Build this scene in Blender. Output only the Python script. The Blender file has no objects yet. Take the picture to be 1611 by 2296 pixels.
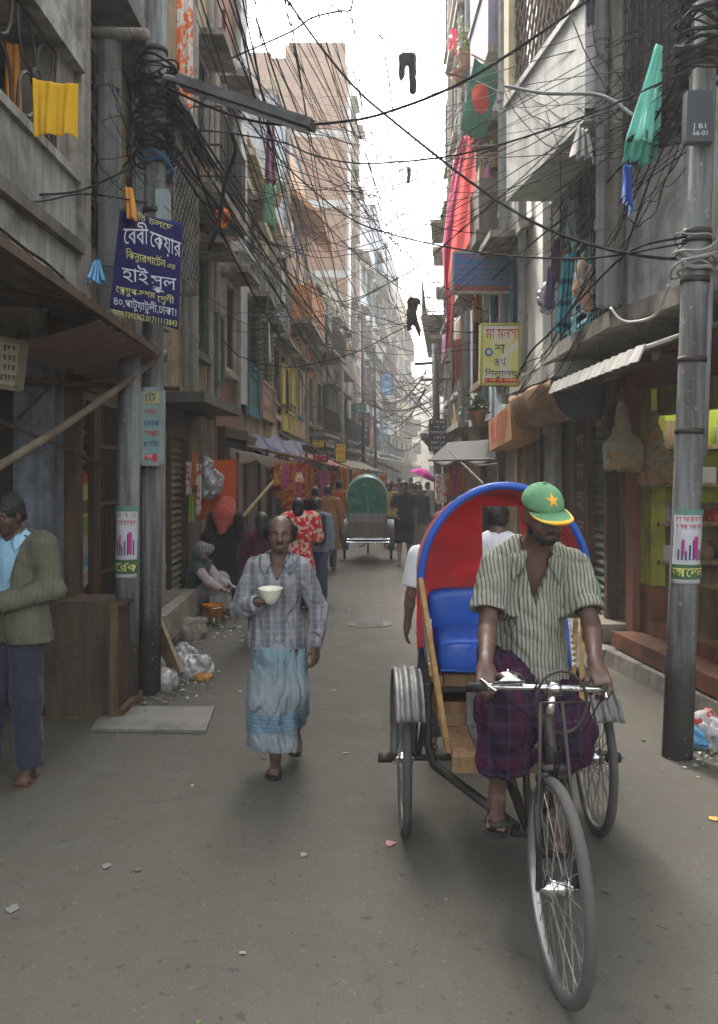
import bpy, bmesh, math, random
import numpy as np
from mathutils import Vector, Matrix, Euler

R = math.radians
rnd = random.Random(11)
sc = bpy.context.scene
COL = sc.collection

# ------------------------------------------------------------------ camera
F, CX, HY, H = 2020.6, 805.5, 1056.2, 1.8        # focal, principal column, horizon row, eye height
cam = bpy.data.cameras.new('camera')
cam.sensor_fit = 'VERTICAL'
cam.sensor_height = 36.0
cam.lens = F / 2296.0 * 36.0
cam.shift_y = -(1148.0 - HY) / 2296.0
cam.clip_start, cam.clip_end = 0.05, 3000
camo = bpy.data.objects.new('camera', cam)
camo.location = (0, 0, H)
camo.rotation_euler = (R(90), 0, 0)
COL.objects.link(camo)
sc.camera = camo

# ------------------------------------------------------------------ daylight
SUN_EL, SUN_AZ = R(50), R(-24)                   # azimuth measured from +Y (down the street) towards +X
w = bpy.data.worlds.new('World')
sc.world = w
w.use_nodes = True
nt = w.node_tree
sky = nt.nodes.new('ShaderNodeTexSky')
sky.sky_type = 'NISHITA'
sky.sun_disc = False
sky.sun_elevation = SUN_EL
sky.sun_rotation = SUN_AZ
sky.dust_density = 6.0
sky.air_density = 1.0
sky.ozone_density = 1.0
hs = nt.nodes.new('ShaderNodeHueSaturation')
hs.inputs['Saturation'].default_value = 0.32
nt.links.new(sky.outputs[0], hs.inputs['Color'])
nt.links.new(hs.outputs[0], nt.nodes['Background'].inputs['Color'])
nt.nodes['Background'].inputs['Strength'].default_value = 0.15
sl = bpy.data.lights.new('sun', 'SUN')
sl.energy = 1.5
sl.angle = R(12)
sl.color = (1, .95, .87)
so = bpy.data.objects.new('sun', sl)
so.rotation_euler = Vector((math.sin(SUN_AZ) * math.cos(SUN_EL), math.cos(SUN_AZ) * math.cos(SUN_EL), math.sin(SUN_EL))).to_track_quat('Z', 'Y').to_euler()
so.location = (0, 0, 40)
COL.objects.link(so)
sc.view_settings.view_transform = 'Standard'
sc.view_settings.look = 'None'
sc.view_settings.gamma = 1
sc.view_settings.exposure = 2.6
sc.cycles.max_bounces = 6
sc.cycles.diffuse_bounces = 4
sc.cycles.volume_bounces = 1
sc.cycles.transparent_max_bounces = 8

# ------------------------------------------------------------------ helpers
def P(u, v, d):
    """world point seen at column u, row v, at distance d down the street"""
    return Vector(((u - CX) / F * d, d, H - (v - HY) / F * d))

WL = {}                                          # object -> its world location (no rotations are used before copying)
def tag(o, label=None, cat=None, group=None, kind=None):
    if label: o['label'] = label
    if cat: o['category'] = cat
    if group: o['group'] = group
    if kind: o['kind'] = kind
    return o
def thing(name, label, cat, loc=(0, 0, 0), group=None):
    o = bpy.data.objects.new(name, None)
    o.empty_display_size = .1
    COL.objects.link(o)
    o.location = loc
    WL[o] = Vector(loc)
    return tag(o, label, cat, group)
def link_mesh(name, me, m, parent=None, loc=None, smooth=False, label=None):
    o = bpy.data.objects.new(name, me)
    COL.objects.link(o)
    if m is not None:
        for q in (m if isinstance(m, (list, tuple)) else [m]):
            me.materials.append(q)
    if loc is None:
        if len(me.vertices):
            co = np.empty(len(me.vertices) * 3, np.float32)
            me.vertices.foreach_get('co', co)
            co = co.reshape(-1, 3)
            lo, hi = co.min(0), co.max(0)
            loc = Vector(((lo[0] + hi[0]) / 2, (lo[1] + hi[1]) / 2, lo[2]))
        else:
            loc = Vector((0, 0, 0))
        loc = Vector([float(q) for q in loc])
    if parent is not None:
        o.parent = parent
        base = WL[parent]
        o.location = loc - base
    else:
        o.location = loc
    me.transform(Matrix.Translation(-loc))
    WL[o] = loc
    if smooth:
        me.polygons.foreach_set('use_smooth', [True] * len(me.polygons))
    if label: o['label'] = label
    return o
def copy_tree(o, dloc=None, parent=None):
    c = o.copy()
    COL.objects.link(c)
    if parent is not None: c.parent = parent
    if dloc is not None: c.location = o.location + Vector(dloc)
    for ch in list(o.children):
        copy_tree(ch, None, c)
    return c

class MB:
    """collects shapes in one mesh"""
    def __init__(s):
        s.v = []; s.f = []; s.mi = []; s.cur = 0
    def add(s, vs, fs):
        n = len(s.v)
        s.v.extend([tuple(p) for p in vs])
        for f in fs:
            s.f.append(tuple(i + n for i in f)); s.mi.append(s.cur)
        return s
    def hexa(s, p):                              # 8 points: bottom loop 0-3, top loop 4-7
        return s.add(p, [(3, 2, 1, 0), (4, 5, 6, 7), (0, 1, 5, 4), (1, 2, 6, 5), (2, 3, 7, 6), (3, 0, 4, 7)])
    def box(s, lo, hi):
        (a, b, c), (d, e, f) = lo, hi
        return s.hexa([(a, b, c), (d, b, c), (d, e, c), (a, e, c), (a, b, f), (d, b, f), (d, e, f), (a, e, f)])
    def obox(s, c, size, rot=None):
        h = Vector(size) / 2; c = Vector(c)
        M_ = (rot.to_matrix() if isinstance(rot, Euler) else rot) if rot is not None else Matrix.Identity(3)
        pts = []
        for z in (-1, 1):
            for x, y in ((-1, -1), (1, -1), (1, 1), (-1, 1)):
                pts.append(c + M_ @ Vector((x * h.x, y * h.y, z * h.z)))
        return s.hexa(pts)
    def beam(s, a, b, w_, h_, up=(0, 0, 1)):
        a, b = Vector(a), Vector(b)
        t = (b - a).normalized(); up = Vector(up)
        if abs(t.dot(up)) > .95: up = Vector((1, 0, 0))
        x = t.cross(up).normalized(); y = x.cross(t)
        pts = []
        for p in (a, b):
            for i, j in ((-1, -1), (1, -1), (1, 1), (-1, 1)):
                pts.append(p + x * (i * w_ / 2) + y * (j * h_ / 2))
        return s.hexa(pts)
    def tube(s, pts, r, n=6, cap=True, closed=False):
        pts = [Vector(p) for p in pts]
        k = len(pts)
        rs = r if isinstance(r, (list, tuple)) else [r] * k
        vs = []; ref = None
        for i, p in enumerate(pts):
            if closed: t = pts[(i + 1) % k] - pts[i - 1]
            else: t = pts[min(i + 1, k - 1)] - pts[max(i - 1, 0)]
            t.normalize()
            if ref is None:
                ref = Vector((0, 0, 1)) if abs(t.z) < .9 else Vector((1, 0, 0))
            x = ref - t * ref.dot(t)
            if x.length < 1e-6: x = t.orthogonal()
            x.normalize(); ref = x; y = t.cross(x)
            for j in range(n):
                a = 2 * math.pi * j / n
                vs.append(p + (x * math.cos(a) + y * math.sin(a)) * rs[i])
        fs = []
        for i in range(k if closed else k - 1):
            i2 = (i + 1) % k
            for j in range(n):
                j2 = (j + 1) % n
                fs.append((i * n + j, i * n + j2, i2 * n + j2, i2 * n + j))
        if cap and not closed:
            fs.append(tuple(reversed(range(n)))); fs.append(tuple(range((k - 1) * n, k * n)))
        return s.add(vs, fs)
    def lathe(s, prof, c=(0, 0, 0), rot=None, n=24, cap=True):
        c = Vector(c); M_ = rot if rot is not None else Matrix.Identity(3)
        vs = []; k = len(prof)
        for r_, z in prof:
            for j in range(n):
                a = 2 * math.pi * j / n
                vs.append(c + M_ @ Vector((r_ * math.cos(a), r_ * math.sin(a), z)))
        fs = []
        for i in range(k - 1):
            for j in range(n):
                j2 = (j + 1) % n
                fs.append((i * n + j, i * n + j2, (i + 1) * n + j2, (i + 1) * n + j))
        if cap:
            fs.append(tuple(reversed(range(n)))); fs.append(tuple(range((k - 1) * n, k * n)))
        return s.add(vs, fs)
    def sheet(s, fn, nu, nv, th=0.0):
        """fn(u,v) in 0..1 -> point; a thickness makes it a closed slab"""
        g = [[Vector(fn(i / nu, j / nv)) for j in range(nv + 1)] for i in range(nu + 1)]
        def idx(i, j): return i * (nv + 1) + j
        vs = [g[i][j] for i in range(nu + 1) for j in range(nv + 1)]
        fs = [(idx(i, j), idx(i + 1, j), idx(i + 1, j + 1), idx(i, j + 1)) for i in range(nu) for j in range(nv)]
        if th <= 0: return s.add(vs, fs)
        N = len(vs); back = []
        for i in range(nu + 1):
            for j in range(nv + 1):
                du = g[min(i + 1, nu)][j] - g[max(i - 1, 0)][j]
                dv = g[i][min(j + 1, nv)] - g[i][max(j - 1, 0)]
                nn = du.cross(dv)
                nn = nn.normalized() if nn.length > 1e-12 else Vector((0, 0, 1))
                back.append(g[i][j] - nn * th)
        fb = [tuple(N + q for q in reversed(f)) for f in fs]
        rim = []
        per = [idx(i, 0) for i in range(nu + 1)] + [idx(nu, j) for j in range(1, nv + 1)] + \
              [idx(i, nv) for i in range(nu - 1, -1, -1)] + [idx(0, j) for j in range(nv - 1, 0, -1)]
        for a, b in zip(per, per[1:] + per[:1]): rim.append((b, a, a + N, b + N))
        return s.add(vs + back, fs + fb + rim)
    def prism(s, poly, vec):
        poly = [Vector(p) for p in poly]; vec = Vector(vec); n = len(poly)
        fs = [tuple(reversed(range(n))), tuple(range(n, 2 * n))]
        for i in range(n): fs.append((i, (i + 1) % n, n + (i + 1) % n, n + i))
        return s.add(poly + [p + vec for p in poly], fs)
    def ball(s, c, r, n=10, sq=(1, 1, 1)):
        prof = [(max(1e-4, r * math.sin(math.pi * i / n)), -r * math.cos(math.pi * i / n)) for i in range(n + 1)]
        k = len(s.v)
        s.lathe(prof, (0, 0, 0), None, max(8, n), True)
        for i in range(k, len(s.v)):
            p = s.v[i]; s.v[i] = (c[0] + p[0] * sq[0], c[1] + p[1] * sq[1], c[2] + p[2] * sq[2])
        return s
    def mesh(s, name):
        me = bpy.data.meshes.new(name)
        me.from_pydata(s.v, [], s.f)
        if any(s.mi): me.polygons.foreach_set('material_index', s.mi)
        me.update()
        return me
    def fix(s, me):
        b = bmesh.new(); b.from_mesh(me); bmesh.ops.recalc_face_normals(b, faces=b.faces); b.to_mesh(me); b.free()
    def build(s, name, m, parent=None, smooth=False, label=None, loc=None):
        me = s.mesh(name); s.fix(me)
        return link_mesh(name, me, m, parent, loc, smooth, label)

# ------------------------------------------------------------------ materials
class NT:
    def __init__(s, name):
        s.m = bpy.data.materials.new(name); s.m.use_nodes = True
        s.t = s.m.node_tree; s.b = s.t.nodes['Principled BSDF']; s.o = s.t.nodes['Material Output']
        s.tc = s.n('ShaderNodeTexCoord')
    def n(s, t, **kw):
        q = s.t.nodes.new(t)
        for k, v in kw.items(): setattr(q, k, v)
        return q
    def l(s, a, b): s.t.links.new(a, b)
    def val(s, sock, v):
        if hasattr(v, 'is_output') or isinstance(v, bpy.types.NodeSocket): s.l(v, sock)
        else: sock.default_value = v
    def obj(s, scale=(1, 1, 1), rot=(0, 0, 0), src='Object'):
        mp = s.n('ShaderNodeMapping'); s.l(s.tc.outputs[src], mp.inputs[0])
        mp.inputs['Scale'].default_value = scale; mp.inputs['Rotation'].default_value = rot
        return mp.outputs[0]
    def noise(s, vec, scale, detail=5, rough=.6, dist=0):
        q = s.n('ShaderNodeTexNoise'); s.l(vec, q.inputs['Vector'])
        q.inputs['Scale'].default_value = scale; q.inputs['Detail'].default_value = detail
        q.inputs['Roughness'].default_value = rough; q.inputs['Distortion'].default_value = dist
        return q.outputs['Fac']
    def ramp(s, fac, stops, interp='LINEAR'):
        q = s.n('ShaderNodeValToRGB'); q.color_ramp.interpolation = interp; s.l(fac, q.inputs[0])
        e = q.color_ramp.elements
        while len(e) > 1: e.remove(e[-1])
        e[0].position = stops[0][0]; e[0].color = c4(stops[0][1])
        for p, c in stops[1:]:
            k = e.new(p); k.color = c4(c)
        return q.outputs[0]
    def mix(s, fac, a, b, mode='MIX'):
        q = s.n('ShaderNodeMix', data_type='RGBA', blend_type=mode)
        s.val(q.inputs[0], fac)
        for i, c in ((6, a), (7, b)):
            s.val(q.inputs[i], c if isinstance(c, bpy.types.NodeSocket) else c4(c))
        return q.outputs[2]
    def math(s, op, a, b=0.0, clamp=False):
        q = s.n('ShaderNodeMath', operation=op, use_clamp=clamp)
        s.val(q.inputs[0], a); s.val(q.inputs[1], b)
        return q.outputs[0]
    def sep(s, vec):
        q = s.n('ShaderNodeSeparateXYZ'); s.l(vec, q.inputs[0]); return q.outputs
    def comb(s, x, y, z):
        q = s.n('ShaderNodeCombineXYZ')
        for i, v in enumerate((x, y, z)): s.val(q.inputs[i], v)
        return q.outputs[0]
    def bump(s, h, strength=.3, dist=.01):
        q = s.n('ShaderNodeBump'); q.inputs['Strength'].default_value = strength; q.inputs['Distance'].default_value = dist
        s.l(h, q.inputs['Height'])
        s.l(q.outputs[0], s.b.inputs['Normal'])
    def done(s, col, rough=.8, metal=0, spec=.35):
        s.val(s.b.inputs['Base Color'], col if isinstance(col, bpy.types.NodeSocket) else c4(col))
        s.val(s.b.inputs['Roughness'], rough)
        s.b.inputs['Metallic'].default_value = metal
        s.b.inputs['Specular IOR Level'].default_value = spec
        return s.m
def c4(c):
    if isinstance(c, (int, float)): return (c, c, c, 1)
    return (c[0], c[1], c[2], 1)
def hexc(h):
    """sRGB hex -> linear"""
    r = [int(h[i:i + 2], 16) / 255 for i in (0, 2, 4)]
    return tuple(x / 12.92 if x <= .04045 else ((x + .055) / 1.055) ** 2.4 for x in r)
def mul(c, k): return tuple(min(1, x * k) for x in c)
_mc = {}
def grime(name, col, rough=.85, var=.3, scale=1.5, stain=(.035, .03, .024), amt=.5, streak=True, bump=.35, fine=30, metal=0, spec=.3):
    """painted plaster, concrete, tin or wood gone dirty: mottling, rain streaks, blotches"""
    if name in _mc: return _mc[name]
    t = NT(name)
    v = t.obj()
    a = t.noise(v, scale, 6, .65)
    f = t.noise(v, fine, 4, .6)
    c = t.mix(t.math('MULTIPLY', a, 1.0), mul(col, 1 - var), mul(col, 1 + var))
    c = t.mix(.25, c, t.mix(f, mul(col, .6), mul(col, 1.3)))
    if amt > 0:
        if streak:
            st = t.noise(t.obj((4.5, 4.5, .35)), 1.3, 5, .65)
            k = t.ramp(st, [(.43, 0), (.62, 1)])
            c = t.mix(t.math('MULTIPLY', k, amt * .75), c, stain)
        bl = t.noise(v, scale * .9 + .4, 8, .72, .4)
        k2 = t.ramp(bl, [(.46, 0), (.62, 1)])
        c = t.mix(t.math('MULTIPLY', k2, amt), c, stain)
    t.bump(t.math('ADD', f, t.math('MULTIPLY', a, .6)), bump, .012)
    _mc[name] = t.done(c, rough, metal, spec)
    return _mc[name]
def plain(name, col, rough=.6, metal=0, var=.12, scale=6, bump=0., fine=60, spec=.4):
    if name in _mc: return _mc[name]
    t = NT(name)
    v = t.obj()
    a = t.noise(v, scale, 5, .6)
    c = t.mix(a, mul(col, 1 - var * 1.6), mul(col, 1 + var * 1.6))
    if bump: t.bump(t.noise(v, fine, 4, .6), bump, .006)
    rr = t.ramp(t.noise(v, scale * 2, 4), [(.3, max(.02, rough - .12)), (.7, min(1, rough + .12))])
    _mc[name] = t.done(c, rr, metal, spec)
    return _mc[name]
def cloth(name, col, col2=None, rough=.9, var=.15, trans=0.0):
    if name in _mc: return _mc[name]
    t = NT(name)
    v = t.obj()
    a = t.noise(v, 5, 5, .6)
    c = t.mix(a, mul(col, 1 - var), mul(col, 1 + var))
    if col2 is not None:
        k = t.ramp(t.noise(v, 16, 2, .5), [(.5, 0), (.56, 1)])
        c = t.mix(k, c, col2)
    t.bump(t.math('ADD', t.noise(t.obj((11, 11, 5)), 1.0, 4, .55, 1.2), t.math('MULTIPLY', t.noise(v, 220, 2, .5), .06)), .75, .02)
    t.b.inputs['Sheen Weight'].default_value = .15
    t.done(c, rough, 0, .15)
    if trans > 0:
        tr = t.n('ShaderNodeBsdfTranslucent'); t.val(tr.inputs[0], c)
        mx = t.n('ShaderNodeMixShader'); mx.inputs[0].default_value = trans
        t.l(t.b.outputs[0], mx.inputs[1]); t.l(tr.outputs[0], mx.inputs[2]); t.l(mx.outputs[0], t.o.inputs[0])
    _mc[name] = t.m
    return t.m
def brick(name, c1, c2, mortar, stain=.45, bw=.25, bh=.075):
    if name in _mc: return _mc[name]
    t = NT(name)
    x, y, z = t.sep(t.tc.outputs['Object'])
    v = t.comb(t.math('ADD', x, y), z, 0.0)
    b = t.n('ShaderNodeTexBrick')
    t.l(v, b.inputs['Vector'])
    b.inputs['Scale'].default_value = 1
    b.inputs['Brick Width'].default_value = bw; b.inputs['Row Height'].default_value = bh
    b.inputs['Mortar Size'].default_value = .008; b.inputs['Mortar Smooth'].default_value = .2
    b.inputs['Color1'].default_value = c4(c1); b.inputs['Color2'].default_value = c4(c2); b.inputs['Mortar'].default_value = c4(mortar)
    o = t.obj()
    n1 = t.noise(o, 1.2, 7, .7)
    n2 = t.noise(o, 18, 4, .6)
    c = t.mix(t.ramp(n1, [(.42, 0), (.7, 1)]), b.outputs[0], (.05, .045, .04))
    c = t.mix(stain, b.outputs[0], c)
    c = t.mix(.3, c, t.mix(n2, mul(c1, .4), mul(c2, 1.6)))
    t.bump(t.math('ADD', t.math('MULTIPLY', b.outputs['Fac'], -1.0), t.math('MULTIPLY', n2, .5)), .6, .012)
    _mc[name] = t.done(c, .92, 0, .2)
    return _mc[name]
def wood(name, col, col2, scale=(14, 14, 1.2), rough=.75):
    if name in _mc: return _mc[name]
    t = NT(name)
    a = t.noise(t.obj(scale), 1.5, 7, .65, .6)
    b = t.noise(t.obj(), 2.2, 6, .7)
    c = t.mix(t.ramp(a, [(.35, 0), (.65, 1)]), col, col2)
    c = t.mix(t.math('MULTIPLY', t.ramp(b, [(.45, 0), (.7, 1)]), .6), c, mul(col2, .35))
    t.bump(a, .4, .006)
    _mc[name] = t.done(c, rough, 0, .3)
    return _mc[name]

# palette shared by several builders
CONC = grime('weathered_concrete', (.31, .28, .23), amt=.7)
CONC2 = grime('pale_concrete', (.42, .42, .40), amt=.35, var=.2)
CONCD = grime('dark_concrete', (.14, .125, .105), amt=.6)
PIPE = grime('pvc_pipe', (.34, .32, .27), amt=.45, var=.15, bump=.05)
PIPEG = grime('grey_pipe', (.22, .23, .23), amt=.4, var=.15, bump=.05)
IRON = grime('dark_iron', (.045, .043, .042), rough=.55, amt=.3, stain=(.09, .045, .025), metal=.4, bump=.1)
RUST = grime('rusty_iron', (.11, .065, .04), rough=.75, amt=.5, bump=.2)
TIN = grime('rusted_tin', (.20, .17, .15), rough=.6, amt=.6, stain=(.07, .035, .02), metal=.3)
DARK = plain('unlit_opening_black', (.012, .012, .013), .6)  # for flat panes and doorway panels; the shade of unlit rooms is in the colour
GLASS = plain('dusty_pane', (.035, .045, .05), .18, spec=.6)
BAMBOO = wood('bamboo', (.22, .17, .115), (.11, .085, .06), (3, 3, 9))
WOODD = wood('old_dark_wood', (.11, .065, .035), (.045, .028, .018))
WOODM = wood('old_brown_wood', (.24, .16, .09), (.11, .07, .04))
RUBBER = plain('rubber', (.022, .021, .02), .7, var=.25)
CHROME = plain('chrome', (.62, .62, .60), .2, 1.0, var=.15)
CABLE = plain('cable_black', (.014, .013, .014), .85, spec=.08)
WHITEP = plain('white_paint', (.75, .75, .72), .6)
# ------------------------------------------------------------------ ground
def road_material():
    t = NT('worn_asphalt')
    v = t.obj()
    big = t.noise(v, .55, 6, .62, .3)
    mid = t.noise(v, 3.5, 7, .72)
    fin = t.noise(v, 95, 6, .8)
    grit = t.noise(v, 260, 2, .6)
    long_ = t.noise(t.obj((3.2, .22, 1)), 1.3, 6, .65)
    x, y, z = t.sep(v)
    c = t.mix(t.ramp(big, [(.38, 0), (.62, 1)]), (.056, .058, .049), (.096, .095, .079))
    # repaired patches with crisp edges
    vo = t.n('ShaderNodeTexVoronoi'); wv = t.comb(t.math('ADD', x, t.math('MULTIPLY', mid, .5)), t.math('MULTIPLY', t.math('ADD', y, t.math('MULTIPLY', big, .8)), .6), 0.0)
    t.l(wv, vo.inputs['Vector']); vo.inputs['Scale'].default_value = .7
    pv = t.sep(vo.outputs['Color'])[0]
    c = t.mix(t.ramp(pv, [(.66, 0), (.69, .6)]), c, (.046, .047, .042))
    # tyre polished bands and sooty streaks along the lane
    c = t.mix(t.math('MULTIPLY', t.ramp(long_, [(.48, 0), (.56, 1)]), .55), c, (.034, .035, .031))
    c = t.mix(t.math('MULTIPLY', t.ramp(mid, [(.49, 0), (.58, 1)]), .6), c, (.130, .119, .094))
    damp = t.noise(v, 1.1, 7, .7, .8)
    c = t.mix(t.math('MULTIPLY', t.ramp(damp, [(.52, 0), (.58, 1)]), .55), c, (.030, .028, .023))
    c = t.mix(.24, c, t.mix(t.ramp(fin, [(.3, 0), (.7, 1)]), (.03, .03, .026), (.19, .18, .15)))
    side = t.math('ABSOLUTE', t.math('ADD', t.math('SUBTRACT', x, .1), t.math('MULTIPLY', t.math('SUBTRACT', mid, .5), 1.5)))
    k = t.ramp(t.math('DIVIDE', side, 3.0), [(.40, 0), (.78, 1)])
    c = t.mix(t.math('MULTIPLY', k, .6), c, t.mix(t.ramp(fin, [(.3, 0), (.7, 1)]), (.055, .047, .036), (.135, .115, .085)))
    cr = t.n('ShaderNodeTexVoronoi', feature='DISTANCE_TO_EDGE')
    t.l(t.comb(t.math('ADD', x, t.math('MULTIPLY', mid, .35)), t.math('ADD', y, t.math('MULTIPLY', fin, .12)), 0.0), cr.inputs['Vector']); cr.inputs['Scale'].default_value = .8
    ck = t.math('MULTIPLY', t.ramp(cr.outputs[0], [(.0, 1), (.006, 0)]), t.ramp(damp, [(.52, 0), (.60, 1)]))
    c = t.mix(t.math('MULTIPLY', ck, .6), c, (.03, .028, .025))
    sp = t.noise(v, 30, 2, .5)
    c = t.mix(t.ramp(sp, [(.67, 0), (.70, .35)]), c, (.22, .20, .165))
    sp2 = t.noise(v, 17, 3, .6)
    c = t.mix(t.ramp(sp2, [(.335, .8), (.36, 0)]), c, (.03, .028, .026))
    h = t.math('ADD', t.math('ADD', fin, t.math('MULTIPLY', mid, 1.8)), t.math('MULTIPLY', grit, .3))
    g2 = t.ramp(grit, [(.36, 0), (.64, 1)])
    c = t.mix(.22, c, t.mix(g2, (.018, .018, .015), (.20, .19, .165)))
    t.bump(t.math('SUBTRACT', h, t.math('MULTIPLY', ck, .8)), .4, .008)
    r = t.ramp(mid, [(.35, .68), (.6, .92)])
    return t.done(c, r, 0, .25)
mb = MB()
mb.sheet(lambda u, v: (-40 + 100 * u, -6 + 330 * v, 0), 4, 8)
tag(mb.build('road', road_material()), kind='structure')
# strips of pavement on both sides
PAV = grime('dusty_pavement', (.17, .145, .115), amt=.5, var=.35, scale=3, streak=False, bump=.5)
mb = MB()
mb.hexa([(-2.02, 7.6, .004), (-2.02, 30, .004), (-4, 30, .004), (-4, 7.6, .004), (-2.08, 7.6, .05), (-2.08, 30, .05), (-4, 30, .05), (-4, 7.6, .05)])
tag(mb.build('pavement', PAV), kind='structure')
KERB = grime('worn_kerb_stone', (.24, .22, .19), amt=.5, var=.3, scale=3)
mb = MB()
ky = [(4.2, 2.86), (6.4, 2.55), (8.4, 2.27), (11, 2.12), (16, 2.05)]
for i in range(len(ky) - 1):
    (a, xa), (b, xb) = ky[i], ky[i + 1]
    L = 3 if i < 3 else 4
    for j in range(L):
        f0, f1 = j / L, (j + .97) / L
        ya, yb = a + (b - a) * f0, a + (b - a) * f1
        x0, x1 = xa + (xb - xa) * f0, xa + (xb - xa) * f1
        e = rnd.uniform(-.012, .012)
        mb.hexa([(x0 + e, ya, -.02), (x0 + .3, ya, -.02), (x1 + .3, yb, -.02), (x1 + e, yb, -.02),
                 (x0 + e + .015, ya, .14 + e), (x0 + .3, ya, .15), (x1 + .3, yb, .15), (x1 + e + .015, yb, .14 + e)])
tag(mb.build('kerb', KERB), kind='structure')
mb = MB()
mb.prism([(3.15, 4.2, .10), (2.84, 6.4, .10), (2.56, 8.4, .10), (2.41, 11, .10), (2.34, 16, .10), (4.5, 16, .10), (4.5, 4.2, .10)], (0, 0, .06))
o = mb.build('pavement', PAV); tag(o, kind='structure')
# loose concrete slab at the lane side
mb = MB()
a = [P(240, 1590, 6.81), P(482, 1590, 6.81), P(462, 1645, 6.17), P(205, 1640, 6.22)]
mb.prism([(p.x, p.y, .002) for p in a], (0, 0, .022))
tag(mb.build('concrete_slab', grime('slab_concrete', (.20, .19, .165), amt=.5, streak=False)), 'cracked flat concrete slab lying on the road in front of the wooden cabinet', 'slab')
# manhole
mb = MB(); mb.lathe([(.27, .002), (.27, .008), (.23, .009), (.23, .006), (.001, .006)], (.12, 10.6, 0), None, 28)
for i in range(-3, 4): mb.box((.12 - .16, 10.6 + i * .055 - .012, .006), (.12 + .16, 10.6 + i * .055 + .012, .009))
tag(mb.build('manhole_cover', grime('manhole_iron', (.155, .148, .13), amt=.5, streak=False)), 'round iron manhole cover set in the middle of the lane', 'manhole cover')

# ------------------------------------------------------------------ facades
class Fac:
    def __init__(s, y0, x0, y1, x1, side):
        s.y0, s.x0, s.y1, s.x1, s.side = y0, x0, y1, x1, side
        s.k = (x1 - x0) / (y1 - y0)
    def X(s, y): return s.x0 + (y - s.y0) * s.k
    def pt(s, y, z, n=0): return Vector((s.X(y) - s.side * n, y, z))
    def yu(s, u):
        g = (u - CX) / F
        return (s.x0 - s.k * s.y0) / (g - s.k)
    def yz(s, u, v):
        y = s.yu(u); return y, H - (v - HY) / F * y
    def box(s, mb, y0, y1, z0, z1, n0, n1):
        p = [s.pt(y0, z0, n0), s.pt(y1, z0, n0), s.pt(y1, z0, n1), s.pt(y0, z0, n1),
             s.pt(y0, z1, n0), s.pt(y1, z1, n0), s.pt(y1, z1, n1), s.pt(y0, z1, n1)]
        return mb.hexa(p)
    def ring(s, mb, y0, y1, z0, z1, n0, n1, t):
        s.box(mb, y0, y0 + t, z0, z1, n0, n1); s.box(mb, y1 - t, y1, z0, z1, n0, n1)
        s.box(mb, y0 + t, y1 - t, z1 - t, z1, n0, n1 - .004); s.box(mb, y0 + t, y1 - t, z0, z0 + t, n0, n1 - .004)

TEALP = grime('teal_paint', (.07, .25, .29), amt=.35, var=.2)
GREENP = grime('green_paint', (.085, .14, .095), amt=.5, var=.2)
BLUEP = grime('blue_paint', (.07, .22, .42), amt=.25, var=.2)
YELP = grime('yellow_paint', (.55, .46, .10), amt=.35, var=.15)
FRAMES = [grime('grey_frame', (.30, .29, .27), amt=.4), GREENP, TEALP, WOODM, grime('cream_frame', (.45, .42, .34), amt=.4)]

def window(fac, root, y0, y1, z0, z1, fm, pane=DARK, bars='v', shade=True, shutter=None):
    mb = MB(); t = min(.07, (y1 - y0) * .12)
    fac.ring(mb, y0, y1, z0, z1, 0, .09, t)
    fac.box(mb, y0 - .05, y1 + .05, z0 - .07, z0 - .003, 0, .13)
    fr = mb.build('window', fm, root)
    mb = MB(); fac.box(mb, y0 + t + .003, y1 - t - .003, z0 + t + .003, z1 - t - .003, .004, .018)
    mb.build('pane', pane, fr)
    mb = MB()
    if bars == 'v':
        n = max(3, int((y1 - y0) / .16))
        for i in range(1, n):
            y = y0 + (y1 - y0) * i / n
            mb.tube([fac.pt(y, z0 + t * .7, .05), fac.pt(y, z1 - t * .7, .05)], .009, 4)
        for q in (.33, .66):
            mb.tube([fac.pt(y0 + t * .7, z0 + (z1 - z0) * q, .055), fac.pt(y1 - t * .7, z0 + (z1 - z0) * q, .055)], .009, 4)
        mb.build('bars', IRON, fr)
    elif bars == 'x':
        n = 5
        for i in range(-n, n + 1):
            for sg in (1, -1):
                pts = []
                for q in (0, 1):
                    yy = y0 + (y1 - y0) * (i / n + q); zz = z0 + (z1 - z0) * (q if sg > 0 else 1 - q)
                    pts.append((yy, zz))
                (ya, za), (yb, zb) = pts
                if yb <= y0 or ya >= y1: continue
                def cl(f): return (ya + (yb - ya) * f, za + (zb - za) * f)
                f0 = max(0, (y0 - ya) / (yb - ya)); f1 = min(1, (y1 - ya) / (yb - ya))
                p, q2 = cl(f0), cl(f1)
                mb.tube([fac.pt(p[0], p[1], .05), fac.pt(q2[0], q2[1], .05)], .008, 4)
        mb.build('bars', IRON, fr)
    if shutter is not None:                     # one leaf standing open, louvred
        for ya, sg in ((y0, -1), (y1, 1)):
            mb = MB(); wv = (y1 - y0) * .48; an = R(rnd.uniform(35, 75))
            def q(a, zz, o=0): return fac.pt(ya + sg * a * math.cos(an) * -1 * -1, zz, .09 + a * math.sin(an) + o)
            for zz in np.arange(z0 + .05, z1 - .05, .09):
                mb.beam(q(.02, zz), q(wv, zz + .0), .06, .012, (0, 0, 1))
            for a in (.0, wv): mb.beam(q(a, z0), q(a, z1), .04, .03)
            mb.build('shutter_leaf', shutter, fr)
    if shade:
        mb = MB(); fac.box(mb, y0 - .15, y1 + .15, z1 + .06, z1 + .14, 0, .45 if shade is True else min(.45, shade))
        mb.build('window_hood', CONC, fr)
    return fr
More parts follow.
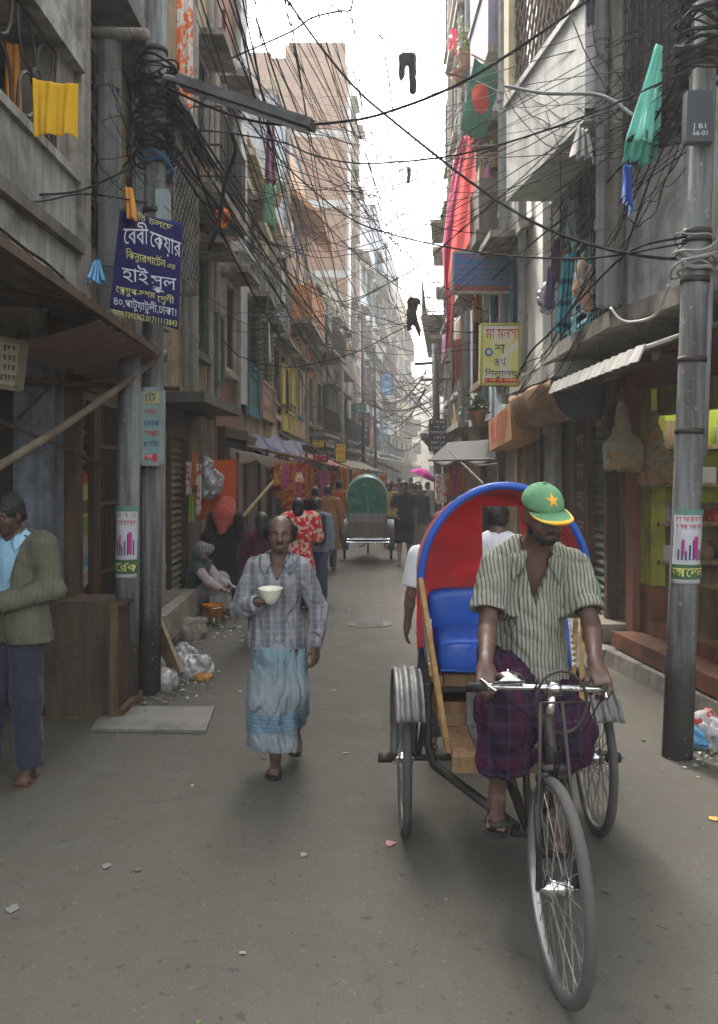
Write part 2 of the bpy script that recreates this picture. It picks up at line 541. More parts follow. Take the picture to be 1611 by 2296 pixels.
def pipe(fac, root, y, z0, z1, r=.055, m=None, n=.09):
    mb = MB(); mb.tube([fac.pt(y, z0, n), fac.pt(y, z1, n)], r, 8)
    z = z0 + .6
    while z < z1:
        mb.tube([fac.pt(y, z, n), fac.pt(y, z + .09, n)], r * 1.22, 8); z += 1.5
    return mb.build('drain_pipe', m or PIPE, root)
def balcony(fac, root, y0, y1, z, depth=.7, rail='bars', m=None, h=.9, solid=None):
    mb = MB(); fac.box(mb, y0, y1, z - .12, z, 0, depth)
    b = mb.build('balcony', m or CONC, root)
    mb = MB(); e = .03
    if rail == 'solid':
        fac.box(mb, y0, y1, z, z + h, depth - .1, depth - .002); fac.box(mb, y0, y0 + .1, z, z + h, 0, depth - .102); fac.box(mb, y1 - .1, y1, z, z + h, 0, depth - .102)
        fac.box(mb, y0 - .03, y1 + .03, z + h, z + h + .06, depth - .14, depth + .03)
        mb.build('parapet', solid or CONC, b)
    else:
        pts = [fac.pt(y0 + e, 0, 0), fac.pt(y0 + e, 0, depth - e), fac.pt(y1 - e, 0, depth - e), fac.pt(y1 - e, 0, 0)]
        for zz in ((.08, .45, h) if rail == 'bars' else (.08, .3, .55, h, 1.5, 2.1)):
            mb.tube([p + Vector((0, 0, z + zz)) for p in pts], .014, 4)
        top = h if rail == 'bars' else 2.1
        for a, c in zip(pts, pts[1:]):
            L = (c - a).length; n = max(2, int(L / .13))
            for i in range(n + 1):
                p = a.lerp(c, i / n); mb.tube([p + Vector((0, 0, z)), p + Vector((0, 0, z + top))], .009, 4)
        mb.build('railing', IRON if rail == 'bars' else RUST, b)
    return b
def building(name, fac, label, ztop, m, z0=0.0, depth=5.0, parapet=True, group=None):
    ym = (fac.y0 + fac.y1) / 2
    root = thing(name, label, 'building', (fac.X(ym), ym, 0), group)
    mb = MB()
    fac.box(mb, fac.y0 + .012, fac.y1 - .012, z0, ztop, -depth, 0)
    mb.build('wall', m, root)
    if parapet:
        mb = MB(); fac.box(mb, fac.y0 + .005, fac.y1 - .005, ztop, ztop + .14, -depth - .02, .07)
        mb.build('cornice', CONC, root)
    return root
def shopfront(fac, root, y0, y1, z1, kind='shutter', m=None):
    """a ground floor bay: rolling shutter, panel painted as a shaded opening or folding gate"""
    mb = MB(); fac.box(mb, y0, y0 + .09, 0.05, z1, 0, .12); fac.box(mb, y1 - .09, y1, .05, z1, 0, .12); fac.box(mb, y0, y1, z1 + .003, z1 + .16, 0, .125)
    fr = mb.build('shop_frame', WOODD, root)
    if kind == 'shutter':
        mb = MB(); n = max(6, int((z1 - .05) / .085)); st = 4
        def fn(u, v):
            ph = v * n * 2 * math.pi
            return fac.pt(y0 + .092 + u * (y1 - y0 - .184), .052 + v * (z1 - .06), .04 + .02 * math.sin(ph))
        mb.sheet(fn, 1, n * st)
        mb.build('rolling_shutter', m or TIN, fr)
    elif kind == 'gate':
        mb = MB(); n = int((y1 - y0 - .2) / .07)
        for i in range(n + 1):
            y = y0 + .1 + (y1 - y0 - .2) * i / n
            mb.box((fac.X(y) - fac.side * .06 - .012, y - .012, .05), (fac.X(y) - fac.side * .06 + .012, y + .012, z1))
        for zz in (.35, .9, 1.5, 2.0):
            fac.box(mb, y0 + .1, y1 - .1, zz, zz + .03, .074, .085)
        mb.build('folding_gate', IRON, fr)
        mb = MB(); fac.box(mb, y0 + .095, y1 - .095, .05, z1, .003, .02); mb.build('unlit_doorway', DARK, fr)
    else:
        mb = MB(); fac.box(mb, y0 + .095, y1 - .095, .05, z1, .003, .02); mb.build('unlit_doorway', DARK, fr)
    return fr

# plaster tones
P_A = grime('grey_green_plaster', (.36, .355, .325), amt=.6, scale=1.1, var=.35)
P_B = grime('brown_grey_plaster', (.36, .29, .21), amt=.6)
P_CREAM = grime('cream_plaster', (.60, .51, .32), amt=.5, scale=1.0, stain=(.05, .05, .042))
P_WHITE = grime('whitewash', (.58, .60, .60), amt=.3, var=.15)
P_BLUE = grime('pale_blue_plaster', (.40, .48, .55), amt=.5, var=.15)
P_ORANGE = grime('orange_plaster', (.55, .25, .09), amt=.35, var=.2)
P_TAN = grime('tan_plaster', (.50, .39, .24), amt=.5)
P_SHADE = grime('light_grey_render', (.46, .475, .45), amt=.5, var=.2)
BR1 = brick('sooty_brick', (.27, .135, .085), (.37, .21, .135), (.30, .28, .25))
BR2 = brick('pinkish_brick', (.225, .115, .07), (.30, .17, .105), (.30, .255, .20), .7, .30, .11)

# ---- left side, nearest: shop below, parapet balcony above
LA = Fac(2.2, -2.0, 6.4, -2.0, -1)
ra = thing('building', 'near grey plaster house with a yellow cloth on its upper balcony', 'building', (-2.4, 4.6, 0))
mb = MB(); LA.box(mb, 2.2, 6.36, 3.0, 3.84, -.18, 0); LA.box(mb, 2.2, 6.38, 3.84, 3.9, -.22, .03)
mb.build('parapet', P_A, ra)
mb = MB(); LA.box(mb, 2.2, 6.38, 3.33, 3.41, .001, .06); LA.box(mb, 2.2, 6.38, 2.96, 3.0, -1.4, .09); mb.build('cornice', CONCD, ra)
mb = MB(); LA.box(mb, 2.2, 6.4, 4.62, 4.78, -2.5, .06); LA.box(mb, 2.2, 6.4, 4.78, 8.5, -2.5, 0); mb.build('upper_wall', P_A, ra)
mb = MB(); LA.box(mb, 6.02, 6.4, 3.9, 4.62, -.3, -.02)
LA.box(mb, 6.4, 6.62, 2.96, 8.5, -.32, .03); mb.build('pier', CONC, ra)
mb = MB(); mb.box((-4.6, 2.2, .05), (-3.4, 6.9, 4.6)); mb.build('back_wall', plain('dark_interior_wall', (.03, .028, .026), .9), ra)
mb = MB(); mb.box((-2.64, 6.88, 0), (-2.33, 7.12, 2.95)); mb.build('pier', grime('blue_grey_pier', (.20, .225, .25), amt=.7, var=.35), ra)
mb = MB(); mb.box((-4.6, 6.95, 0), (-2.642, 7.1, 2.95)); mb.build('partition', grime('shaded_partition', (.05, .045, .04), amt=.4), ra)  # near-black colour stands in for the darkness inside the shop
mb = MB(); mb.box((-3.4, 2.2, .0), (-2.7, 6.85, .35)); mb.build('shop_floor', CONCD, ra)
# ornamental grille in the balcony opening
def leaf_grille(o, ex, ez, w_, h_, nx, nz, r=.011):
    mb = MB()
    o, ex, ez = Vector(o), Vector(ex), Vector(ez)
    def q(a, b): return o + ex * a + ez * b
    mb.tube([q(0, 0), q(w_, 0), q(w_, h_), q(0, h_)], r * 1.3, 5, closed=True)
    for i in range(nx):
        for j in range(nz):
            cx, cz = w_ * (i + .5) / nx, h_ * (j + .5) / nz
            rr = min(w_ / nx, h_ / nz) * .5
            for k in range(4):
                an = math.pi / 4 + k * math.pi / 2
                d = Vector((math.cos(an), math.sin(an))); nn = Vector((-d.y, d.x))
                for sg in (1, -1):
                    pts = []
                    for t in range(7):
                        f = t / 6; off = sg * math.sin(f * math.pi) * rr * .36
                        pts.append(q(cx + d.x * rr * 1.3 * f + nn.x * off, cz + d.y * rr * 1.3 * f + nn.y * off))
                    mb.tube(pts, r, 4)
            mb.tube([q(cx + rr * .18 * math.cos(a * math.pi / 4), cz + rr * .18 * math.sin(a * math.pi / 4)) for a in range(8)], r * 1.6, 4, closed=True)
    return mb
leaf_grille((-2.03, 4.6, 3.92), (0, 1, 0), (0, 0, 1), 1.42, .68, 2, 1).build('window_grille', IRON, ra)
mb = MB(); mb.box((-2.16, 4.2, 3.9), (-2.08, 4.6, 4.62)); mb.build('opening_post', WOODD, ra)
# ground floor bays of the next house: shutter, folding gate, brown door
LB = Fac(6.5, -2.25, 10.4, -2.2, -1)
LBg = Fac(6.9, -2.33, 12.2, -2.33, -1)
rb = building('building', LB, 'brown plaster house with leaf pattern grille behind the blue banner', 11, P_B, 2.75)
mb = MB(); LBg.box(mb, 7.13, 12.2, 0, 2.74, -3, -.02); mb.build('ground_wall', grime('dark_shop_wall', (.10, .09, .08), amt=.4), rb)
sf = shopfront(LBg, rb, 7.13, 7.62, 2.45, 'shutter', grime('tan_shutter', (.27, .22, .18), amt=.5, rough=.6))
shopfront(LBg, rb, 7.64, 8.75, 2.4, 'gate')
shopfront(LBg, rb, 8.9, 9.9, 2.3, 'door')
shopfront(LBg, rb, 10.55, 11.7, 2.2, 'shutter', grime('yellow_brown_shutter', (.30, .26, .18), amt=.5, rough=.6))
for y, m_ in ((9.95, RUST), (10.25, PIPE)): pipe(LBg, rb, y, .05, 2.7, .04, m_)
leaf_grille(LB.pt(7.0, 3.75, .05), (0, 1, 0), (0, 0, 1), 1.0, 1.5, 1, 3, .013).build('window_grille', IRON, rb)
mb = MB(); LB.box(mb, 6.95, 8.05, 3.7, 5.3, .003, .02); mb.build('unlit_window', plain('dim_room', (.10, .10, .10), .9), rb)  # flat panel on the wall; the room's dimness is put into its colour
mb = MB(); LB.box(mb, 6.66, 6.78, 2.8, 5.4, .002, .03); mb.build('painted_strip', P_ORANGE, rb)
mb = MB(); LB.box(mb, 6.79, 6.95, 2.8, 4.9, .002, .03); mb.build('painted_strip', P_BLUE, rb)
pipe(LB, rb, 7.55, 2.9, 9, .085, PIPEG, .13); pipe(LB, rb, 7.9, 2.8, 9, .05, PIPE, .1); pipe(LB, rb, 8.6, 2.8, 9, .06, PIPEG, .11); pipe(LB, rb, 9.05, 2.8, 9, .045, PIPE, .1)
mb = MB(); LB.box(mb, 6.8, 10.3, 5.55, 5.66, 0, .4); mb.build('ledge', CONCD, rb)
window(LB, rb, 8.9, 9.9, 3.4, 4.9, FRAMES[0])
# lattice cage with a sloping tin roof
mb = MB()
cy0, cy1, cz0, cz1, cn = 8.75, 9.95, 3.75, 5.2, .42
for i in range(-9, 12):
    for sg in (1, -1):
        for (A, B_, Wd) in ((LB.pt(cy0, 0, cn), LB.pt(cy1, 0, cn), 1.2), (LB.pt(cy0, 0, .0), LB.pt(cy0, 0, cn), cn)):
            n = 9 if Wd > 1 else 3
            a0, a1 = i / n, i / n + (cz1 - cz0) / Wd
            f0 = max(0, -a0 / (a1 - a0)); f1 = min(1, (1 - a0) / (a1 - a0))
            if f1 <= f0: continue
            def q(f):
                zz = cz0 + (cz1 - cz0) * (f if sg > 0 else 1 - f); p = A.lerp(B_, a0 + (a1 - a0) * f); return (p.x, p.y, zz)
            mb.tube([q(f0), q(f1)], .009, 4)
for y in (cy0, cy1):
    mb.tube([LB.pt(y, cz0, cn), LB.pt(y, cz1, cn)], .018, 4)
for z in (cz0, cz1): mb.tube([LB.pt(cy0, z, 0), LB.pt(cy0, z, cn), LB.pt(cy1, z, cn), LB.pt(cy1, z, 0)], .018, 4)
cg = mb.build('window_cage', grime('galvanised_lattice', (.27, .26, .23), amt=.4, metal=.3, bump=.05), rb)
mb = MB(); mb.prism([LB.pt(cy0 - .2, 5.62, 0), LB.pt(cy0 - .2, 5.25, .62), LB.pt(cy0 - .2, 5.21, .62), LB.pt(cy0 - .2, 5.56, 0)], (0, cy1 - cy0 + .4, 0)); mb.build('cage_roof', TIN, cg)

# ---- cream wall with the orange cloth, brick pier house, white slab
LC = Fac(10.4, -2.16, 13.2, -2.1, -1)
rc = building('building', LC, 'narrow cream plaster house with pale drain pipes beside the lattice window cage', 12.5, P_TAN, 2.6)
for y in (10.7, 11.2, 12.3, 12.8): pipe(LC, rc, y, 2.8, 11, rnd.choice((.045, .06)), rnd.choice((PIPE, PIPEG)))
window(LC, rc, 11.4, 12.2, 3.3, 4.6, GREENP); window(LC, rc, 11.4, 12.2, 6.0, 7.2, FRAMES[0])
balcony(LC, rc, 10.6, 12.6, 5.2, .55)
mb = MB(); LC.box(mb, 10.4, 13.2, 2.6, 2.72, -.3, .38); mb.build('ledge', CONCD, rc)
mb = MB(); LC.box(mb, 12.2, 13.2, 0, 2.54, -3, -.02); mb.build('ground_wall', P_B, rc)
LD = Fac(13.2, -2.1, 15.2, -1.98, -1)
rd = building('building', LD, 'tall brick house with a whitewashed slab edge beside the open sky', 13.5, BR1, 0)
mb = MB(); LD.box(mb, 14.55, 15.18, 2.9, 14.2, .003, .1); LD.box(mb, 14.3, 15.25, 5.3, 5.45, 0, .22); LD.box(mb, 14.3, 15.25, 8.2, 8.35, 0, .22); mb.build('white_pier', P_WHITE, rd)
window(LD, rd, 13.5, 14.3, 3.3, 4.7, FRAMES[4]); window(LD, rd, 13.5, 14.3, 6.2, 7.6, FRAMES[0])
pipe(LD, rd, 14.42, 2.8, 12, .05)
shopfront(LD, rd, 13.3, 15.1, 2.3, 'door')
# ---- old cream house with cornice and round-arched panel, cage for an air conditioner
LE = Fac(15.2, -2.02, 22.0, -2.0, -1)
re_ = building('building', LE, 'old cream plaster house with heavy cornice and black mould stains', 7.0, P_CREAM, 0)
for z, n in ((7.14, .28), (6.75, .12), (4.9, .1), (3.0, .12)):
    mb = MB(); LE.box(mb, 15.21, 21.99, z, z + .12, 0, n); mb.build('cornice', P_CREAM, re_)
mb = MB(); LE.box(mb, 15.3, 17.2, 7.26, 7.75, -2.0, -.05); LE.box(mb, 15.25, 17.3, 7.75, 7.84, -2.1, .05); mb.build('roof_room', BR1, re_)
window(LE, re_, 15.9, 17.0, 3.5, 4.8, FRAMES[1], shutter=GREENP); window(LE, re_, 18.2, 19.2, 3.4, 4.7, FRAMES[0]); window(LE, re_, 20.3, 21.3, 3.4, 4.7, FRAMES[3])
window(LE, re_, 15.9, 17.0, 5.3, 6.5, FRAMES[4], bars='x'); window(LE, re_, 20.3, 21.2, 5.3, 6.5, FRAMES[4])
for y in (17.5, 19.8): pipe(LE, re_, y, 2.8, 6.9, .055)
for y0, y1, k in ((15.4, 17.3, 'door'), (17.4, 19.4, 'shutter'), (19.5, 21.8, 'door')): shopfront(LE, re_, y0, y1, 2.25, k)
# AC cage
def ac_cage(fac, root, y0, y1, z0, z1, n=.6):
    mb = MB()
    c = [(y0, 0), (y0, n), (y1, n), (y1, 0)]
    for z in (z0, z1): mb.tube([fac.pt(y, z, q) for y, q in c], .02, 4)
    for a, b in zip(c, c[1:]):
        for i in range(6):
            y = a[0] + (b[0] - a[0]) * i / 5; q = a[1] + (b[1] - a[1]) * i / 5
            mb.tube([fac.pt(y, z0, q), fac.pt(y, z1, q)], .012, 4)
    cg = mb.build('unit_cage', grime('pale_green_iron', (.30, .38, .35), amt=.3, bump=.05), root)
    mb = MB(); fac.box(mb, y0 + .1, y1 - .1, z0 + .08, z0 + (z1 - z0) * .7, .1, n - .1); mb.build('air_conditioner', P_WHITE, cg)
ac_cage(LE, re_, 18.1, 19.3, 5.1, 6.4, .55)
# ---- pale blue house with blue shutters and an orange canopy
LF = Fac(22.0, -2.05, 29.0, -1.75, -1)
rf = building('building', LF, 'pale blue house with bright blue shutters under an orange canopy', 11.0, P_BLUE, 0)
mb = MB(); LF.box(mb, 24.2, 28.8, 2.8, 10.6, .002, .06); mb.build('orange_panel', grime('peach_plaster', (.56, .36, .22), amt=.3, var=.15), rf)
mb = MB(); mb.prism([LF.pt(24.0, 9.5, .06), LF.pt(24.0, 8.6, 1.0), LF.pt(24.0, 8.5, 1.0), LF.pt(24.0, 9.3, .06)], (.19, 4.6, 0)); mb.build('canopy', P_ORANGE, rf)
for y0 in (24.4, 26.5):
    window(LF, rf, y0, y0 + 1.7, 6.6, 8.4, BLUEP, pane=BLUEP, bars='v', shade=False)
for y0 in (22.4, 24.6, 26.6): window(LF, rf, y0, y0 + 1.1, 3.4, 4.8, rnd.choice(FRAMES))
balcony(LF, rf, 24.2, 28.4, 5.9, .7, 'solid', solid=P_ORANGE)
for y in (23.8, 28.7): pipe(LF, rf, y, 2.8, 10.8, .06)
for y0, y1, k in ((22.2, 24.4, 'door'), (24.5, 26.6, 'shutter'), (26.7, 28.8, 'door')): shopfront(LF, rf, y0, y1, 2.3, k)
# ---- tangled balconies before the brick tower
LG = Fac(29.0, -1.75, 35.0, -1.2, -1)
rg = building('building', LG, 'brown house with caged balconies and potted plants before the brick tower', 8.2, P_TAN, 0)
LH = Fac(35.0, -1.2, 41.0, -.62, -1)
rh = building('building', LH, 'grey green house with yellow painted windows below the brick tower', 9.2, grime('moss_plaster', (.44, .42, .29), amt=.5), 0)
def fit_out(fac, root, floors, bays, rng, z0=3.2, fh=2.8, wins=FRAMES, balc=.5, cage=.3, sol=None, pipes=3, shops=True, hood=.7):
    L = fac.y1 - fac.y0
    for fl in range(floors):
        z = z0 + fl * fh
        for b in range(bays):
            ya = fac.y0 + L * (b + .18) / bays; yb = fac.y0 + L * (b + .82) / bays
            window(fac, root, ya, yb, z + .15, z + 1.75, rng.choice(wins), bars=rng.choice('vvx'), shade=hood if rng.random() < .6 else 0)
        if rng.random() < balc:
            k = rng.choice(('bars', 'solid', 'cage') if rng.random() < cage else ('bars', 'solid'))
            s_ = rng.uniform(0, .3)
            balcony(fac, root, fac.y0 + L * (.04 + s_), fac.y0 + L * rng.uniform(.75, .97), z - .12, rng.uniform(.5, .85), k, h=.85, solid=sol)
    for i in range(pipes):
        pipe(fac, root, fac.y0 + L * rng.uniform(.02, .98), 2.7, z0 + floors * fh - .3, rng.choice((.045, .06, .07)), rng.choice((PIPE, PIPEG)))
    if shops:
        n = max(1, int(L / 2.2))
        for i in range(n):
            shopfront(fac, root, fac.y0 + L * (i + .05) / n, fac.y0 + L * (i + .95) / n, 2.3, rng.choice(('door', 'shutter', 'door')))
    mb = MB(); fac.box(mb, fac.y0 + .05, fac.y1 - .05, 2.6, 2.7, 0, hood); mb.build('ledge', CONC, root)
r2 = random.Random(5)
def painted(fac, root, u0, v0, u1, v1, m, name='painted_door'):
    y0, z1 = fac.yz(u0, v0); y1 = fac.yu(u1); z0 = H - (v1 - HY) / F * y0; mb = MB()
    fac.ring(mb, y0, y1, z0, z1, .10, .16, .06); fac.box(mb, y0 + .061, y1 - .061, z0 + .061, z1 - .061, .10, .12); mb.build(name, m, root)
painted(LD, rd, 464, 700, 480, 862, GREENP)
painted(LF, rf, 620, 812, 636, 905, YELP); painted(LF, rf, 641, 820, 654, 905, YELP); painted(LF, rf, 622, 915, 650, 965, YELP)
painted(LE, re_, 540, 810, 566, 930, TEALP); painted(LE, re_, 572, 848, 604, 936, grime('peach_door', (.50, .32, .24), amt=.3))
fit_out(LG, rg, 2, 3, r2, balc=1, cage=.8)
fit_out(LH, rh, 2, 3, r2, wins=[YELP, GREENP, YELP], balc=1, cage=.6)
# ---- brick tower
LT = Fac(41.0, -.62, 50.0, .05, -1)
rt = building('brick_tower', LT, 'tall unplastered red brick block with concrete floor bands rising above the lane', 20.6, BR2, 0, 6.0, False)
for z in (4.2, 7.4, 10.6, 13.8, 17.0):
    mb = MB(); LT.box(mb, 40.97, 50.02, z, z + .32, -6.03, .04); mb.build('floor_band', CONC2, rt)
mb = MB(); LT.box(mb, 41.0, 41.3, 20.6, 20.85, -5.9, -3.4); LT.box(mb, 41.0, 41.3, 20.6, 21.3, -2.6, -.0); mb.build('parapet', BR2, rt)
for z in (8.2, 11.4, 14.6, 17.8): 
    for y0 in (42.5, 46): window(LT, rt, y0, y0 + 1.6, z, z + 1.5, FRAMES[0], shade=True)
pipe(LT, rt, 41.3, 3, 20.4, .09, WHITEP, .14); pipe(LT, rt, 45, 3, 20.4, .09, PIPE, .14)
fit_out(LT, rt, 1, 4, r2, balc=1)
mb = MB(); mb.box((-3.4, 41.5, 20.6), (-2.5, 42.5, 21.4)); mb.build('water_tank', P_ORANGE, rt)
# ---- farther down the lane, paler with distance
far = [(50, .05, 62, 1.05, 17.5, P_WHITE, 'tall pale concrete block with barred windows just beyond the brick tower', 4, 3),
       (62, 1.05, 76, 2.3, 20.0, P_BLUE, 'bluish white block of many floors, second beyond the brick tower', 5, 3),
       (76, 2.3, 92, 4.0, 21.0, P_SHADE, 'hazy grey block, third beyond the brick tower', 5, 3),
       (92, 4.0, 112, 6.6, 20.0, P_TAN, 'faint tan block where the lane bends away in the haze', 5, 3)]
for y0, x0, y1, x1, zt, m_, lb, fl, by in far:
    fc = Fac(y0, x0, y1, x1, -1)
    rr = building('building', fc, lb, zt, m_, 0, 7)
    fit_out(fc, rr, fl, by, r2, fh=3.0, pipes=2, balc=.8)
# far end of the lane
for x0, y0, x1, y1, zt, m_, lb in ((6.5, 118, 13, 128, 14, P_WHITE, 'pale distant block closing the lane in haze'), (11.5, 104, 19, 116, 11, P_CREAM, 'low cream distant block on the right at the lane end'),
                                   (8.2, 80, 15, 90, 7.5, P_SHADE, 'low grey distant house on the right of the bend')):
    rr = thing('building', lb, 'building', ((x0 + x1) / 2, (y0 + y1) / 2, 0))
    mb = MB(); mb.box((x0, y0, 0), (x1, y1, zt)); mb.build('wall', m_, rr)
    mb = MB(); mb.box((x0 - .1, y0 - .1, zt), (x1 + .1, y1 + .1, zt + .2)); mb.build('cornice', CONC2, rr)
    for z in np.arange(1.0, zt - 1.8, 3.0):
        for i in range(3):
            xa = x0 + (x1 - x0) * (i + .25) / 3; xb = xa + (x1 - x0) / 6
            mb = MB(); mb.box((xa, y0 - .06, z), (xb, y0 - .005, z + 1.5)); mb.build('window', GLASS, rr)

# ================================================================== right side
RA = Fac(2.5, 2.08, 9.78, 2.05, 1)
rra = thing('building', 'near light grey house with slanting balcony and teal louvred shutters', 'building', (2.5, 6.5, 0))
RAN = Fac(2.5, 2.88, 7.15, 2.085, 1)
mb = MB(); RAN.box(mb, 2.5, 7.15, 3.08, 9, -3.5, 0); RA.box(mb, 7.15, 9.78, 4.66, 9, -3.5, 0); RA.box(mb, 7.15, 9.78, 3.08, 4.655, -3.5, -.2)
mb.build('wall', P_SHADE, rra)
mb = MB(); RAN.box(mb, 2.5, 7.15, 2.94, 3.07, -3.4, .08); RA.box(mb, 7.152, 9.78, 2.942, 3.068, -3.4, .08); mb.build('floor_slab', CONC, rra)
mb = MB(); RA.box(mb, 7.02, 7.22, 3.1, 9, .002, .08); mb.build('pier', CONC, rra)
RABAL = Fac(7.25, 1.80, 9.35, 1.53, 1)
mb = MB()
RABAL.box(mb, 7.2, 9.35, 4.66, 5.58, -.12, 0); RABAL.box(mb, 7.2, 7.32, 4.66, 5.57, -.3, -.12); mb.hexa([(1.8, 7.2, 4.6), (2.08, 7.2, 4.6), (2.06, 9.36, 4.6), (1.53, 9.36, 4.6), (1.8, 7.2, 4.7), (2.08, 7.2, 4.7), (2.06, 9.36, 4.7), (1.53, 9.36, 4.7)])
mb.hexa([(1.78, 7.19, 5.58), (1.95, 7.19, 5.58), (1.7, 9.37, 5.58), (1.5, 9.37, 5.58), (1.78, 7.19, 5.64), (1.95, 7.19, 5.64), (1.7, 9.37, 5.64), (1.5, 9.37, 5.64)])
bal = mb.build('balcony', grime('pale_balcony_render', (.64, .64, .60), amt=.35, var=.12), rra)
mb = MB(); mb.box((1.75, 7.17, 5.64), (2.07, 7.3, 9)); mb.build('end_wall', P_SHADE, bal)
mb = MB(); RABAL.box(mb, 9.2, 9.37, 5.64, 9, -.12, .02); mb.build('post', P_CREAM, bal)
mb = MB()
for i in range(-14, 18):                          # expanded metal screen above the parapet
    for sg in (1, -1):
        ya, yb = 7.3 + i * .13, 7.3 + i * .13 + 1.6
        za, zb = (5.64, 8.6) if sg > 0 else (8.6, 5.64)
        f0 = max(0, (7.3 - ya) / 1.6); f1 = min(1, (9.2 - ya) / 1.6)
        if f1 <= f0: continue
        mb.tube([RABAL.pt(ya + 1.6 * f, za + (zb - za) * f, -.05) for f in (f0, f1)], .011, 4)
mb.build('mesh_screen', RUST, bal)
mb = MB(); RABAL.box(mb, 7.3, 9.2, 5.6, 8.6, -.3, -.27); mb.build('screen_backing', plain('brown_dim', (.07, .05, .04), .9), bal)
# teal louvred shutters in the recess under the balcony
def louvres(fac, y0, y1, z0, z1, n, root, m, ncol=2):
    mb = MB()
    for c in range(ncol):
        ya = y0 + (y1 - y0) * c / ncol; yb = y0 + (y1 - y0) * (c + .96) / ncol
        fac.ring(mb, ya, yb, z0, z1, n, n + .05, .06)
        for z in np.arange(z0 + .08, z1 - .06, .11):
            fac_pts = [fac.pt(ya + .062, z, n + .045), fac.pt(yb - .062, z, n + .045), fac.pt(yb - .062, z + .02, n + .045), fac.pt(ya + .062, z + .02, n + .045),
                       fac.pt(ya + .062, z + .06, n + .005), fac.pt(yb - .062, z + .06, n + .005), fac.pt(yb - .062, z + .08, n + .005), fac.pt(ya + .062, z + .08, n + .005)]
            mb.hexa([fac_pts[i] for i in (0, 1, 5, 4, 3, 2, 6, 7)])
    return mb.build('louvred_shutter', m, root)
louvres(RA, 7.95, 9.7, 3.15, 4.6, -.17, rra, TEALP, 3)
mb = MB(); RA.box(mb, 7.2, 7.9, 3.15, 4.6, -.19, -.17); mb.build('unlit_window', DARK, rra)
mb = MB()
for i in range(8): mb.tube([RA.pt(7.22 + i * .095, 3.12, .0), RA.pt(7.22 + i * .095, 4.62, .0)], .009, 4)
for z in (3.3, 3.7, 4.1, 4.5): mb.tube([RA.pt(7.2, z, .0), RA.pt(9.7, z, .0)], .009, 4)
for i in range(5): mb.tube([RA.pt(7.98 + i * .4, 3.12, .0), RA.pt(7.98 + i * .4, 4.62, .0)], .007, 4)
mb.build('window_bars', IRON, rra)
mb = MB(); RAN.box(mb, 6.1, 7.0, 4.15, 5.9, .003, .02); w1 = mb.build('window', plain('dim_window', (.035, .032, .04), .5), rra)
mb = MB()
for i in range(9): mb.tube([RAN.pt(6.12 + i * .11, 4.15, .05), RAN.pt(6.12 + i * .11, 5.9, .05)], .01, 4)
for i in range(8): mb.tube([RAN.pt(6.1, 4.2 + i * .23, .05), RAN.pt(7.0, 4.2 + i * .23, .05)], .01, 4)
mb.build('bars', IRON, w1)
mb = MB(); mb.hexa([RAN.pt(6.0, 5.95, 0), RAN.pt(7.02, 5.95, 0), RAN.pt(7.02, 5.8, .4), RAN.pt(6.0, 5.8, .4), RAN.pt(6.0, 6.05, 0), RAN.pt(7.02, 6.05, 0), RAN.pt(7.02, 5.88, .4), RAN.pt(6.0, 5.88, .4)]); mb.build('window_hood', CONC, w1)
pipe(RA, rra, 7.12, 3.1, 9, .05, PIPEG, .14)
mb = MB(); mb.tube([P(1372, 560, 6.9), P(1370, 690, 6.9)], .055, 10); mb.build('drain_pipe', PIPEG, rra)
# ground floor shops of the near right house
RS = Fac(3.0, 3.25, 8.9, 2.62, 1)
mb = MB(); RS.box(mb, 3.0, 8.9, 0, .2, -2.5, -.02); mb.build('shop_floor', CONCD, rra)
mb = MB(); RS.box(mb, 3.0, 8.9, .2, 2.92, -2.6, -2.45); mb.build('back_wall', grime('yellow_green_back_wall', (.40, .46, .05), amt=.3, var=.3), rra)
YG = grime('yellow_green_paint', (.27, .27, .035), amt=.6, var=.15, bump=.1)
ORP = grime('orange_plinth', (.17, .062, .03), amt=.75, var=.2)
mb = MB(); RS.box(mb, 8.22, 8.45, .75, 2.55, -.1, .03); RS.box(mb, 5.2, 8.1, 2.3, 2.55, -.1, .03); mb.build('shop_surround', YG, rra)
mb = MB(); RS.box(mb, 3.2, 8.45, .2, .42, -.1, .03); RS.box(mb, 8.22, 8.45, .42, .74, -.1, .031); RS.box(mb, 3.2, 8.45, .16, .3, .032, .3); mb.build('orange_plinth', ORP, rra)
mb = MB(); RS.box(mb, 8.46, 8.62, .15, 2.7, -.1, .1); mb.build('door_post', grime('red_brown_post', (.20, .08, .05), amt=.3), rra)
mb = MB(); RS.box(mb, 3.0, 9.0, 2.56, 2.93, -.3, .05); mb.build('sign_fascia', grime('red_brown_fascia', (.17, .06, .045), amt=.4), rra)
# shelves inside the open shop stand against its far side wall
mb = MB(); mb.box((2.66, 8.52, 1.5), (5.3, 8.58, 2.9)); mb.build('side_wall', grime('yellow_green_back_wall', (.27, .29, .055), amt=.55, var=.35), rra)
mb = MB(); mb.box((2.66, 8.525, .2), (5.3, 8.585, 1.498)); mb.build('side_wall', grime('brown_panelling', (.20, .14, .08), amt=.5), rra)
for z in (.95, 1.3, 1.66, 2.0): mb = MB(); mb.box((2.72, 8.16, z), (4.6, 8.515, z + .035)); mb.build('shelf', WOODM, rra)
mb = MB(); RS.box(mb, 5.6, 8.0, .74, .80, -.7, -.25); mb.build('bench', WOODM, rra)
for i in range(4): mb = MB(); RS.box(mb, 5.7 + i * .7, 5.77 + i * .7, .21, .739, -.5, -.44); mb.build('bench_leg', WOODD, rra)
RW = Fac(8.9, 2.60, 14.2, 2.38, 1)
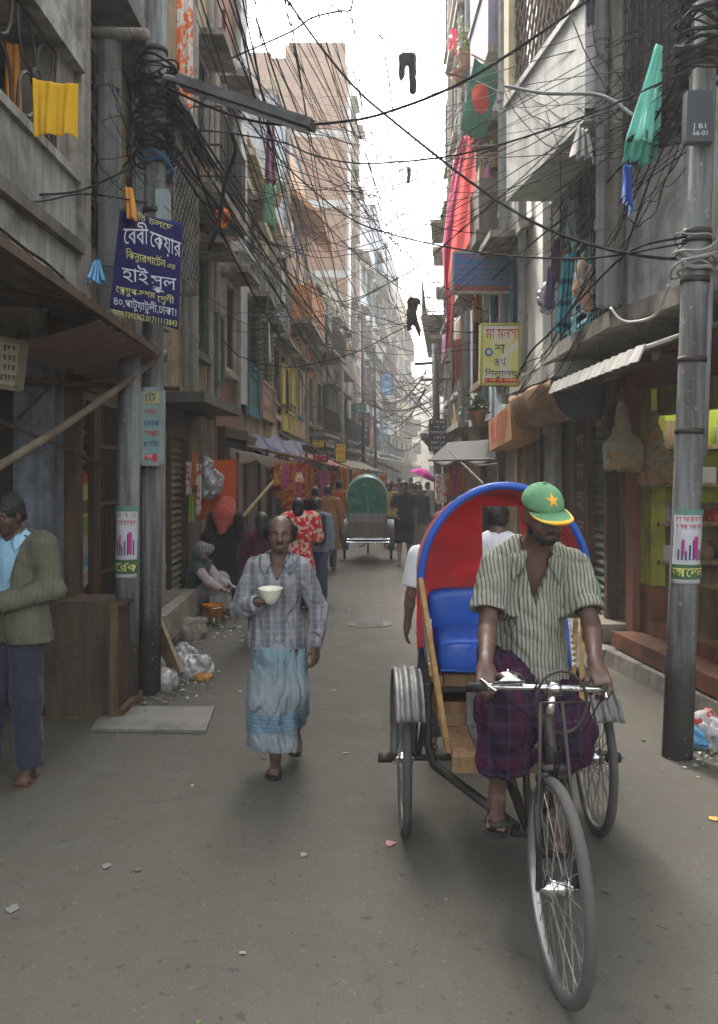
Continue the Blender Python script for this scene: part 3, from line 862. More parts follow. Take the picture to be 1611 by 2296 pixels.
mb = MB(); RW.box(mb, 8.95, 14.2, 0, 2.93, -2.5, 0); mb.build('ground_wall', grime('brown_shop_wall', (.15, .12, .095), amt=.5), rra)
shopfront(RW, rra, 9.0, 9.75, 2.45, 'shutter', grime('green_grey_shutter', (.14, .17, .14), amt=.4))
mb = MB(); RW.box(mb, 9.8, 10.35, .1, 2.5, .001, .05); mb.build('door_leaf', WOODD, rra)
pipe(RW, rra, 11.0, .15, 2.8, .11, PIPE, .14)
for k, (y0, y1, m_) in enumerate(((11.2, 11.9, GREENP), (11.95, 12.6, grime('grey_door', (.24, .24, .22), amt=.4)), (12.65, 13.3, WOODM), (13.35, 14.1, grime('tan_door', (.34, .28, .20), amt=.4)))):
    mb = MB()
    RW.ring(mb, y0, y1, .12, 2.4, 0, .09, .05)
    for i in range(1, 5): RW.box(mb, y0 + (y1 - y0) * i / 5 - .012, y0 + (y1 - y0) * i / 5 + .012, .17, 2.35, .02, .07)
    RW.box(mb, y0 + .051, y1 - .051, .17, 2.345, .002, .02)
    mb.build('door_leaf', m_, rra)
# canopies over the shops
LEDGE = grime('ledge_concrete', (.33, .32, .29), amt=.5, var=.2)
mb = MB(); mb.hexa([(1.9, 8.75, 2.72), (2.6, 8.75, 2.72), (2.45, 11.6, 2.78), (1.9, 11.6, 2.78), (1.9, 8.75, 2.86), (2.6, 8.75, 2.9), (2.45, 11.6, 2.94), (1.9, 11.6, 2.9)]); mb.build('ledge', LEDGE, rra)
def corrug(p00, p10, p01, p11, n, amp, th=.006, sag=0):
    p00, p10, p01, p11 = map(Vector, (p00, p10, p01, p11))
    nn = (p10 - p00).cross(p01 - p00).normalized()
    def fn(u, v):
        p = p00.lerp(p10, u).lerp(p01.lerp(p11, u), v)
        return p + nn * (amp * math.sin(u * n * 2 * math.pi)) - Vector((0, 0, sag * math.sin(v * math.pi) * (.6 + .4 * math.sin(u * 9))))
    mb = MB(); mb.sheet(fn, n * 6, 6, th); return mb
aw = thing('shop_canopy', 'grey fibre sheet canopy sloping over the yellow green shop', 'canopy', (2.2, 7.2, 2.6))
corrug((1.88, 5.95, 2.60), (1.88, 8.7, 2.62), (2.62, 5.95, 2.86), (2.62, 8.7, 2.88), 14, .012, .02).build('canopy_sheet', grime('asbestos_sheet', (.36, .33, .29), amt=.45), aw)
mb = MB()
for y in (6.2, 7.4, 8.5): mb.beam((1.92, y, 2.57), (2.62, y, 2.82), .04, .05)
mb.beam((1.95, 5.95, 2.555), (1.95, 8.7, 2.575), .04, .05)
mb.tube([(1.95, 8.3, 2.54), (2.63, 8.6, 1.85)], .014, 6)
mb.build('canopy_frame', WOODD, aw)
corrug((1.84, 5.92, 2.52), (1.84, 8.72, 2.54), (1.89, 5.92, 2.635), (1.89, 8.72, 2.655), 14, .006, .012).build('canopy_lip', grime('pale_asbestos', (.46, .44, .40), amt=.35), aw)

# next houses on the right
RB = Fac(9.8, 2.0, 11.9, 1.98, 1)
rrb = building('building', RB, 'sunlit whitewashed house edge between the teal shutters and the blue sign', 10.5, grime('sunlit_whitewash', (.80, .79, .74), amt=.1, var=.08), 2.95)  # paler copy of the whitewash; the sunlight is put into its colour
pipe(RB, rrb, 10.5, 2.95, 10, .05, PIPEG); pipe(RB, rrb, 11.6, 2.95, 10, .07, PIPEG, .12)
window(RB, rrb, 10.75, 11.4, 3.3, 4.5, TEALP)
mb = MB(); mb.hexa([(2.0, 10.3, 4.65), (2.0, 11.8, 4.65), (1.84, 11.8, 4.55), (1.84, 10.3, 4.55), (2.0, 10.3, 4.73), (2.0, 11.8, 4.73), (1.84, 11.8, 4.62), (1.84, 10.3, 4.62)]); mb.build('window_hood', CONC, rrb)
RC = Fac(11.9, 2.05, 16.4, 2.0, 1)
rrc = building('building', RC, 'pale blue house hung with a national flag above the yellow sign', 12.5, P_BLUE, 2.6)
mb = MB(); RC.box(mb, 11.9, 16.4, 0, 2.59, -3, -.33); mb.build('ground_wall', P_B, rrc)
balcony(RC, rrc, 12.2, 14.0, 7.6, .3, 'solid', solid=grime('violet_grey_parapet', (.24, .21, .28), amt=.3)); balcony(RC, rrc, 14.6, 16.2, 6.6, .25, 'bars')
window(RC, rrc, 12.4, 13.4, 3.2, 4.4, TEALP); window(RC, rrc, 14.2, 15.3, 3.2, 4.5, FRAMES[3]); window(RC, rrc, 12.5, 13.5, 5.2, 6.6, FRAMES[0]); window(RC, rrc, 14.4, 15.4, 4.9, 6.2, GREENP)
window(RC, rrc, 12.6, 13.8, 8.7, 10.2, FRAMES[4], bars='x')
for y in (12.05, 13.8, 15.9): pipe(RC, rrc, y, 2.7, 12, .05, PIPEG)
mb = MB(); RC.box(mb, 11.95, 13.2, 4.85, 5.0, 0, .5); RC.box(mb, 12.0, 12.9, 5.0, 5.7, .05, .45); mb.build('air_conditioner', CONCD, rrc)
shopfront(Fac(11.9, 2.36, 16.4, 2.3, 1), rrc, 14.3, 16.2, 2.3, 'door')
RD = Fac(16.4, 2.0, 21.5, 2.12, 1)
rrd = building('building', RD, 'tan house with green shutters and pot plants at the right edge of the sky', 13.5, P_TAN, 0)
fit_out(RD, rrd, 4, 3, r2, fh=2.7, wins=[GREENP, FRAMES[0]], balc=0, hood=.2)
RE = Fac(21.5, 2.15, 32, 3.2, 1)
rre = building('building', RE, 'hazy house front on the right beyond the tan house', 8.5, P_CREAM, 0)
fit_out(RE, rre, 2, 4, r2, balc=.6)
RF = Fac(32, 3.2, 50, 5.4, 1)
rrf = building('building', RF, 'second hazy house front on the right towards the bend', 9.5, P_SHADE, 0)
fit_out(RF, rrf, 2, 5, r2, balc=.6)
# ------------------------------------------------------------------ cycle rickshaw
VIN_BLUE = plain('blue_vinyl', (.018, .095, .43), .36, var=.25, bump=.5, fine=14, spec=.5)
def scuff(m, k=.35):
    t = m.node_tree; b = t.nodes['Principled BSDF']; l = b.inputs['Base Color'].links[0]; src = l.from_socket
    tc = t.nodes.new('ShaderNodeTexCoord'); n = t.nodes.new('ShaderNodeTexNoise'); n.inputs['Scale'].default_value = 6; n.inputs['Detail'].default_value = 8; n.inputs['Roughness'].default_value = .75
    t.links.new(tc.outputs['Object'], n.inputs['Vector']); r_ = t.nodes.new('ShaderNodeValToRGB'); r_.color_ramp.elements[0].position = .48; r_.color_ramp.elements[1].position = .68; r_.color_ramp.elements[1].color = (k, k, k, 1); t.links.new(n.outputs['Fac'], r_.inputs[0])
    mx = t.nodes.new('ShaderNodeMix'); mx.data_type = 'RGBA'; t.links.new(r_.outputs[0], mx.inputs[0]); t.links.new(src, mx.inputs[6]); mx.inputs[7].default_value = (.16, .14, .12, 1); t.links.new(mx.outputs[2], b.inputs['Base Color'])
    return m
VIN_RED = cloth('red_vinyl', (.66, .10, .11), None, .38, .4, .5)
VIN_RED2 = cloth('dark_red_vinyl', (.55, .07, .08), None, .4, .35, .4)
VIN_GREEN = plain('green_vinyl', (.03, .16, .10), .45, var=.25, bump=.3, fine=12)
TYRE = grime('dusty_tyre', (.075, .072, .066), rough=.9, amt=.3, streak=False, bump=.4, fine=120)
RIM = plain('dull_rim', (.30, .29, .27), .4, .8, var=.3)
SILVER = grime('beaten_silver_tin', (.20, .20, .19), rough=.55, amt=.7, stain=(.05, .045, .04), metal=.6, bump=.35)
FRAMEM = grime('worn_black_frame', (.035, .033, .03), rough=.5, amt=.35, stain=(.10, .075, .05), metal=.4, bump=.1, streak=False)
YWOOD = wood('yellow_bamboo_strip', (.38, .24, .09), (.24, .14, .05), (3, 3, 12))
WARMW = wood('footboard_wood', (.28, .17, .08), (.14, .08, .04))

for q_ in (VIN_BLUE, VIN_RED, VIN_RED2, VIN_GREEN): scuff(q_)
def wheel(name, root, c, R_, yaw, tyre_w=.021, spokes=32):
    """tyre, rim and spokes turning about a sideways axle; yaw turns the wheel"""
    rot = Matrix.Rotation(yaw, 3, 'Z')
    c = Vector(c)
    def p(a, r, x): return c + rot @ Vector((x, -r * math.cos(a), r * math.sin(a)))
    def ringm(prof, n=64):
        mb = MB(); k = len(prof); vs = []
        for i in range(n):
            a = 2 * math.pi * i / n
            for x, r in prof: vs.append(p(a, r, x))
        fs = [(i * k + j, i * k + (j + 1) % k, ((i + 1) % n) * k + (j + 1) % k, ((i + 1) % n) * k + j) for i in range(n) for j in range(k)]
        return mb.add(vs, fs)
    prof = [(tyre_w * math.cos(q * math.pi / 6), R_ - tyre_w + tyre_w * math.sin(q * math.pi / 6)) for q in range(12)]
    hub = MB(); 
    hub.tube([c + rot @ Vector((-.075, 0, 0)), c + rot @ Vector((-.05, 0, 0)), c + rot @ Vector((-.045, 0, 0)), c + rot @ Vector((.045, 0, 0)), c + rot @ Vector((.05, 0, 0)), c + rot @ Vector((.075, 0, 0))], [.012, .012, .03, .03, .012, .012], 10)
    hub.tube([c + rot @ Vector((-.033, 0, 0)), c + rot @ Vector((-.027, 0, 0))], .042, 12); hub.tube([c + rot @ Vector((.027, 0, 0)), c + rot @ Vector((.033, 0, 0))], .042, 12)
    wt = hub.build(name, CHROME, root, True)
    ringm(prof).build('tyre', TYRE, wt, True)
    rr = R_ - tyre_w * 1.9
    ringm([(-.016, rr + .012), (.016, rr + .012), (.017, rr - .004), (.006, rr - .01), (-.006, rr - .01), (-.017, rr - .004)]).build('rim', RIM, wt, True)
    mb = MB()
    for i in range(spokes):
        a = 2 * math.pi * i / spokes; sx = .03 if i % 2 else -.03
        da = R(38) * (1 if (i // 2) % 2 else -1)
        mb.tube([p(a + da, .038, sx), p(a, rr - .006, 0)], .0021, 4, False)
    mb.build('spokes', RIM, wt)
    return wt

def rickshaw(label, o, cols, detail=True, steer=R(4)):
    """forward is -Y from the rear axle at o"""
    ox, oy = o
    root = thing('cycle_rickshaw', label, 'cycle rickshaw', (ox, oy, 0))
    def L(x, y, z): return Vector((ox + x, oy + y, z))
    hx = .475
    RW = .37
    wheel('rear_wheel', root, L(-hx, 0, RW), RW, 0); wheel('rear_wheel', root, L(hx, 0, RW), RW, 0)
    wheel('front_wheel', root, L(-.015, -1.40, .365), .365, steer, .020)
    # chassis
    mb = MB()
    mb.tube([L(-hx - .13, 0, RW), L(hx + .12, 0, RW)], .017, 8)
    for s in (-1, 1):
        mb.tube([L(s * .36, -.02, .74), L(s * .36, -.06, .46), L(s * .34, -.16, .385), L(s * .29, -.24, .37), L(s * .05, -.78, .33)], .021, 8)
        mb.tube([L(s * hx + s * -.07, 0, RW), L(s * .33, .1, .72)], .014, 6)
        mb.tube([L(s * (hx + .06), 0, RW - .0), L(s * (hx + .13), 0, RW)], .026, 8)
    bb = L(0, -.80, .31); hd0 = L(-.005, -1.27, .70); hd1 = L(-.005, -1.20, .90); st = L(0, -.60, .86)
    mb.tube([hd1 - Vector((0, 0, .03)), st - Vector((0, 0, .06))], .016, 8); mb.tube([hd0 + Vector((0, .01, .03)), bb], .018, 8)
    mb.tube([bb, st], .016, 8); mb.tube([bb, L(0, 0, RW)], .02, 8); mb.tube([st, L(.02, -.1, .72)], .016, 8)
    mb.tube([hd0, hd1], .022, 10); mb.tube([L(-.32, .35, .55), L(.32, .35, .55)], .016, 6); mb.tube([L(-.32, -.05, .72), L(.32, -.05, .72)], .016, 6)
    mb.build('frame', FRAMEM, root, True)
    # fork with stay rods
    rot = Matrix.Rotation(steer, 3, 'Z'); hub = L(-.015, -1.40, .365)
    mb = MB()
    for s in (-1, 1):
        mb.tube([hub + rot @ Vector((s * .062, 0, 0)), hub + rot @ Vector((s * .058, .06, .25)), hd0 + rot @ Vector((s * .045, 0, -.03)), hd0 + rot @ Vector((s * .03, 0, .0))], [.009, .013, .016, .016], 8)
        mb.tube([hub + rot @ Vector((s * .075, -.01, 0)), hd1 + rot @ Vector((s * .04, -.035, .06))], .0075, 6)
    mb.tube([hd0 + rot @ Vector((-.06, 0, 0)), hd0 + rot @ Vector((.06, 0, 0))], .018, 8)
    mb.tube([hd0 + rot @ Vector((-.045, -.02, .04)), hd0 + rot @ Vector((.045, -.02, .04))], .014, 8)
    mb.tube([hd0 + rot @ Vector((.03, -.03, .0)), hd0 + rot @ Vector((.07, .05, -.03)), hd0 + rot @ Vector((.10, .16, -.12))], .006, 6)
    mb.build('fork', FRAMEM, root, True)
    # handlebar, loop guard and bell
    hb = L(.02, -1.16, .985)
    def Hb(x, y, z): return hb + rot @ Vector((x, y, z))
    mb = MB(); mb.tube([Hb(-.275, .15, -.02), Hb(-.24, .09, .0), Hb(-.17, .02, .012), Hb(0, 0, .012), Hb(.17, .02, .0), Hb(.225, .09, -.005), Hb(.25, .15, -.03)], .0125, 10)
    mb.tube([hd1, Hb(0, 0, .012)], .017, 10); mb.obox(Hb(0, -.005, .012), (.05, .05, .045))
    h_ = mb.build('handlebar', CHROME, root, True)
    mb = MB()
    for a, b in ((Hb(-.285, .17, -.022), Hb(-.235, .085, .0)), (Hb(.26, .17, -.032), Hb(.22, .085, -.005))): mb.tube([a, b], .0175, 10)
    mb.build('grip', RUBBER, h_, True)
    if detail:
        mb = MB(); mb.tube([Hb(.015 + .095 * math.sin(a), -.05, -.03 + .115 * math.cos(a)) for a in np.linspace(0, 2 * math.pi, 25)[:-1]], .006, 6, closed=True)
        mb.tube([Hb(-.07, -.05, .06), Hb(-.07, -.01, .012)], .004, 5); mb.tube([Hb(.1, -.05, .06), Hb(.1, -.01, .012)], .004, 5)
        mb.tube([Hb(-.077, -.05, -.03), Hb(.107, -.05, -.03)], .004, 5)
        mb.build('loop_guard', FRAMEM, h_, True)
        mb = MB(); mb.lathe([(.058, 0), (.06, .006), (.055, .024), (.04, .038), (.02, .045), (.006, .047), (.006, .053), (.001, .055)], Hb(-.17, -.01, .03), (Matrix.Rotation(R(-22), 3, 'X')), 24)
        mb.build('bell', CHROME, h_, True)
        mb = MB(); mb.tube([Hb(-.24, .05, .0), Hb(-.27, .0, .045), Hb(-.225, -.05, .015)], .007, 6); mb.tube([Hb(.22, .05, -.01), Hb(.19, -.03, -.02)], .006, 6)
        mb.build('brake_lever', CHROME, h_, True)
        mb = MB()
        for k in range(3):
            a = rnd.uniform(-.05, .05)
            mb.tube([Hb(-.2 + k * .2, .0, .0), Hb(-.1 + k * .1 + a, -.04, -.08 - .03 * k), hd0 + Vector((a * .5, -.04, .1)), hd0 + Vector((.0, -.03, -.05))], .003, 5)
        mb.build('brake_cable', CABLE, h_)
    # pedals and chain
    mb = MB(); cr = R(55)
    mb.lathe([(.085, -.004), (.092, -.004), (.092, .004), (.085, .004), (.085, -.004)], bb + Vector((.05, 0, 0)), Matrix.Rotation(R(90), 3, 'Y'), 28, False)
    for i in range(5):
        a = i * 2 * math.pi / 5; mb.tube([bb + Vector((.05, 0, 0)), bb + Vector((.05, .086 * math.cos(a), .086 * math.sin(a)))], .006, 5)
    for s in (-1, 1):
        e = bb + Vector((s * .085, .14 * s, -.10 * s))
        mb.tube([bb + Vector((s * .07, 0, 0)), e], .011, 6); mb.tube([e, e + Vector((s * .1, 0, 0))], .006, 6)
        mb.obox(e + Vector((s * .06, 0, 0)), (.085, .075, .022))
    mb.tube([bb + Vector((-.07, 0, 0)), bb + Vector((.07, 0, 0))], .013, 8)
    cs = mb.build('crank', FRAMEM, root, True)
    mb = MB(); mb.tube([bb + Vector((.05, 0, .09)), L(.05, 0, RW + .04), L(.05, .05, RW), L(.05, 0, RW - .04), bb + Vector((.05, 0, -.09)), bb + Vector((.05, -.09, 0))], .006, 5, closed=True); mb.build('chain', RUST, cs)
    # saddle
    mb = MB()
    def sad(u, v):
        a = v * 2 * math.pi; y = -.16 + .27 * u; wd = (.03 + .085 * max(0, (u - .3) / .7) ** 1.3) * (math.sin(min(1, u * 6 + .1) * math.pi / 2)) * (1 if u < .97 else .7)
        return L(wd * math.cos(a), -.56 + y, .93 + .028 * math.sin(a) * (1 if math.sin(a) > 0 else 1.2) + .02 * u * u)
    mb.sheet(sad, 10, 14); mb.tube([st, L(0, -.55, .91)], .014, 8)
    mb.build('saddle', RUBBER, root, True)
    # mudguards, fluted tin
    for s in (-1, 1):
        mb = MB()
        def mg(u, v):
            a = R(38) + R(160) * u; x = (v - .5) * .14
            r = .445 + .006 * math.sin(v * 3 * 2 * math.pi) - .012 * abs(v - .5) * 2
            return L(s * (hx - .015) + x, -r * math.cos(a), RW + r * math.sin(a))
        mb.sheet(mg, 26, 18, .003)
        mgd = mb.build('mudguard', SILVER, root, True)
        mb = MB(); mb.tube([L(s * (hx - .06), 0, RW), L(s * (hx - .09), -.27, .72)], .006, 5); mb.tube([L(s * (hx - .06), 0, RW), L(s * (hx - .09), .27, .72)], .006, 5); mb.build('mudguard_stay', FRAMEM, mgd)
    # body: footboard, seat box, cushions
    mb = MB()
    for i in range(5): mb.box(L(-.28 + i * .112, -.52, .515), L(-.28 + i * .112 + .108, -.06, .54))
    mb.box(L(-.29, -.545, .475), L(.28, -.52, .545))
    fb = mb.build('footboard', WARMW, root)
    mb = MB(); mb.box(L(-.17, -.5, .541), L(-.11, -.08, .556)); mb.prism([L(-.17, -.08, .556), L(-.17, -.06, .72), L(-.17, -.052, .72), L(-.17, -.066, .541)], (.06, 0, 0)); mb.build('tin_strip', SILVER, fb)
    mb = MB(); mb.box(L(-.31, -.05, .54), L(.31, .45, .60)); mb.box(L(-.31, -.05, .60), L(-.285, .45, .79)); mb.box(L(.285, -.05, .60), L(.31, .45, .79))
    mb.box(L(-.28, -.045, .72), L(.28, .0, .795)); mb.box(L(-.28, -.03, .60), L(.28, -.01, .655)); mb.box(L(-.28, .43, .60), L(.28, .45, .79)); mb.box(L(-.12, -.042, .655), L(.1, -.02, .72))
    mb.build('seat_box', cols['box'], root)
    def pad(name, lo, hi, m, parent, puff=.02, nu=12, nv=12):
        lo, hi = Vector(lo), Vector(hi); c = (lo + hi) / 2; h2 = (hi - lo) / 2
        bmv = bmesh.new(); bmesh.ops.create_cube(bmv, size=2); bmesh.ops.subdivide_edges(bmv, edges=bmv.edges, cuts=7, use_grid_fill=True)
        for v in bmv.verts:
            q = v.co.copy(); e = 7.0
            n_ = (abs(q.x) ** e + abs(q.y) ** e + abs(q.z) ** e) ** (1 / e)
            q = q / n_ * 1.0
            pf = 1 + puff * (1 - q.x * q.x) * (1 - q.y * q.y) * 4
            cr_ = .012 * math.sin(q.x * 14 + q.z * 3) * (1 - abs(q.z)) 
            v.co = Vector((c.x + q.x * h2.x, c.y + q.y * h2.y, c.z + q.z * h2.z * pf + cr_ * .3))
        me = bpy.data.meshes.new(name); bmv.to_mesh(me); bmv.free()
        return link_mesh(name, me, m, parent, None, True)
    cs_ = pad('seat_cushion', L(-.31, -.10, .80), L(.31, .36, .985), cols['seat'], root)
    mb = MB(); mb.tube([L(-.30, -.085, .955), L(0, -.1, .965), L(.30, -.085, .955)], .007, 6); mb.tube([L(-.30, -.085, .825), L(0, -.1, .82), L(.30, -.085, .825)], .006, 6); mb.build('piping', cols['seat'], cs_)
    pad('backrest', L(-.33, .28, .94), L(.33, .42, 1.17), cols['seat'], root, .01)
    for s in (-1, 1):
        mb = MB(); mb.prism([L(s * .325, -.09, .80), L(s * .325, .4, .80), L(s * .345, .4, 1.15), L(s * .345, .28, 1.13), L(s * .335, .05, 1.04)], (s * .02, 0, 0))
        ap = mb.build('side_panel', cols['seat'], root)
        mb = MB()
        for i in range(9):
            f = i / 9; a = L(s * .34, -.095 + .1 * f * f, .82 + f * .25)
            mb.prism([a + Vector((0, -.006, 0)), a + Vector((s * .022, -.006, .012)), a + Vector((0, -.004, .024))], (0, .003, 0))
        mb.build('edge_fringe', WHITEP, ap)
        # bamboo struts from hood to footboard
        mb = MB(); mb.beam(L(s * .40, -.06, 1.27), L(s * .30, -.45, .53), .022, .03); mb.beam(L(s * .385, -.02, 1.2), L(s * .345, -.1, .80), .018, .022)
        mb.build('hood_strut', YWOOD, root)
    # hood: hoops, lining, back
    hb_z, hh, hw = 1.25, .478, .415
    def arch(t, y, k=1.0, dz=0):
        a = math.pi * t
        return L(.02 - hw * k * math.cos(a), y, hb_z + dz + hh * k * math.sin(a))
    hood = thing_part = None
    mb = MB()
    def shell(u, v):
        y = -.05 + .68 * v
        k = 1 - .05 * v - .012 * math.sin(v * math.pi * 5) ** 2
        q = arch(u, y, k, -.02 * v)
        return q
    mb.sheet(shell, 36, 20, .006)
    hood = mb.build('hood', cols['hood'], root, True)
    mb = MB(); pts = [L(.02 - hw * .985, -.04, 1.17)] + [arch(t, -.05) for t in np.linspace(0, 1, 33)] + [L(.02 + hw * .985, -.04, 1.17)]
    mb.tube(pts, .019, 10); mb.build('hood_rim', cols['rim'], hood, True)
    for k, y in enumerate((.08, .2, .32, .46)):
        mb = MB(); mb.tube([arch(t, y, .955 - .012 * k, -.005 * k) for t in np.linspace(.02, .98, 30)], .014, 7); mb.build('hood_rib', cols['rib'], hood, True)
    # side cloths below the arch and the back cloth with its window
    for s in (-1, 1):
        mb = MB(); mb.sheet(lambda u, v: L(.02 + s * hw * (1 - .05 * u), -.03 + .64 * u, 1.26 - .07 * v - .01 * math.sin(u * 20) * v), 12, 6, .005); mb.build('side_cloth', cols['hood'], hood, True)
    mb = MB(); yb = .62
    x0, x1, z0, z1 = cols['win']
    def bz(x): 
        q = min(1, abs(x - .02) / (hw * .945)); return hb_z - .02 + hh * .945 * math.sqrt(max(0, 1 - q * q))
    xs = np.linspace(.02 - hw * .945, .02 + hw * .945, 41)
    def wob(x, z): return .012 * math.sin(x * 23 + z * 9) + .008 * math.sin(z * 31 - x * 11)
    for xa, xb in zip(xs, xs[1:]):
        xm = (xa + xb) / 2
        spans = [(0.80, 1)] if not (x0 < xm < x1) else [(0.80, 0), (z1, 1)]
        for zz, top in spans:
            n = 10
            for i in range(n):
                def zq(x, f): 
                    zt = bz(x) if top else z0
                    return zz + (max(zt, zz) - zz) * f
                q = [(xa, zq(xa, i / n)), (xb, zq(xb, i / n)), (xb, zq(xb, (i + 1) / n)), (xa, zq(xa, (i + 1) / n))]
                if q[2][1] - q[1][1] < 1e-5 and q[3][1] - q[0][1] < 1e-5: continue
                mb.add([L(x, yb + wob(x, z), z) for x, z in q] , [(0, 1, 2, 3)])
                mb.add([L(x, yb + .006 + wob(x, z), z) for x, z in q], [(3, 2, 1, 0)])
    mb.build('hood_back', cols['back'], hood, True)
    return root
RK = rickshaw('cycle rickshaw with blue rimmed red hood and blue seat ridden towards the viewer', (.70, 4.5),
         dict(seat=VIN_BLUE, hood=VIN_RED2, rim=plain('dark_blue_vinyl', (.012, .065, .32), .45, var=.3, bump=.4, fine=30), rib=VIN_RED, back=VIN_RED, box=WARMW, win=(.0, .21, 1.20, 1.60)))
RK2 = rickshaw('green hooded cycle rickshaw seen from behind far down the lane', (.18, 18.4),
         dict(seat=VIN_GREEN, hood=VIN_GREEN, rim=plain('grey_white_vinyl', (.5, .52, .48), .5), rib=VIN_GREEN, back=VIN_GREEN, box=WARMW, win=(5, 6, 1.2, 1.4)), False, 0)
# its painted back board, bumper rail and rolled cloth
def rk2_extra():
    ox, oy = .18, 18.4
    def L(x, y, z): return Vector((ox + x, oy + y, z))
    mb = MB(); mb.box(L(-.38, .66, .50), L(.38, .69, .78)); mb.build('back_board', grime('painted_back_board', (.22, .17, .14), amt=.4), RK2)
    mb = MB(); mb.box(L(-.36, .66, .795), L(.36, .685, .97)); mb.build('back_board', grime('grey_back_board', (.33, .31, .30), amt=.5), RK2)
    mb = MB(); mb.tube([L(-.42, .72, .46), L(.42, .72, .46)], .02, 8); mb.tube([L(-.42, .72, .40), L(.42, .72, .40)], .015, 8)
    for s in (-1, 0, 1): mb.tube([L(s * .38, .72, .46), L(s * .38, .1, .42)], .015, 6)
    mb.build('bumper_rail', CHROME, RK2)
    mb = MB(); mb.sheet(lambda u, v: L(.02 + (u - .5) * (.2 + .04 * math.sin(v * 9)) + .03 * math.sin(v * 7), .66 + .02 * math.sin(u * 12), 1.55 - .75 * v), 10, 14, .008); mb.build('rolled_cloth', plain('shiny_green_cloth', (.03, .22, .13), .35, bump=.3), RK2, True)
rk2_extra()
RK2.rotation_euler = (0, 0, math.pi)
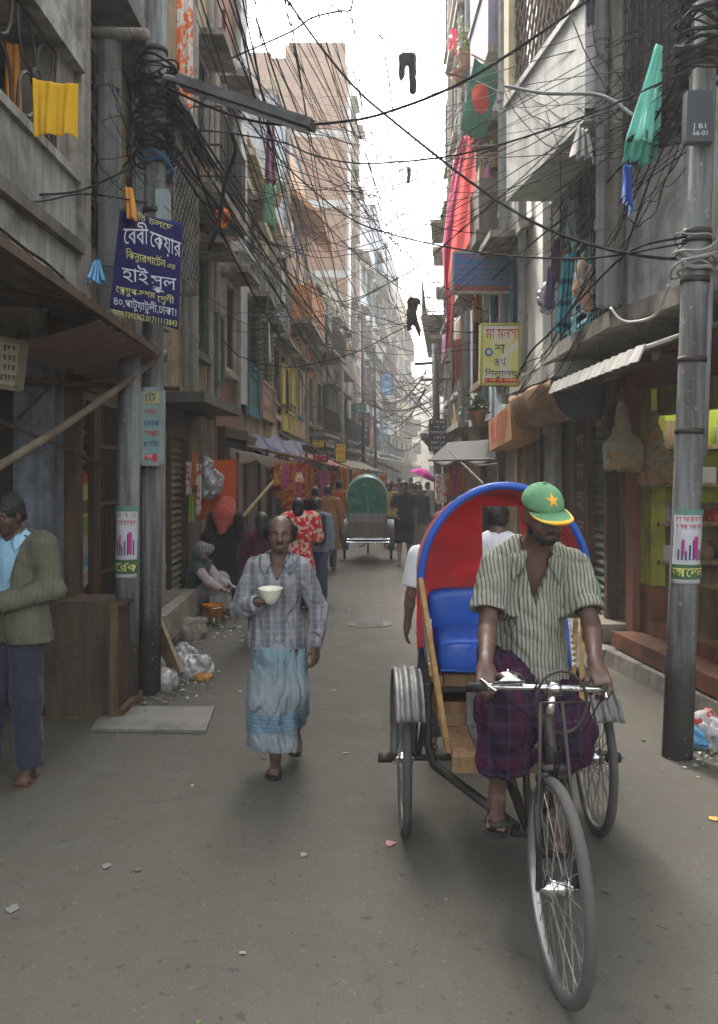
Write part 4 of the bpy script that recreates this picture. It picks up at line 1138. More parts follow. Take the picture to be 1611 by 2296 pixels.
# ------------------------------------------------------------------ people: smooth bodies grown from blended limbs
import openvdb as vdb
class SDF:
    def __init__(s, lo, hi, h):
        s.lo = np.array(lo, float); s.h = h
        n = np.ceil((np.array(hi, float) - s.lo) / h).astype(int) + 2
        s.a = np.full(n, .12, np.float32); s.bg = .12
    def win(s, lo, hi, pad):
        i0 = np.maximum(0, np.floor((np.array(lo) - pad - s.lo) / s.h)).astype(int)
        i1 = np.minimum(s.a.shape, np.ceil((np.array(hi) + pad - s.lo) / s.h).astype(int) + 1)
        if np.any(i1 <= i0): return None
        sl = tuple(slice(a, b) for a, b in zip(i0, i1))
        g = [(np.arange(a, b) * s.h + l).astype(np.float32) for a, b, l in zip(i0, i1, s.lo)]
        return sl, g[0][:, None, None], g[1][None, :, None], g[2][None, None, :]
    def put(s, sl, d, k, op):
        a = s.a[sl]
        if op == 'sub': d = -d
        if k > 0:
            hh = np.maximum(k - np.abs(a - d), 0) / k; q = hh * hh * k * .25
        else: q = 0
        s.a[sl] = (np.minimum(a, d) - q) if op == 'add' else (np.maximum(a, d) + q)
    def cap(s, a, b, ra, rb=None, k=.02, op='add'):
        rb = ra if rb is None else rb
        a = np.array(a, float); b = np.array(b, float); m = max(ra, rb)
        w_ = s.win(np.minimum(a, b), np.maximum(a, b), m + k + .02)
        if w_ is None: return s
        sl, x, y, z = w_
        ab = b - a; L2 = max(1e-9, ab.dot(ab))
        t = np.clip(((x - a[0]) * ab[0] + (y - a[1]) * ab[1] + (z - a[2]) * ab[2]) / L2, 0, 1)
        d = np.sqrt((x - a[0] - t * ab[0]) ** 2 + (y - a[1] - t * ab[1]) ** 2 + (z - a[2] - t * ab[2]) ** 2) - (ra + (rb - ra) * t)
        s.put(sl, d, k, op); return s
    def chain(s, pts, rs, k=.02):
        for i in range(len(pts) - 1): s.cap(pts[i], pts[i + 1], rs[i], rs[i + 1], k)
        return s
    def ell(s, c, r, M_=None, k=.02, op='add'):
        c = np.array(c, float); r = np.array(r, float); m = r.max()
        w_ = s.win(c, c, m + k + .02)
        if w_ is None: return s
        sl, x, y, z = w_
        x, y, z = x - c[0], y - c[1], z - c[2]
        A = np.array(M_.transposed()) if M_ is not None else np.eye(3)
        q = [A[i, 0] * x + A[i, 1] * y + A[i, 2] * z for i in range(3)]
        k0 = np.sqrt(sum((q[i] / r[i]) ** 2 for i in range(3))); k1 = np.sqrt(sum((q[i] / r[i] ** 2) ** 2 for i in range(3))) + 1e-6
        s.put(sl, k0 * (k0 - 1) / k1, k, op); return s
    def rbox(s, c, hs, M_=None, r=.01, k=.02, op='add'):
        c = np.array(c, float); hs = np.array(hs, float); m = np.linalg.norm(hs)
        w_ = s.win(c, c, m + k + .02)
        if w_ is None: return s
        sl, x, y, z = w_
        x, y, z = x - c[0], y - c[1], z - c[2]
        A = np.array(M_.transposed()) if M_ is not None else np.eye(3)
        q = [np.abs(A[i, 0] * x + A[i, 1] * y + A[i, 2] * z) - (hs[i] - r) for i in range(3)]
        d = np.sqrt(sum(np.maximum(v, 0) ** 2 for v in q)) + np.minimum(np.maximum(q[0], np.maximum(q[1], q[2])), 0) - r
        s.put(sl, d, k, op); return s
    def cut(s, p, n, k=.0):
        """remove everything on the side n points to"""
        n = Vector(n).normalized()
        sl = (slice(None),) * 3
        g = [(np.arange(q) * s.h + l).astype(np.float32) for q, l in zip(s.a.shape, s.lo)]
        d = (g[0][:, None, None] - p[0]) * n[0] + (g[1][None, :, None] - p[1]) * n[1] + (g[2][None, None, :] - p[2]) * n[2]
        s.a = np.maximum(s.a, d.astype(np.float32)); return s
    def folds(s, amp, seed=0, fr=22, anis=(1, 1, .45)):
        """cloth creases: warped waves added to the surface"""
        r_ = np.random.RandomState(seed)
        idx = np.nonzero(np.abs(s.a) < .035)
        if not len(idx[0]): return s
        p = np.stack([idx[i] * s.h + s.lo[i] for i in range(3)], 1)
        wv = np.zeros(len(p)); 
        wp = p + .02 * np.sin(p[:, [1, 2, 0]] * 17 + r_.rand(3) * 6) 
        for i in range(7):
            d = r_.randn(3) * np.array(anis); d /= np.linalg.norm(d); f = fr * (.6 + r_.rand() * 1.3)
            q = np.sin(wp @ d * f + r_.rand() * 6.28 + 1.3 * np.sin(wp @ r_.randn(3) * 7))
            wv += (1 - np.abs(q)) ** 2 - .35
        s.a[idx] += (amp * wv / 2.4).astype(np.float32); return s
    def mesh(s, name):
        a = s.a
        a[0] = a[-1] = s.bg; a[:, 0] = a[:, -1] = s.bg; a[:, :, 0] = a[:, :, -1] = s.bg
        g = vdb.FloatGrid(s.bg); g.copyFromArray(np.ascontiguousarray(a))
        pts, quads = g.convertToQuads(0.0)
        me = bpy.data.meshes.new(name)
        v = (pts.astype(np.float64) * s.h + s.lo).astype(np.float32)
        me.vertices.add(len(v)); me.vertices.foreach_set('co', v.ravel())
        q = quads.astype(np.int32)
        me.loops.add(q.size); me.loops.foreach_set('vertex_index', np.ascontiguousarray(q).ravel())
        me.polygons.add(len(q)); me.polygons.foreach_set('loop_start', np.arange(0, q.size, 4, dtype=np.int32))
        me.update(calc_edges=True); me.validate()
        return me
    def build(s, name, m, parent, label=None):
        return link_mesh(name, s.mesh(name), m, parent, None, True, label)

def skin(name, c):
    if name in _mc: return _mc[name]
    t = NT(name); v = t.obj()
    a = t.noise(v, 9, 5, .6)
    col = t.mix(a, mul(c, .72), mul(c, 1.3))
    t.bump(t.math('ADD', t.noise(v, 45, 4, .65), t.math('MULTIPLY', t.noise(v, 160, 3, .6), .5)), .35, .006)
    _mc[name] = t.done(col, t.ramp(t.noise(v, 30, 3), [(.35, .38), (.65, .6)]), 0, .45); return _mc[name]
SK_D = skin('deep_brown_skin', (.085, .045, .03)); SK_M = skin('brown_skin', (.15, .085, .058)); SK_L = skin('warm_brown_skin', (.21, .125, .085))
HAIR = plain('black_hair', (.012, .010, .010), .5, bump=.5, fine=200)
HAIRG = plain('greying_hair', (.05, .047, .045), .6, bump=.5, fine=200)
EYEW = plain('eye_white', (.26, .24, .21), .4); EYED = plain('eye_dark', (.01, .008, .007), .2)
LIP = plain('dark_lips', (.085, .035, .03), .5)
SANDAL = plain('black_sandal', (.018, .016, .015), .55)
BROWNS = plain('brown_sandal', (.10, .055, .03), .6)

def stripes(name, base, line, fr, axis='x', width=.35, soft=.08, extra=None, dirt=.2):
    """woven stripes or checks; extra is a list of (axis, frequency, width, colour, amount)"""
    t = NT(name)
    v = t.obj(); wob = t.noise(v, 5, 3)
    x, y, z = t.sep(v)
    ax = {'x': t.math('ADD', x, t.math('MULTIPLY', wob, .035)), 'z': t.math('ADD', z, t.math('MULTIPLY', wob, .03)), 'y': y}
    def band(a, f, wd):
        q = t.math('FRACT', t.math('ADD', t.math('MULTIPLY', ax[a], f), 50.0))
        q = t.math('ABSOLUTE', t.math('SUBTRACT', q, .5))
        return t.ramp(q, [(max(0, wd / 2 - soft / 2), 1), (wd / 2 + soft / 2, 0)])
    c = t.mix(band(axis, fr, width), base, line)
    for a, f, wd, col, am in (extra or []):
        c = t.mix(t.math('MULTIPLY', band(a, f, wd), am), c, col)
    n = t.noise(v, 4, 6, .65)
    c = t.mix(t.math('MULTIPLY', t.ramp(n, [(.45, 0), (.7, 1)]), dirt), c, mul(base, .4))
    t.bump(t.math('ADD', t.noise(t.obj((12, 12, 5)), 1.0, 4, .55, 1.2), t.math('MULTIPLY', t.noise(v, 250, 2), .05)), .85, .02)
    return t.done(c, .92, 0, .12)

def frame_of(fwd, up):
    f = Vector(fwd).normalized(); u = Vector(up); u = (u - f * u.dot(f)).normalized()
    return Matrix((f.cross(u), f, u)).transposed()          # columns: right, forward, up

def hand(s, wr, d, n, side, curl=.35, thumb=.6, sc_=1.0, spread=.09, k=.006):
    """palm, five fingers; d runs along the hand, n out of the palm, side +1 puts the thumb on d x n"""
    d = Vector(d).normalized(); n = Vector(n); n = (n - d * n.dot(d)).normalized(); x = d.cross(n) * side
    wr = Vector(wr)
    A = Matrix((x, d, n)).transposed()
    s.cap(wr - d * .02, wr + d * .03 * sc_, .024 * sc_, .027 * sc_, .02)
    s.rbox(wr + d * .052 * sc_, (.038 * sc_, .048 * sc_, .0145 * sc_), A, .013 * sc_, .012)
    s.ell(wr + d * .04 * sc_ + x * .022 * sc_ + n * .008 * sc_, (.018 * sc_, .03 * sc_, .014 * sc_), A, .012)
    for i, (off, ln, r_) in enumerate(((.029, .076, .0088), (.010, .084, .009), (-.010, .078, .0088), (-.028, .062, .0078))):
        p = wr + d * (.094 - (.006 if i in (0, 3) else 0)) * sc_ + x * off * sc_
        c_ = curl if not isinstance(curl, (list, tuple)) else curl[i]
        ang = c_ * .55; dv = (d + x * spread * (1.5 - i) / 1.5 * (1 - min(1, c_))).normalized()
        pts = [p - d * .012 * sc_]; cur = p.copy(); rs = [r_ * sc_ * 1.05]
        for j, f in enumerate((.45, .31, .24)):
            dd = dv * math.cos(ang) + n * math.sin(ang)
            pts.append(cur.copy()); rs.append(r_ * sc_ * (1.0 - .06 * j))
            cur = cur + dd * (ln * f * sc_); ang += c_ * (1.0 if j == 0 else .75)
        pts.append(cur); rs.append(r_ * sc_ * .78)
        s.chain(pts, rs, k)
    t0 = wr + d * .03 * sc_ + x * .026 * sc_ + n * .004 * sc_
    t1 = t0 + (x * .75 + d * .6 + n * .25 * thumb).normalized() * .036 * sc_
    t2 = t1 + (x * (.55 - .6 * thumb) + d * .75 + n * .75 * thumb).normalized() * .030 * sc_
    t3 = t2 + (x * (.3 - .9 * thumb) + d * .75 + n * .9 * thumb).normalized() * .024 * sc_
    s.chain([t0, t1, t2, t3], [.0125 * sc_, .0105 * sc_, .0095 * sc_, .0078 * sc_], .008)
def foot(s, an, d, sc_=1.0, k=.015, toes=True, pitch=0.0):
    """ankle to toes, sole 8 cm under the ankle; d is the direction of the toes"""
    d = Vector(d).normalized(); up = Vector((0, 0, 1)); up = (up - d * up.dot(d)).normalized(); x = d.cross(up)
    an = Vector(an)
    s.cap(an, an - up * .03 * sc_, .036 * sc_, .034 * sc_, k)
    s.ell(an - up * .048 * sc_ - d * .025 * sc_, (.031 * sc_, .038 * sc_, .032 * sc_), Matrix((x, d, up)).transposed(), .02)
    s.cap(an - up * .035 * sc_ + d * .02 * sc_, an - up * .062 * sc_ + d * .13 * sc_, .034 * sc_, .020 * sc_, .02)
    s.ell(an - up * .064 * sc_ + d * .115 * sc_, (.043 * sc_, .045 * sc_, .018 * sc_), Matrix((x, d, up)).transposed(), .015)
    if toes:
        for i, (o, l_, r_) in enumerate(((-.027, .05, .0115), (-.008, .048, .009), (.008, .043, .0085), (.022, .036, .008), (.034, .028, .0075))):
            a = an - up * .068 * sc_ + d * .135 * sc_ + x * o * sc_
            s.cap(a, a + d * l_ * .8 * sc_ - up * .003, r_ * sc_, r_ * .9 * sc_, .006)
def sandal(an, d, m, parent, sc_=1.0, name='sandal'):
    d = Vector(d).normalized(); up = Vector((0, 0, 1)); up = (up - d * up.dot(d)).normalized(); x = d.cross(up); an = Vector(an)
    mb = MB()
    prof = [(-.075, .026), (-.06, .034), (0, .033), (.06, .041), (.12, .05), (.16, .048), (.185, .034), (.195, .015)]
    poly = [an - up * .098 * sc_ + d * f * sc_ + x * w_ * sc_ for f, w_ in prof] + [an - up * .098 * sc_ + d * f * sc_ - x * w_ * sc_ for f, w_ in reversed(prof)]
    mb.prism(poly, up * .018 * sc_)
    def strap(f0, f1, wd, hgt):
        mb.sheet(lambda u, v: an - up * (.08 - hgt * math.sin(u * math.pi)) * sc_ + d * (f0 + (f1 - f0) * v) * sc_ + x * ((u - .5) * 2 * wd) * sc_, 10, 2, .003)
    strap(.075, .105, .05, .048); strap(.02, .045, .04, .075)
    return mb.build(name, m, parent)

def head(s, c, M_, sc_=1.0, female=False):
    """skull, jaw, brow, nose, lips, ears; c is the middle of the skull, M_ columns are right, forward, up"""
    def q(x, y, z): return Vector(c) + M_ @ (Vector((x, y, z)) * sc_)
    def r(x, y, z): return (x * sc_, y * sc_, z * sc_)
    s.ell(q(0, -.012, .022), r(.075, .094, .088), M_, .01)
    s.ell(q(0, .018, -.035), r(.062, .072, .075), M_, .03)
    s.ell(q(0, .042, -.085), r(.036, .036, .026), M_, .035)
    for e in (-1, 1):
        s.ell(q(e * .038, .052, -.04), r(.024, .02, .018), M_, .02)
        s.cap(q(e * .012, .08, .012), q(e * .045, .066, .01), .009 * sc_, .008 * sc_, .014)
        s.ell(q(e * .074, -.012, -.018), r(.009, .02, .031), M_, .008)
        s.ell(q(e * .031, .088, -.006), r(.016, .014, .011), M_, .014, 'sub')
    s.cap(q(0, .082, -.002), q(0, .104, -.036), .007 * sc_, .0115 * sc_, .010)
    for e in (-1, 1): s.ell(q(e * .012, .092, -.039), r(.0085, .011, .008), M_, .006)
    s.cap(q(-.018, .078, -.066), q(.018, .078, -.066), .007 * sc_, .007 * sc_, .008)
    s.cap(q(-.014, .076, -.077), q(.014, .076, -.077), .008 * sc_, .008 * sc_, .008)
    s.rbox(q(0, .092, -.0715), r(.021, .012, .0012), M_, .001, .003, 'sub')
def face_bits(c, M_, root, sc_=1.0, hair=HAIR, brow=True, moust=False, beard=False):
    def q(x, y, z): return Vector(c) + M_ @ (Vector((x, y, z)) * sc_)
    for e in (-1, 1):
        mb = MB(); mb.ball(q(e * .031, .0662, -.006), .0118 * sc_, 10); ey = mb.build('eye', EYEW, root, True)
        mb = MB(); mb.ball(q(e * .031, .0745, -.007), .0056 * sc_, 8); mb.build('iris', EYED, ey, True)
    if brow:
        mb = MB()
        for e in (-1, 1): mb.tube([q(e * .012, .090, .016), q(e * .03, .088, .023), q(e * .05, .07, .016)], [.004 * sc_, .005 * sc_, .002 * sc_], 6)
        mb.build('eyebrows', hair, root, True)
    if moust:
        mb = MB(); mb.tube([q(-.03, .074, -.066), q(-.014, .088, -.055), q(0, .092, -.051), q(.014, .088, -.055), q(.03, .074, -.066)], [.004 * sc_, .007 * sc_, .007 * sc_, .007 * sc_, .004 * sc_], 6); mb.build('moustache', hair, root, True)
    if beard:
        lo, hi = Vector(c) - Vector((.14,) * 3), Vector(c) + Vector((.14,) * 3)
        b = SDF(lo, hi, .004)
        b.ell(q(0, .02, -.068), (.066 * sc_, .072 * sc_, .052 * sc_), M_, .01); b.ell(q(0, .047, -.094), (.04 * sc_, .038 * sc_, .026 * sc_), M_, .02)
        b.ell(q(0, .085, -.062), (.032 * sc_, .03 * sc_, .02 * sc_), M_, .01, 'sub'); b.cut(q(0, 0, -.03), M_ @ Vector((0, .55, .9)))
        b.folds(.003, 3, 90, (1, 1, 1)); b.build('beard', hair, root)
def hair_cap(c, M_, root, m, style='short', sc_=1.0, h=.006):
    def q(x, y, z): return Vector(c) + M_ @ (Vector((x, y, z)) * sc_)
    def r(x, y, z): return (x * sc_, y * sc_, z * sc_)
    lo, hi = Vector(c) - Vector((.2, .2, .45 if style == 'long' else .2)), Vector(c) + Vector((.2,) * 3)
    b = SDF(lo, hi, h)
    b.ell(q(0, -.016, .026), r(.083, .1, .096), M_, .01)
    b.cap(q(-.045, -.055, -.035), q(.045, -.055, -.035), .034 * sc_, .034 * sc_, .02)
    if style == 'bald':                       # hair only round the sides and back
        b.cap(q(-.078, -.03, .02), q(-.07, -.06, -.03), .032 * sc_, .03 * sc_, .02); b.cap(q(.078, -.03, .02), q(.07, -.06, -.03), .032 * sc_, .03 * sc_, .02); b.ell(q(0, .04, .085), r(.066, .12, .085), M_, .012, 'sub'); b.cut(q(0, .035, 0), M_ @ Vector((0, 1, .1)))
        b.cut(q(0, 0, -.075), M_ @ Vector((0, 0, -1)))
    elif style == 'short':
        b.ell(q(0, .1, -.03), r(.076, .07, .092), M_, .012, 'sub'); b.cut(q(0, 0, -.06), M_ @ Vector((0, .5, -1)))
    elif style == 'long':
        b.chain([q(0, -.07, 0), q(0, -.1, -.12), q(0, -.1, -.25)], [.08 * sc_, .07 * sc_, .04 * sc_], .04)
        b.ell(q(0, .11, -.05), r(.07, .08, .1), M_, .012, 'sub')
    b.folds(.004, 5, 70, (1, 1, .6)); b.build('hair', m, root)

def pose(pos, heading, sc_=1.0, **kw):
    """joints in world space from a standing figure facing +y; keywords override local joints"""
    J = dict(pel=(0, 0, .93), chest=(0, .0, 1.24), neck=(0, -.015, 1.435), head=(0, .02, 1.585),
             shR=(.18, -.01, 1.385), elR=(.225, -.03, 1.11), wrR=(.235, .03, .87), shL=(-.18, -.01, 1.385), elL=(-.225, -.03, 1.11), wrL=(-.235, .03, .87),
             hpR=(.085, 0, .90), knR=(.095, .02, .50), anR=(.10, -.03, .095), hpL=(-.085, 0, .90), knL=(-.095, .02, .50), anL=(-.10, -.03, .095))
    J.update(kw)
    Rz = Matrix.Rotation(heading, 3, 'Z')
    o = {k: Vector(pos) + Rz @ (Vector(v) * sc_) for k, v in J.items()}
    o['R'] = Rz; o['s'] = sc_; o['pos'] = Vector(pos)
    o['fw'] = Rz @ Vector((0, 1, 0)); o['rt'] = Rz @ Vector((1, 0, 0))
    return o
def bounds(J, pad=.2):
    ps = [J[k] for k in J if isinstance(J[k], Vector) and k not in ('fw', 'rt')]
    return [min(p[i] for p in ps) - pad for i in range(3)], [max(p[i] for p in ps) + pad for i in range(3)]
def spine(J):
    up = (J['neck'] - J['pel']).normalized(); rt = (J['shR'] - J['shL']).normalized(); f = up.cross(rt).normalized(); rt = f.cross(up)
    return Matrix((rt, f, up)).transposed()
def torso(s, J, e=0.0, k=.05, belly=0.0):
    S = J['s']; A = spine(J)
    s.ell(J['chest'].lerp(J['neck'], .3), (.150 * S + e, .098 * S + e, .19 * S + e * .5), A, k)
    s.ell(J['pel'].lerp(J['chest'], .55), (.132 * S + e, .092 * S + e + belly, .20 * S), A, k)
    s.ell(J['pel'] , (.145 * S + e, .10 * S + e, .13 * S), A, k)
    m = J['neck'] - A @ Vector((0, 0, .035 * S))
    for q in ('shR', 'shL'): s.cap(m, J[q], .036 * S + e, .044 * S + e, k)
def body(J, root, m, h=.007, headM=None, hands=None, feet=None, female=False, fine=True, name='body'):
    S = J['s']; lo, hi = bounds(J); lo[2] = min(lo[2], J['anR'].z - .15, J['anL'].z - .15)
    s = SDF(lo, hi, h)
    torso(s, J, -.012)
    hm = headM if headM is not None else J['R']
    s.cap(J['neck'], J['head'] - hm @ Vector((0, .01, .05)) * S, .056 * S, .05 * S, .04)
    head(s, J['head'], hm, S, female)
    for a in 'RL':
        s.chain([J['sh' + a], J['el' + a]], [.046 * S, .036 * S], .03)
        mid = J['el' + a].lerp(J['wr' + a], .3)
        s.chain([J['el' + a], mid, J['wr' + a]], [.036 * S, .038 * S, .025 * S], .02)
        s.chain([J['hp' + a], J['kn' + a]], [.078 * S, .052 * S], .04)
        mid = J['kn' + a].lerp(J['an' + a], .3)
        s.chain([J['kn' + a], mid, J['an' + a]], [.05 * S, .052 * S, .032 * S], .02)
        hd = (hands or {}).get(a)
        fa = (J['wr' + a] - J['el' + a]).normalized()
        if hd is None: hd = dict(d=fa + J['fw'] * .15, n=(-J['rt'] if a == 'R' else J['rt']), curl=.45, thumb=.35)
        d = Vector(hd['d']).normalized(); n = Vector(hd['n']); n = (n - d * n.dot(d)).normalized()
        if fine:
            # the thumb sits on the side given, by default towards the front
            side = hd.get('side')
            if side is None: side = 1 if d.cross(n).dot(J['fw']) > 0 else -1
            hand(s, J['wr' + a], d, n, side, hd.get('curl', .45), hd.get('thumb', .4), S * hd.get('sc', .95))
        else: 
            s.cap(J['wr' + a], J['wr' + a] + d * .08 * S, .026 * S, .03 * S, .02); s.cap(J['wr' + a] + d * .08 * S, J['wr' + a] + d * .15 * S + n * .03 * S, .022 * S, .014 * S, .02)
        fd = (feet or {}).get(a, J['fw'])
        foot(s, J['an' + a], fd, S, toes=fine)
    return s.build(name, m, root)
def vcut(s, c, A, depth, wd, top=.08):
    """V shaped opening down the front"""
    r_, f, u = (A @ Vector(v) for v in ((1, 0, 0), (0, 1, 0), (0, 0, 1)))
    w_ = s.win(np.array(c) - .05 - depth * .5, np.array(c) + .05, .12 + depth * .5)
    sl, x, y, z = w_
    x, y, z = x - c[0], y - c[1], z - c[2]
    lx = x * r_[0] + y * r_[1] + z * r_[2]; ly = x * f[0] + y * f[1] + z * f[2]; lz = x * u[0] + y * u[1] + z * u[2]
    d = np.maximum(np.abs(lx) - wd * np.clip((lz + depth) / depth, 0, 1.2), np.maximum(-ly + .0, np.maximum(lz - top, -(lz + depth))))
    s.a[sl] = np.maximum(s.a[sl], -d)
def garment(J, root, m, name, sleeve='long', hem=None, e=.016, h=.008, fold=.007, seed=1, flare=0.0, hem_n=None, neck_cut=True, loose=.0, arms='RL', body_to=None, vneck=0.0, belly=0.0, extra=(), slim=0.0):
    """shirt, kurta or jacket"""
    S = J['s']; lo, hi = bounds(J, .25); s = SDF(lo, hi, h); A = spine(J)
    torso(s, J, e, belly=belly)
    hz = hem if hem is not None else J['pel'].z - .05
    if flare is not None:
        a = J['pel'].lerp(J['chest'], .3)
        for sg in (-1, 1):
            p = a + A @ Vector((sg * .062 * S, 0, 0)); b = Vector((p.x + sg * flare * J['rt'].x, p.y + sg * flare * J['rt'].y, hz - .03))
            s.cap(p, b, (.095 * S + e + loose - slim), .10 * S + e + flare * .6 + loose - slim, .05)
    for q in arms:
        sh, el, wr = J['sh' + q], J['el' + q], J['wr' + q]
        if sleeve == 'long': s.chain([sh, el, el.lerp(wr, .93)], [.050 * S + e, .044 * S + e, .034 * S + e * .7], .012)
        elif sleeve == 'short': s.chain([sh, sh.lerp(el, .78)], [.049 * S + e, .054 * S + e * 1.3], .012)
        elif sleeve == 'elbow': s.chain([sh, el.lerp(wr, .12)], [.050 * S + e, .050 * S + e], .015)
    for a_, b_, r1, r2 in extra: s.cap(a_, b_, r1, r2, .05)
    if fold: s.folds(fold, seed)
    for q in arms:
        sh, el, wr = J['sh' + q], J['el' + q], J['wr' + q]
        if sleeve == 'short':
            d = (el - sh).normalized(); c = sh.lerp(el, .80)
            w_ = s.win(c, c, .13)
            sl, x, y, z = w_; pl = (x - c[0]) * d[0] + (y - c[1]) * d[1] + (z - c[2]) * d[2]
            tor = np.sqrt((x - c[0]) ** 2 + (y - c[1]) ** 2 + (z - c[2]) ** 2) - .125
            k = np.where(tor < 0, pl, -1); s.a[sl] = np.maximum(s.a[sl], k)
            s.cap(sh.lerp(el, .62), sh.lerp(el, 1.05), .05 * S, .055 * S + e * .9, .004, 'sub')
        elif sleeve == 'long':
            s.cap(el.lerp(wr, .8), el.lerp(wr, 1.1), .034 * S, .034 * S, .003, 'sub')
    if hem is not None: s.cut((J['pel'].x, J['pel'].y, hz), hem_n or (0, 0, -1))
    if neck_cut:
        fwd = A @ Vector((0, 1, 0))
        s.cap(J['neck'] - A @ Vector((0, 0, .02)), J['neck'] + A @ Vector((0, .02, .12)), .062 * S, .075 * S, .008, 'sub')
        if vneck: vcut(s, J['neck'], A, vneck, .062 * S)
    return s.build(name, m, root)
def collar(J, root, m, w_=.05, gap=.25, drop=.05, open_=.03, vlen=.08):
    """two collar leaves lying folded on the shirt round the neck"""
    from mathutils.bvhtree import BVHTree
    A = spine(J); S = J['s']; c = J['neck']; base = WL[root]
    bm_ = bmesh.new(); bm_.from_mesh(root.data); bmesh.ops.translate(bm_, verts=bm_.verts, vec=base); tree = BVHTree.FromBMesh(bm_)
    for sg in (-1, 1):
        def fn(u, v):
            # u runs from the nape to the tip at the opening, v from the fold down to the free edge
            th = R(-95) + R(165) * u
            rx = .068 + .032 * v; x = math.cos(th) * rx; y = math.sin(th) * (.062 + .026 * v); z = .028 - v * (.045 + .01 * u)
            if u > .6:
                q = (u - .6) / .4; x += q * (open_ * .35 + v * .035) + .004 * q; y += .03 * q; z -= q * q * (vlen * .55) + q * v * w_ * .35
            p = c + A @ (Vector((sg * x, y, z)) * S)
            hit, nn, _, dist = tree.find_nearest(p)
            if hit is not None and (v > .3 or (p - hit).dot(nn) < .004):
                o = .006 + .012 * (1 - v)
                if (p - hit).dot(nn) < o or v > .6: p = p.lerp(hit + nn * o, 1.0 if (p - hit).dot(nn) < o else .7)
            return p
        mb = MB(); mb.sheet(fn, 18, 6, .004); mb.build('collar', m, root, True)
    bm_.free()
def trousers(J, root, m, h=.008, e=.018, to=.06, fold=.008, seed=2, name='trousers', flare=.0, knee=False):
    S = J['s']; lo, hi = bounds(J, .22); s = SDF(lo, hi, h); A = spine(J)
    s.ell(J['pel'], (.142 * S + e * .6, .098 * S + e * .6, .12 * S), A, .04)
    for q in 'RL':
        hp, kn, an = J['hp' + q], J['kn' + q], J['an' + q]
        if knee: s.chain([hp, hp.lerp(kn, .95)], [.085 * S + e, .07 * S + e], .04)
        else:
            b = an + (kn - an).normalized() * (-.0 + to * 0)
            s.chain([hp, kn, b], [.082 * S + e, .058 * S + e, .048 * S + e + flare], .04)
    s.folds(fold, seed, 20, (1, 1, .8))
    for q in 'RL':
        kn, an = J['kn' + q], J['an' + q]
        if not knee:
            d = (an - kn).normalized(); c = an - d * (to - .06)
            sl, x, y, z = s.win(c, c, .13); pl = (x - c[0]) * d[0] + (y - c[1]) * d[1] + (z - c[2]) * d[2]
            s.a[sl] = np.maximum(s.a[sl], np.where(pl > -.03, pl, -1))
    return s.build(name, m, root)

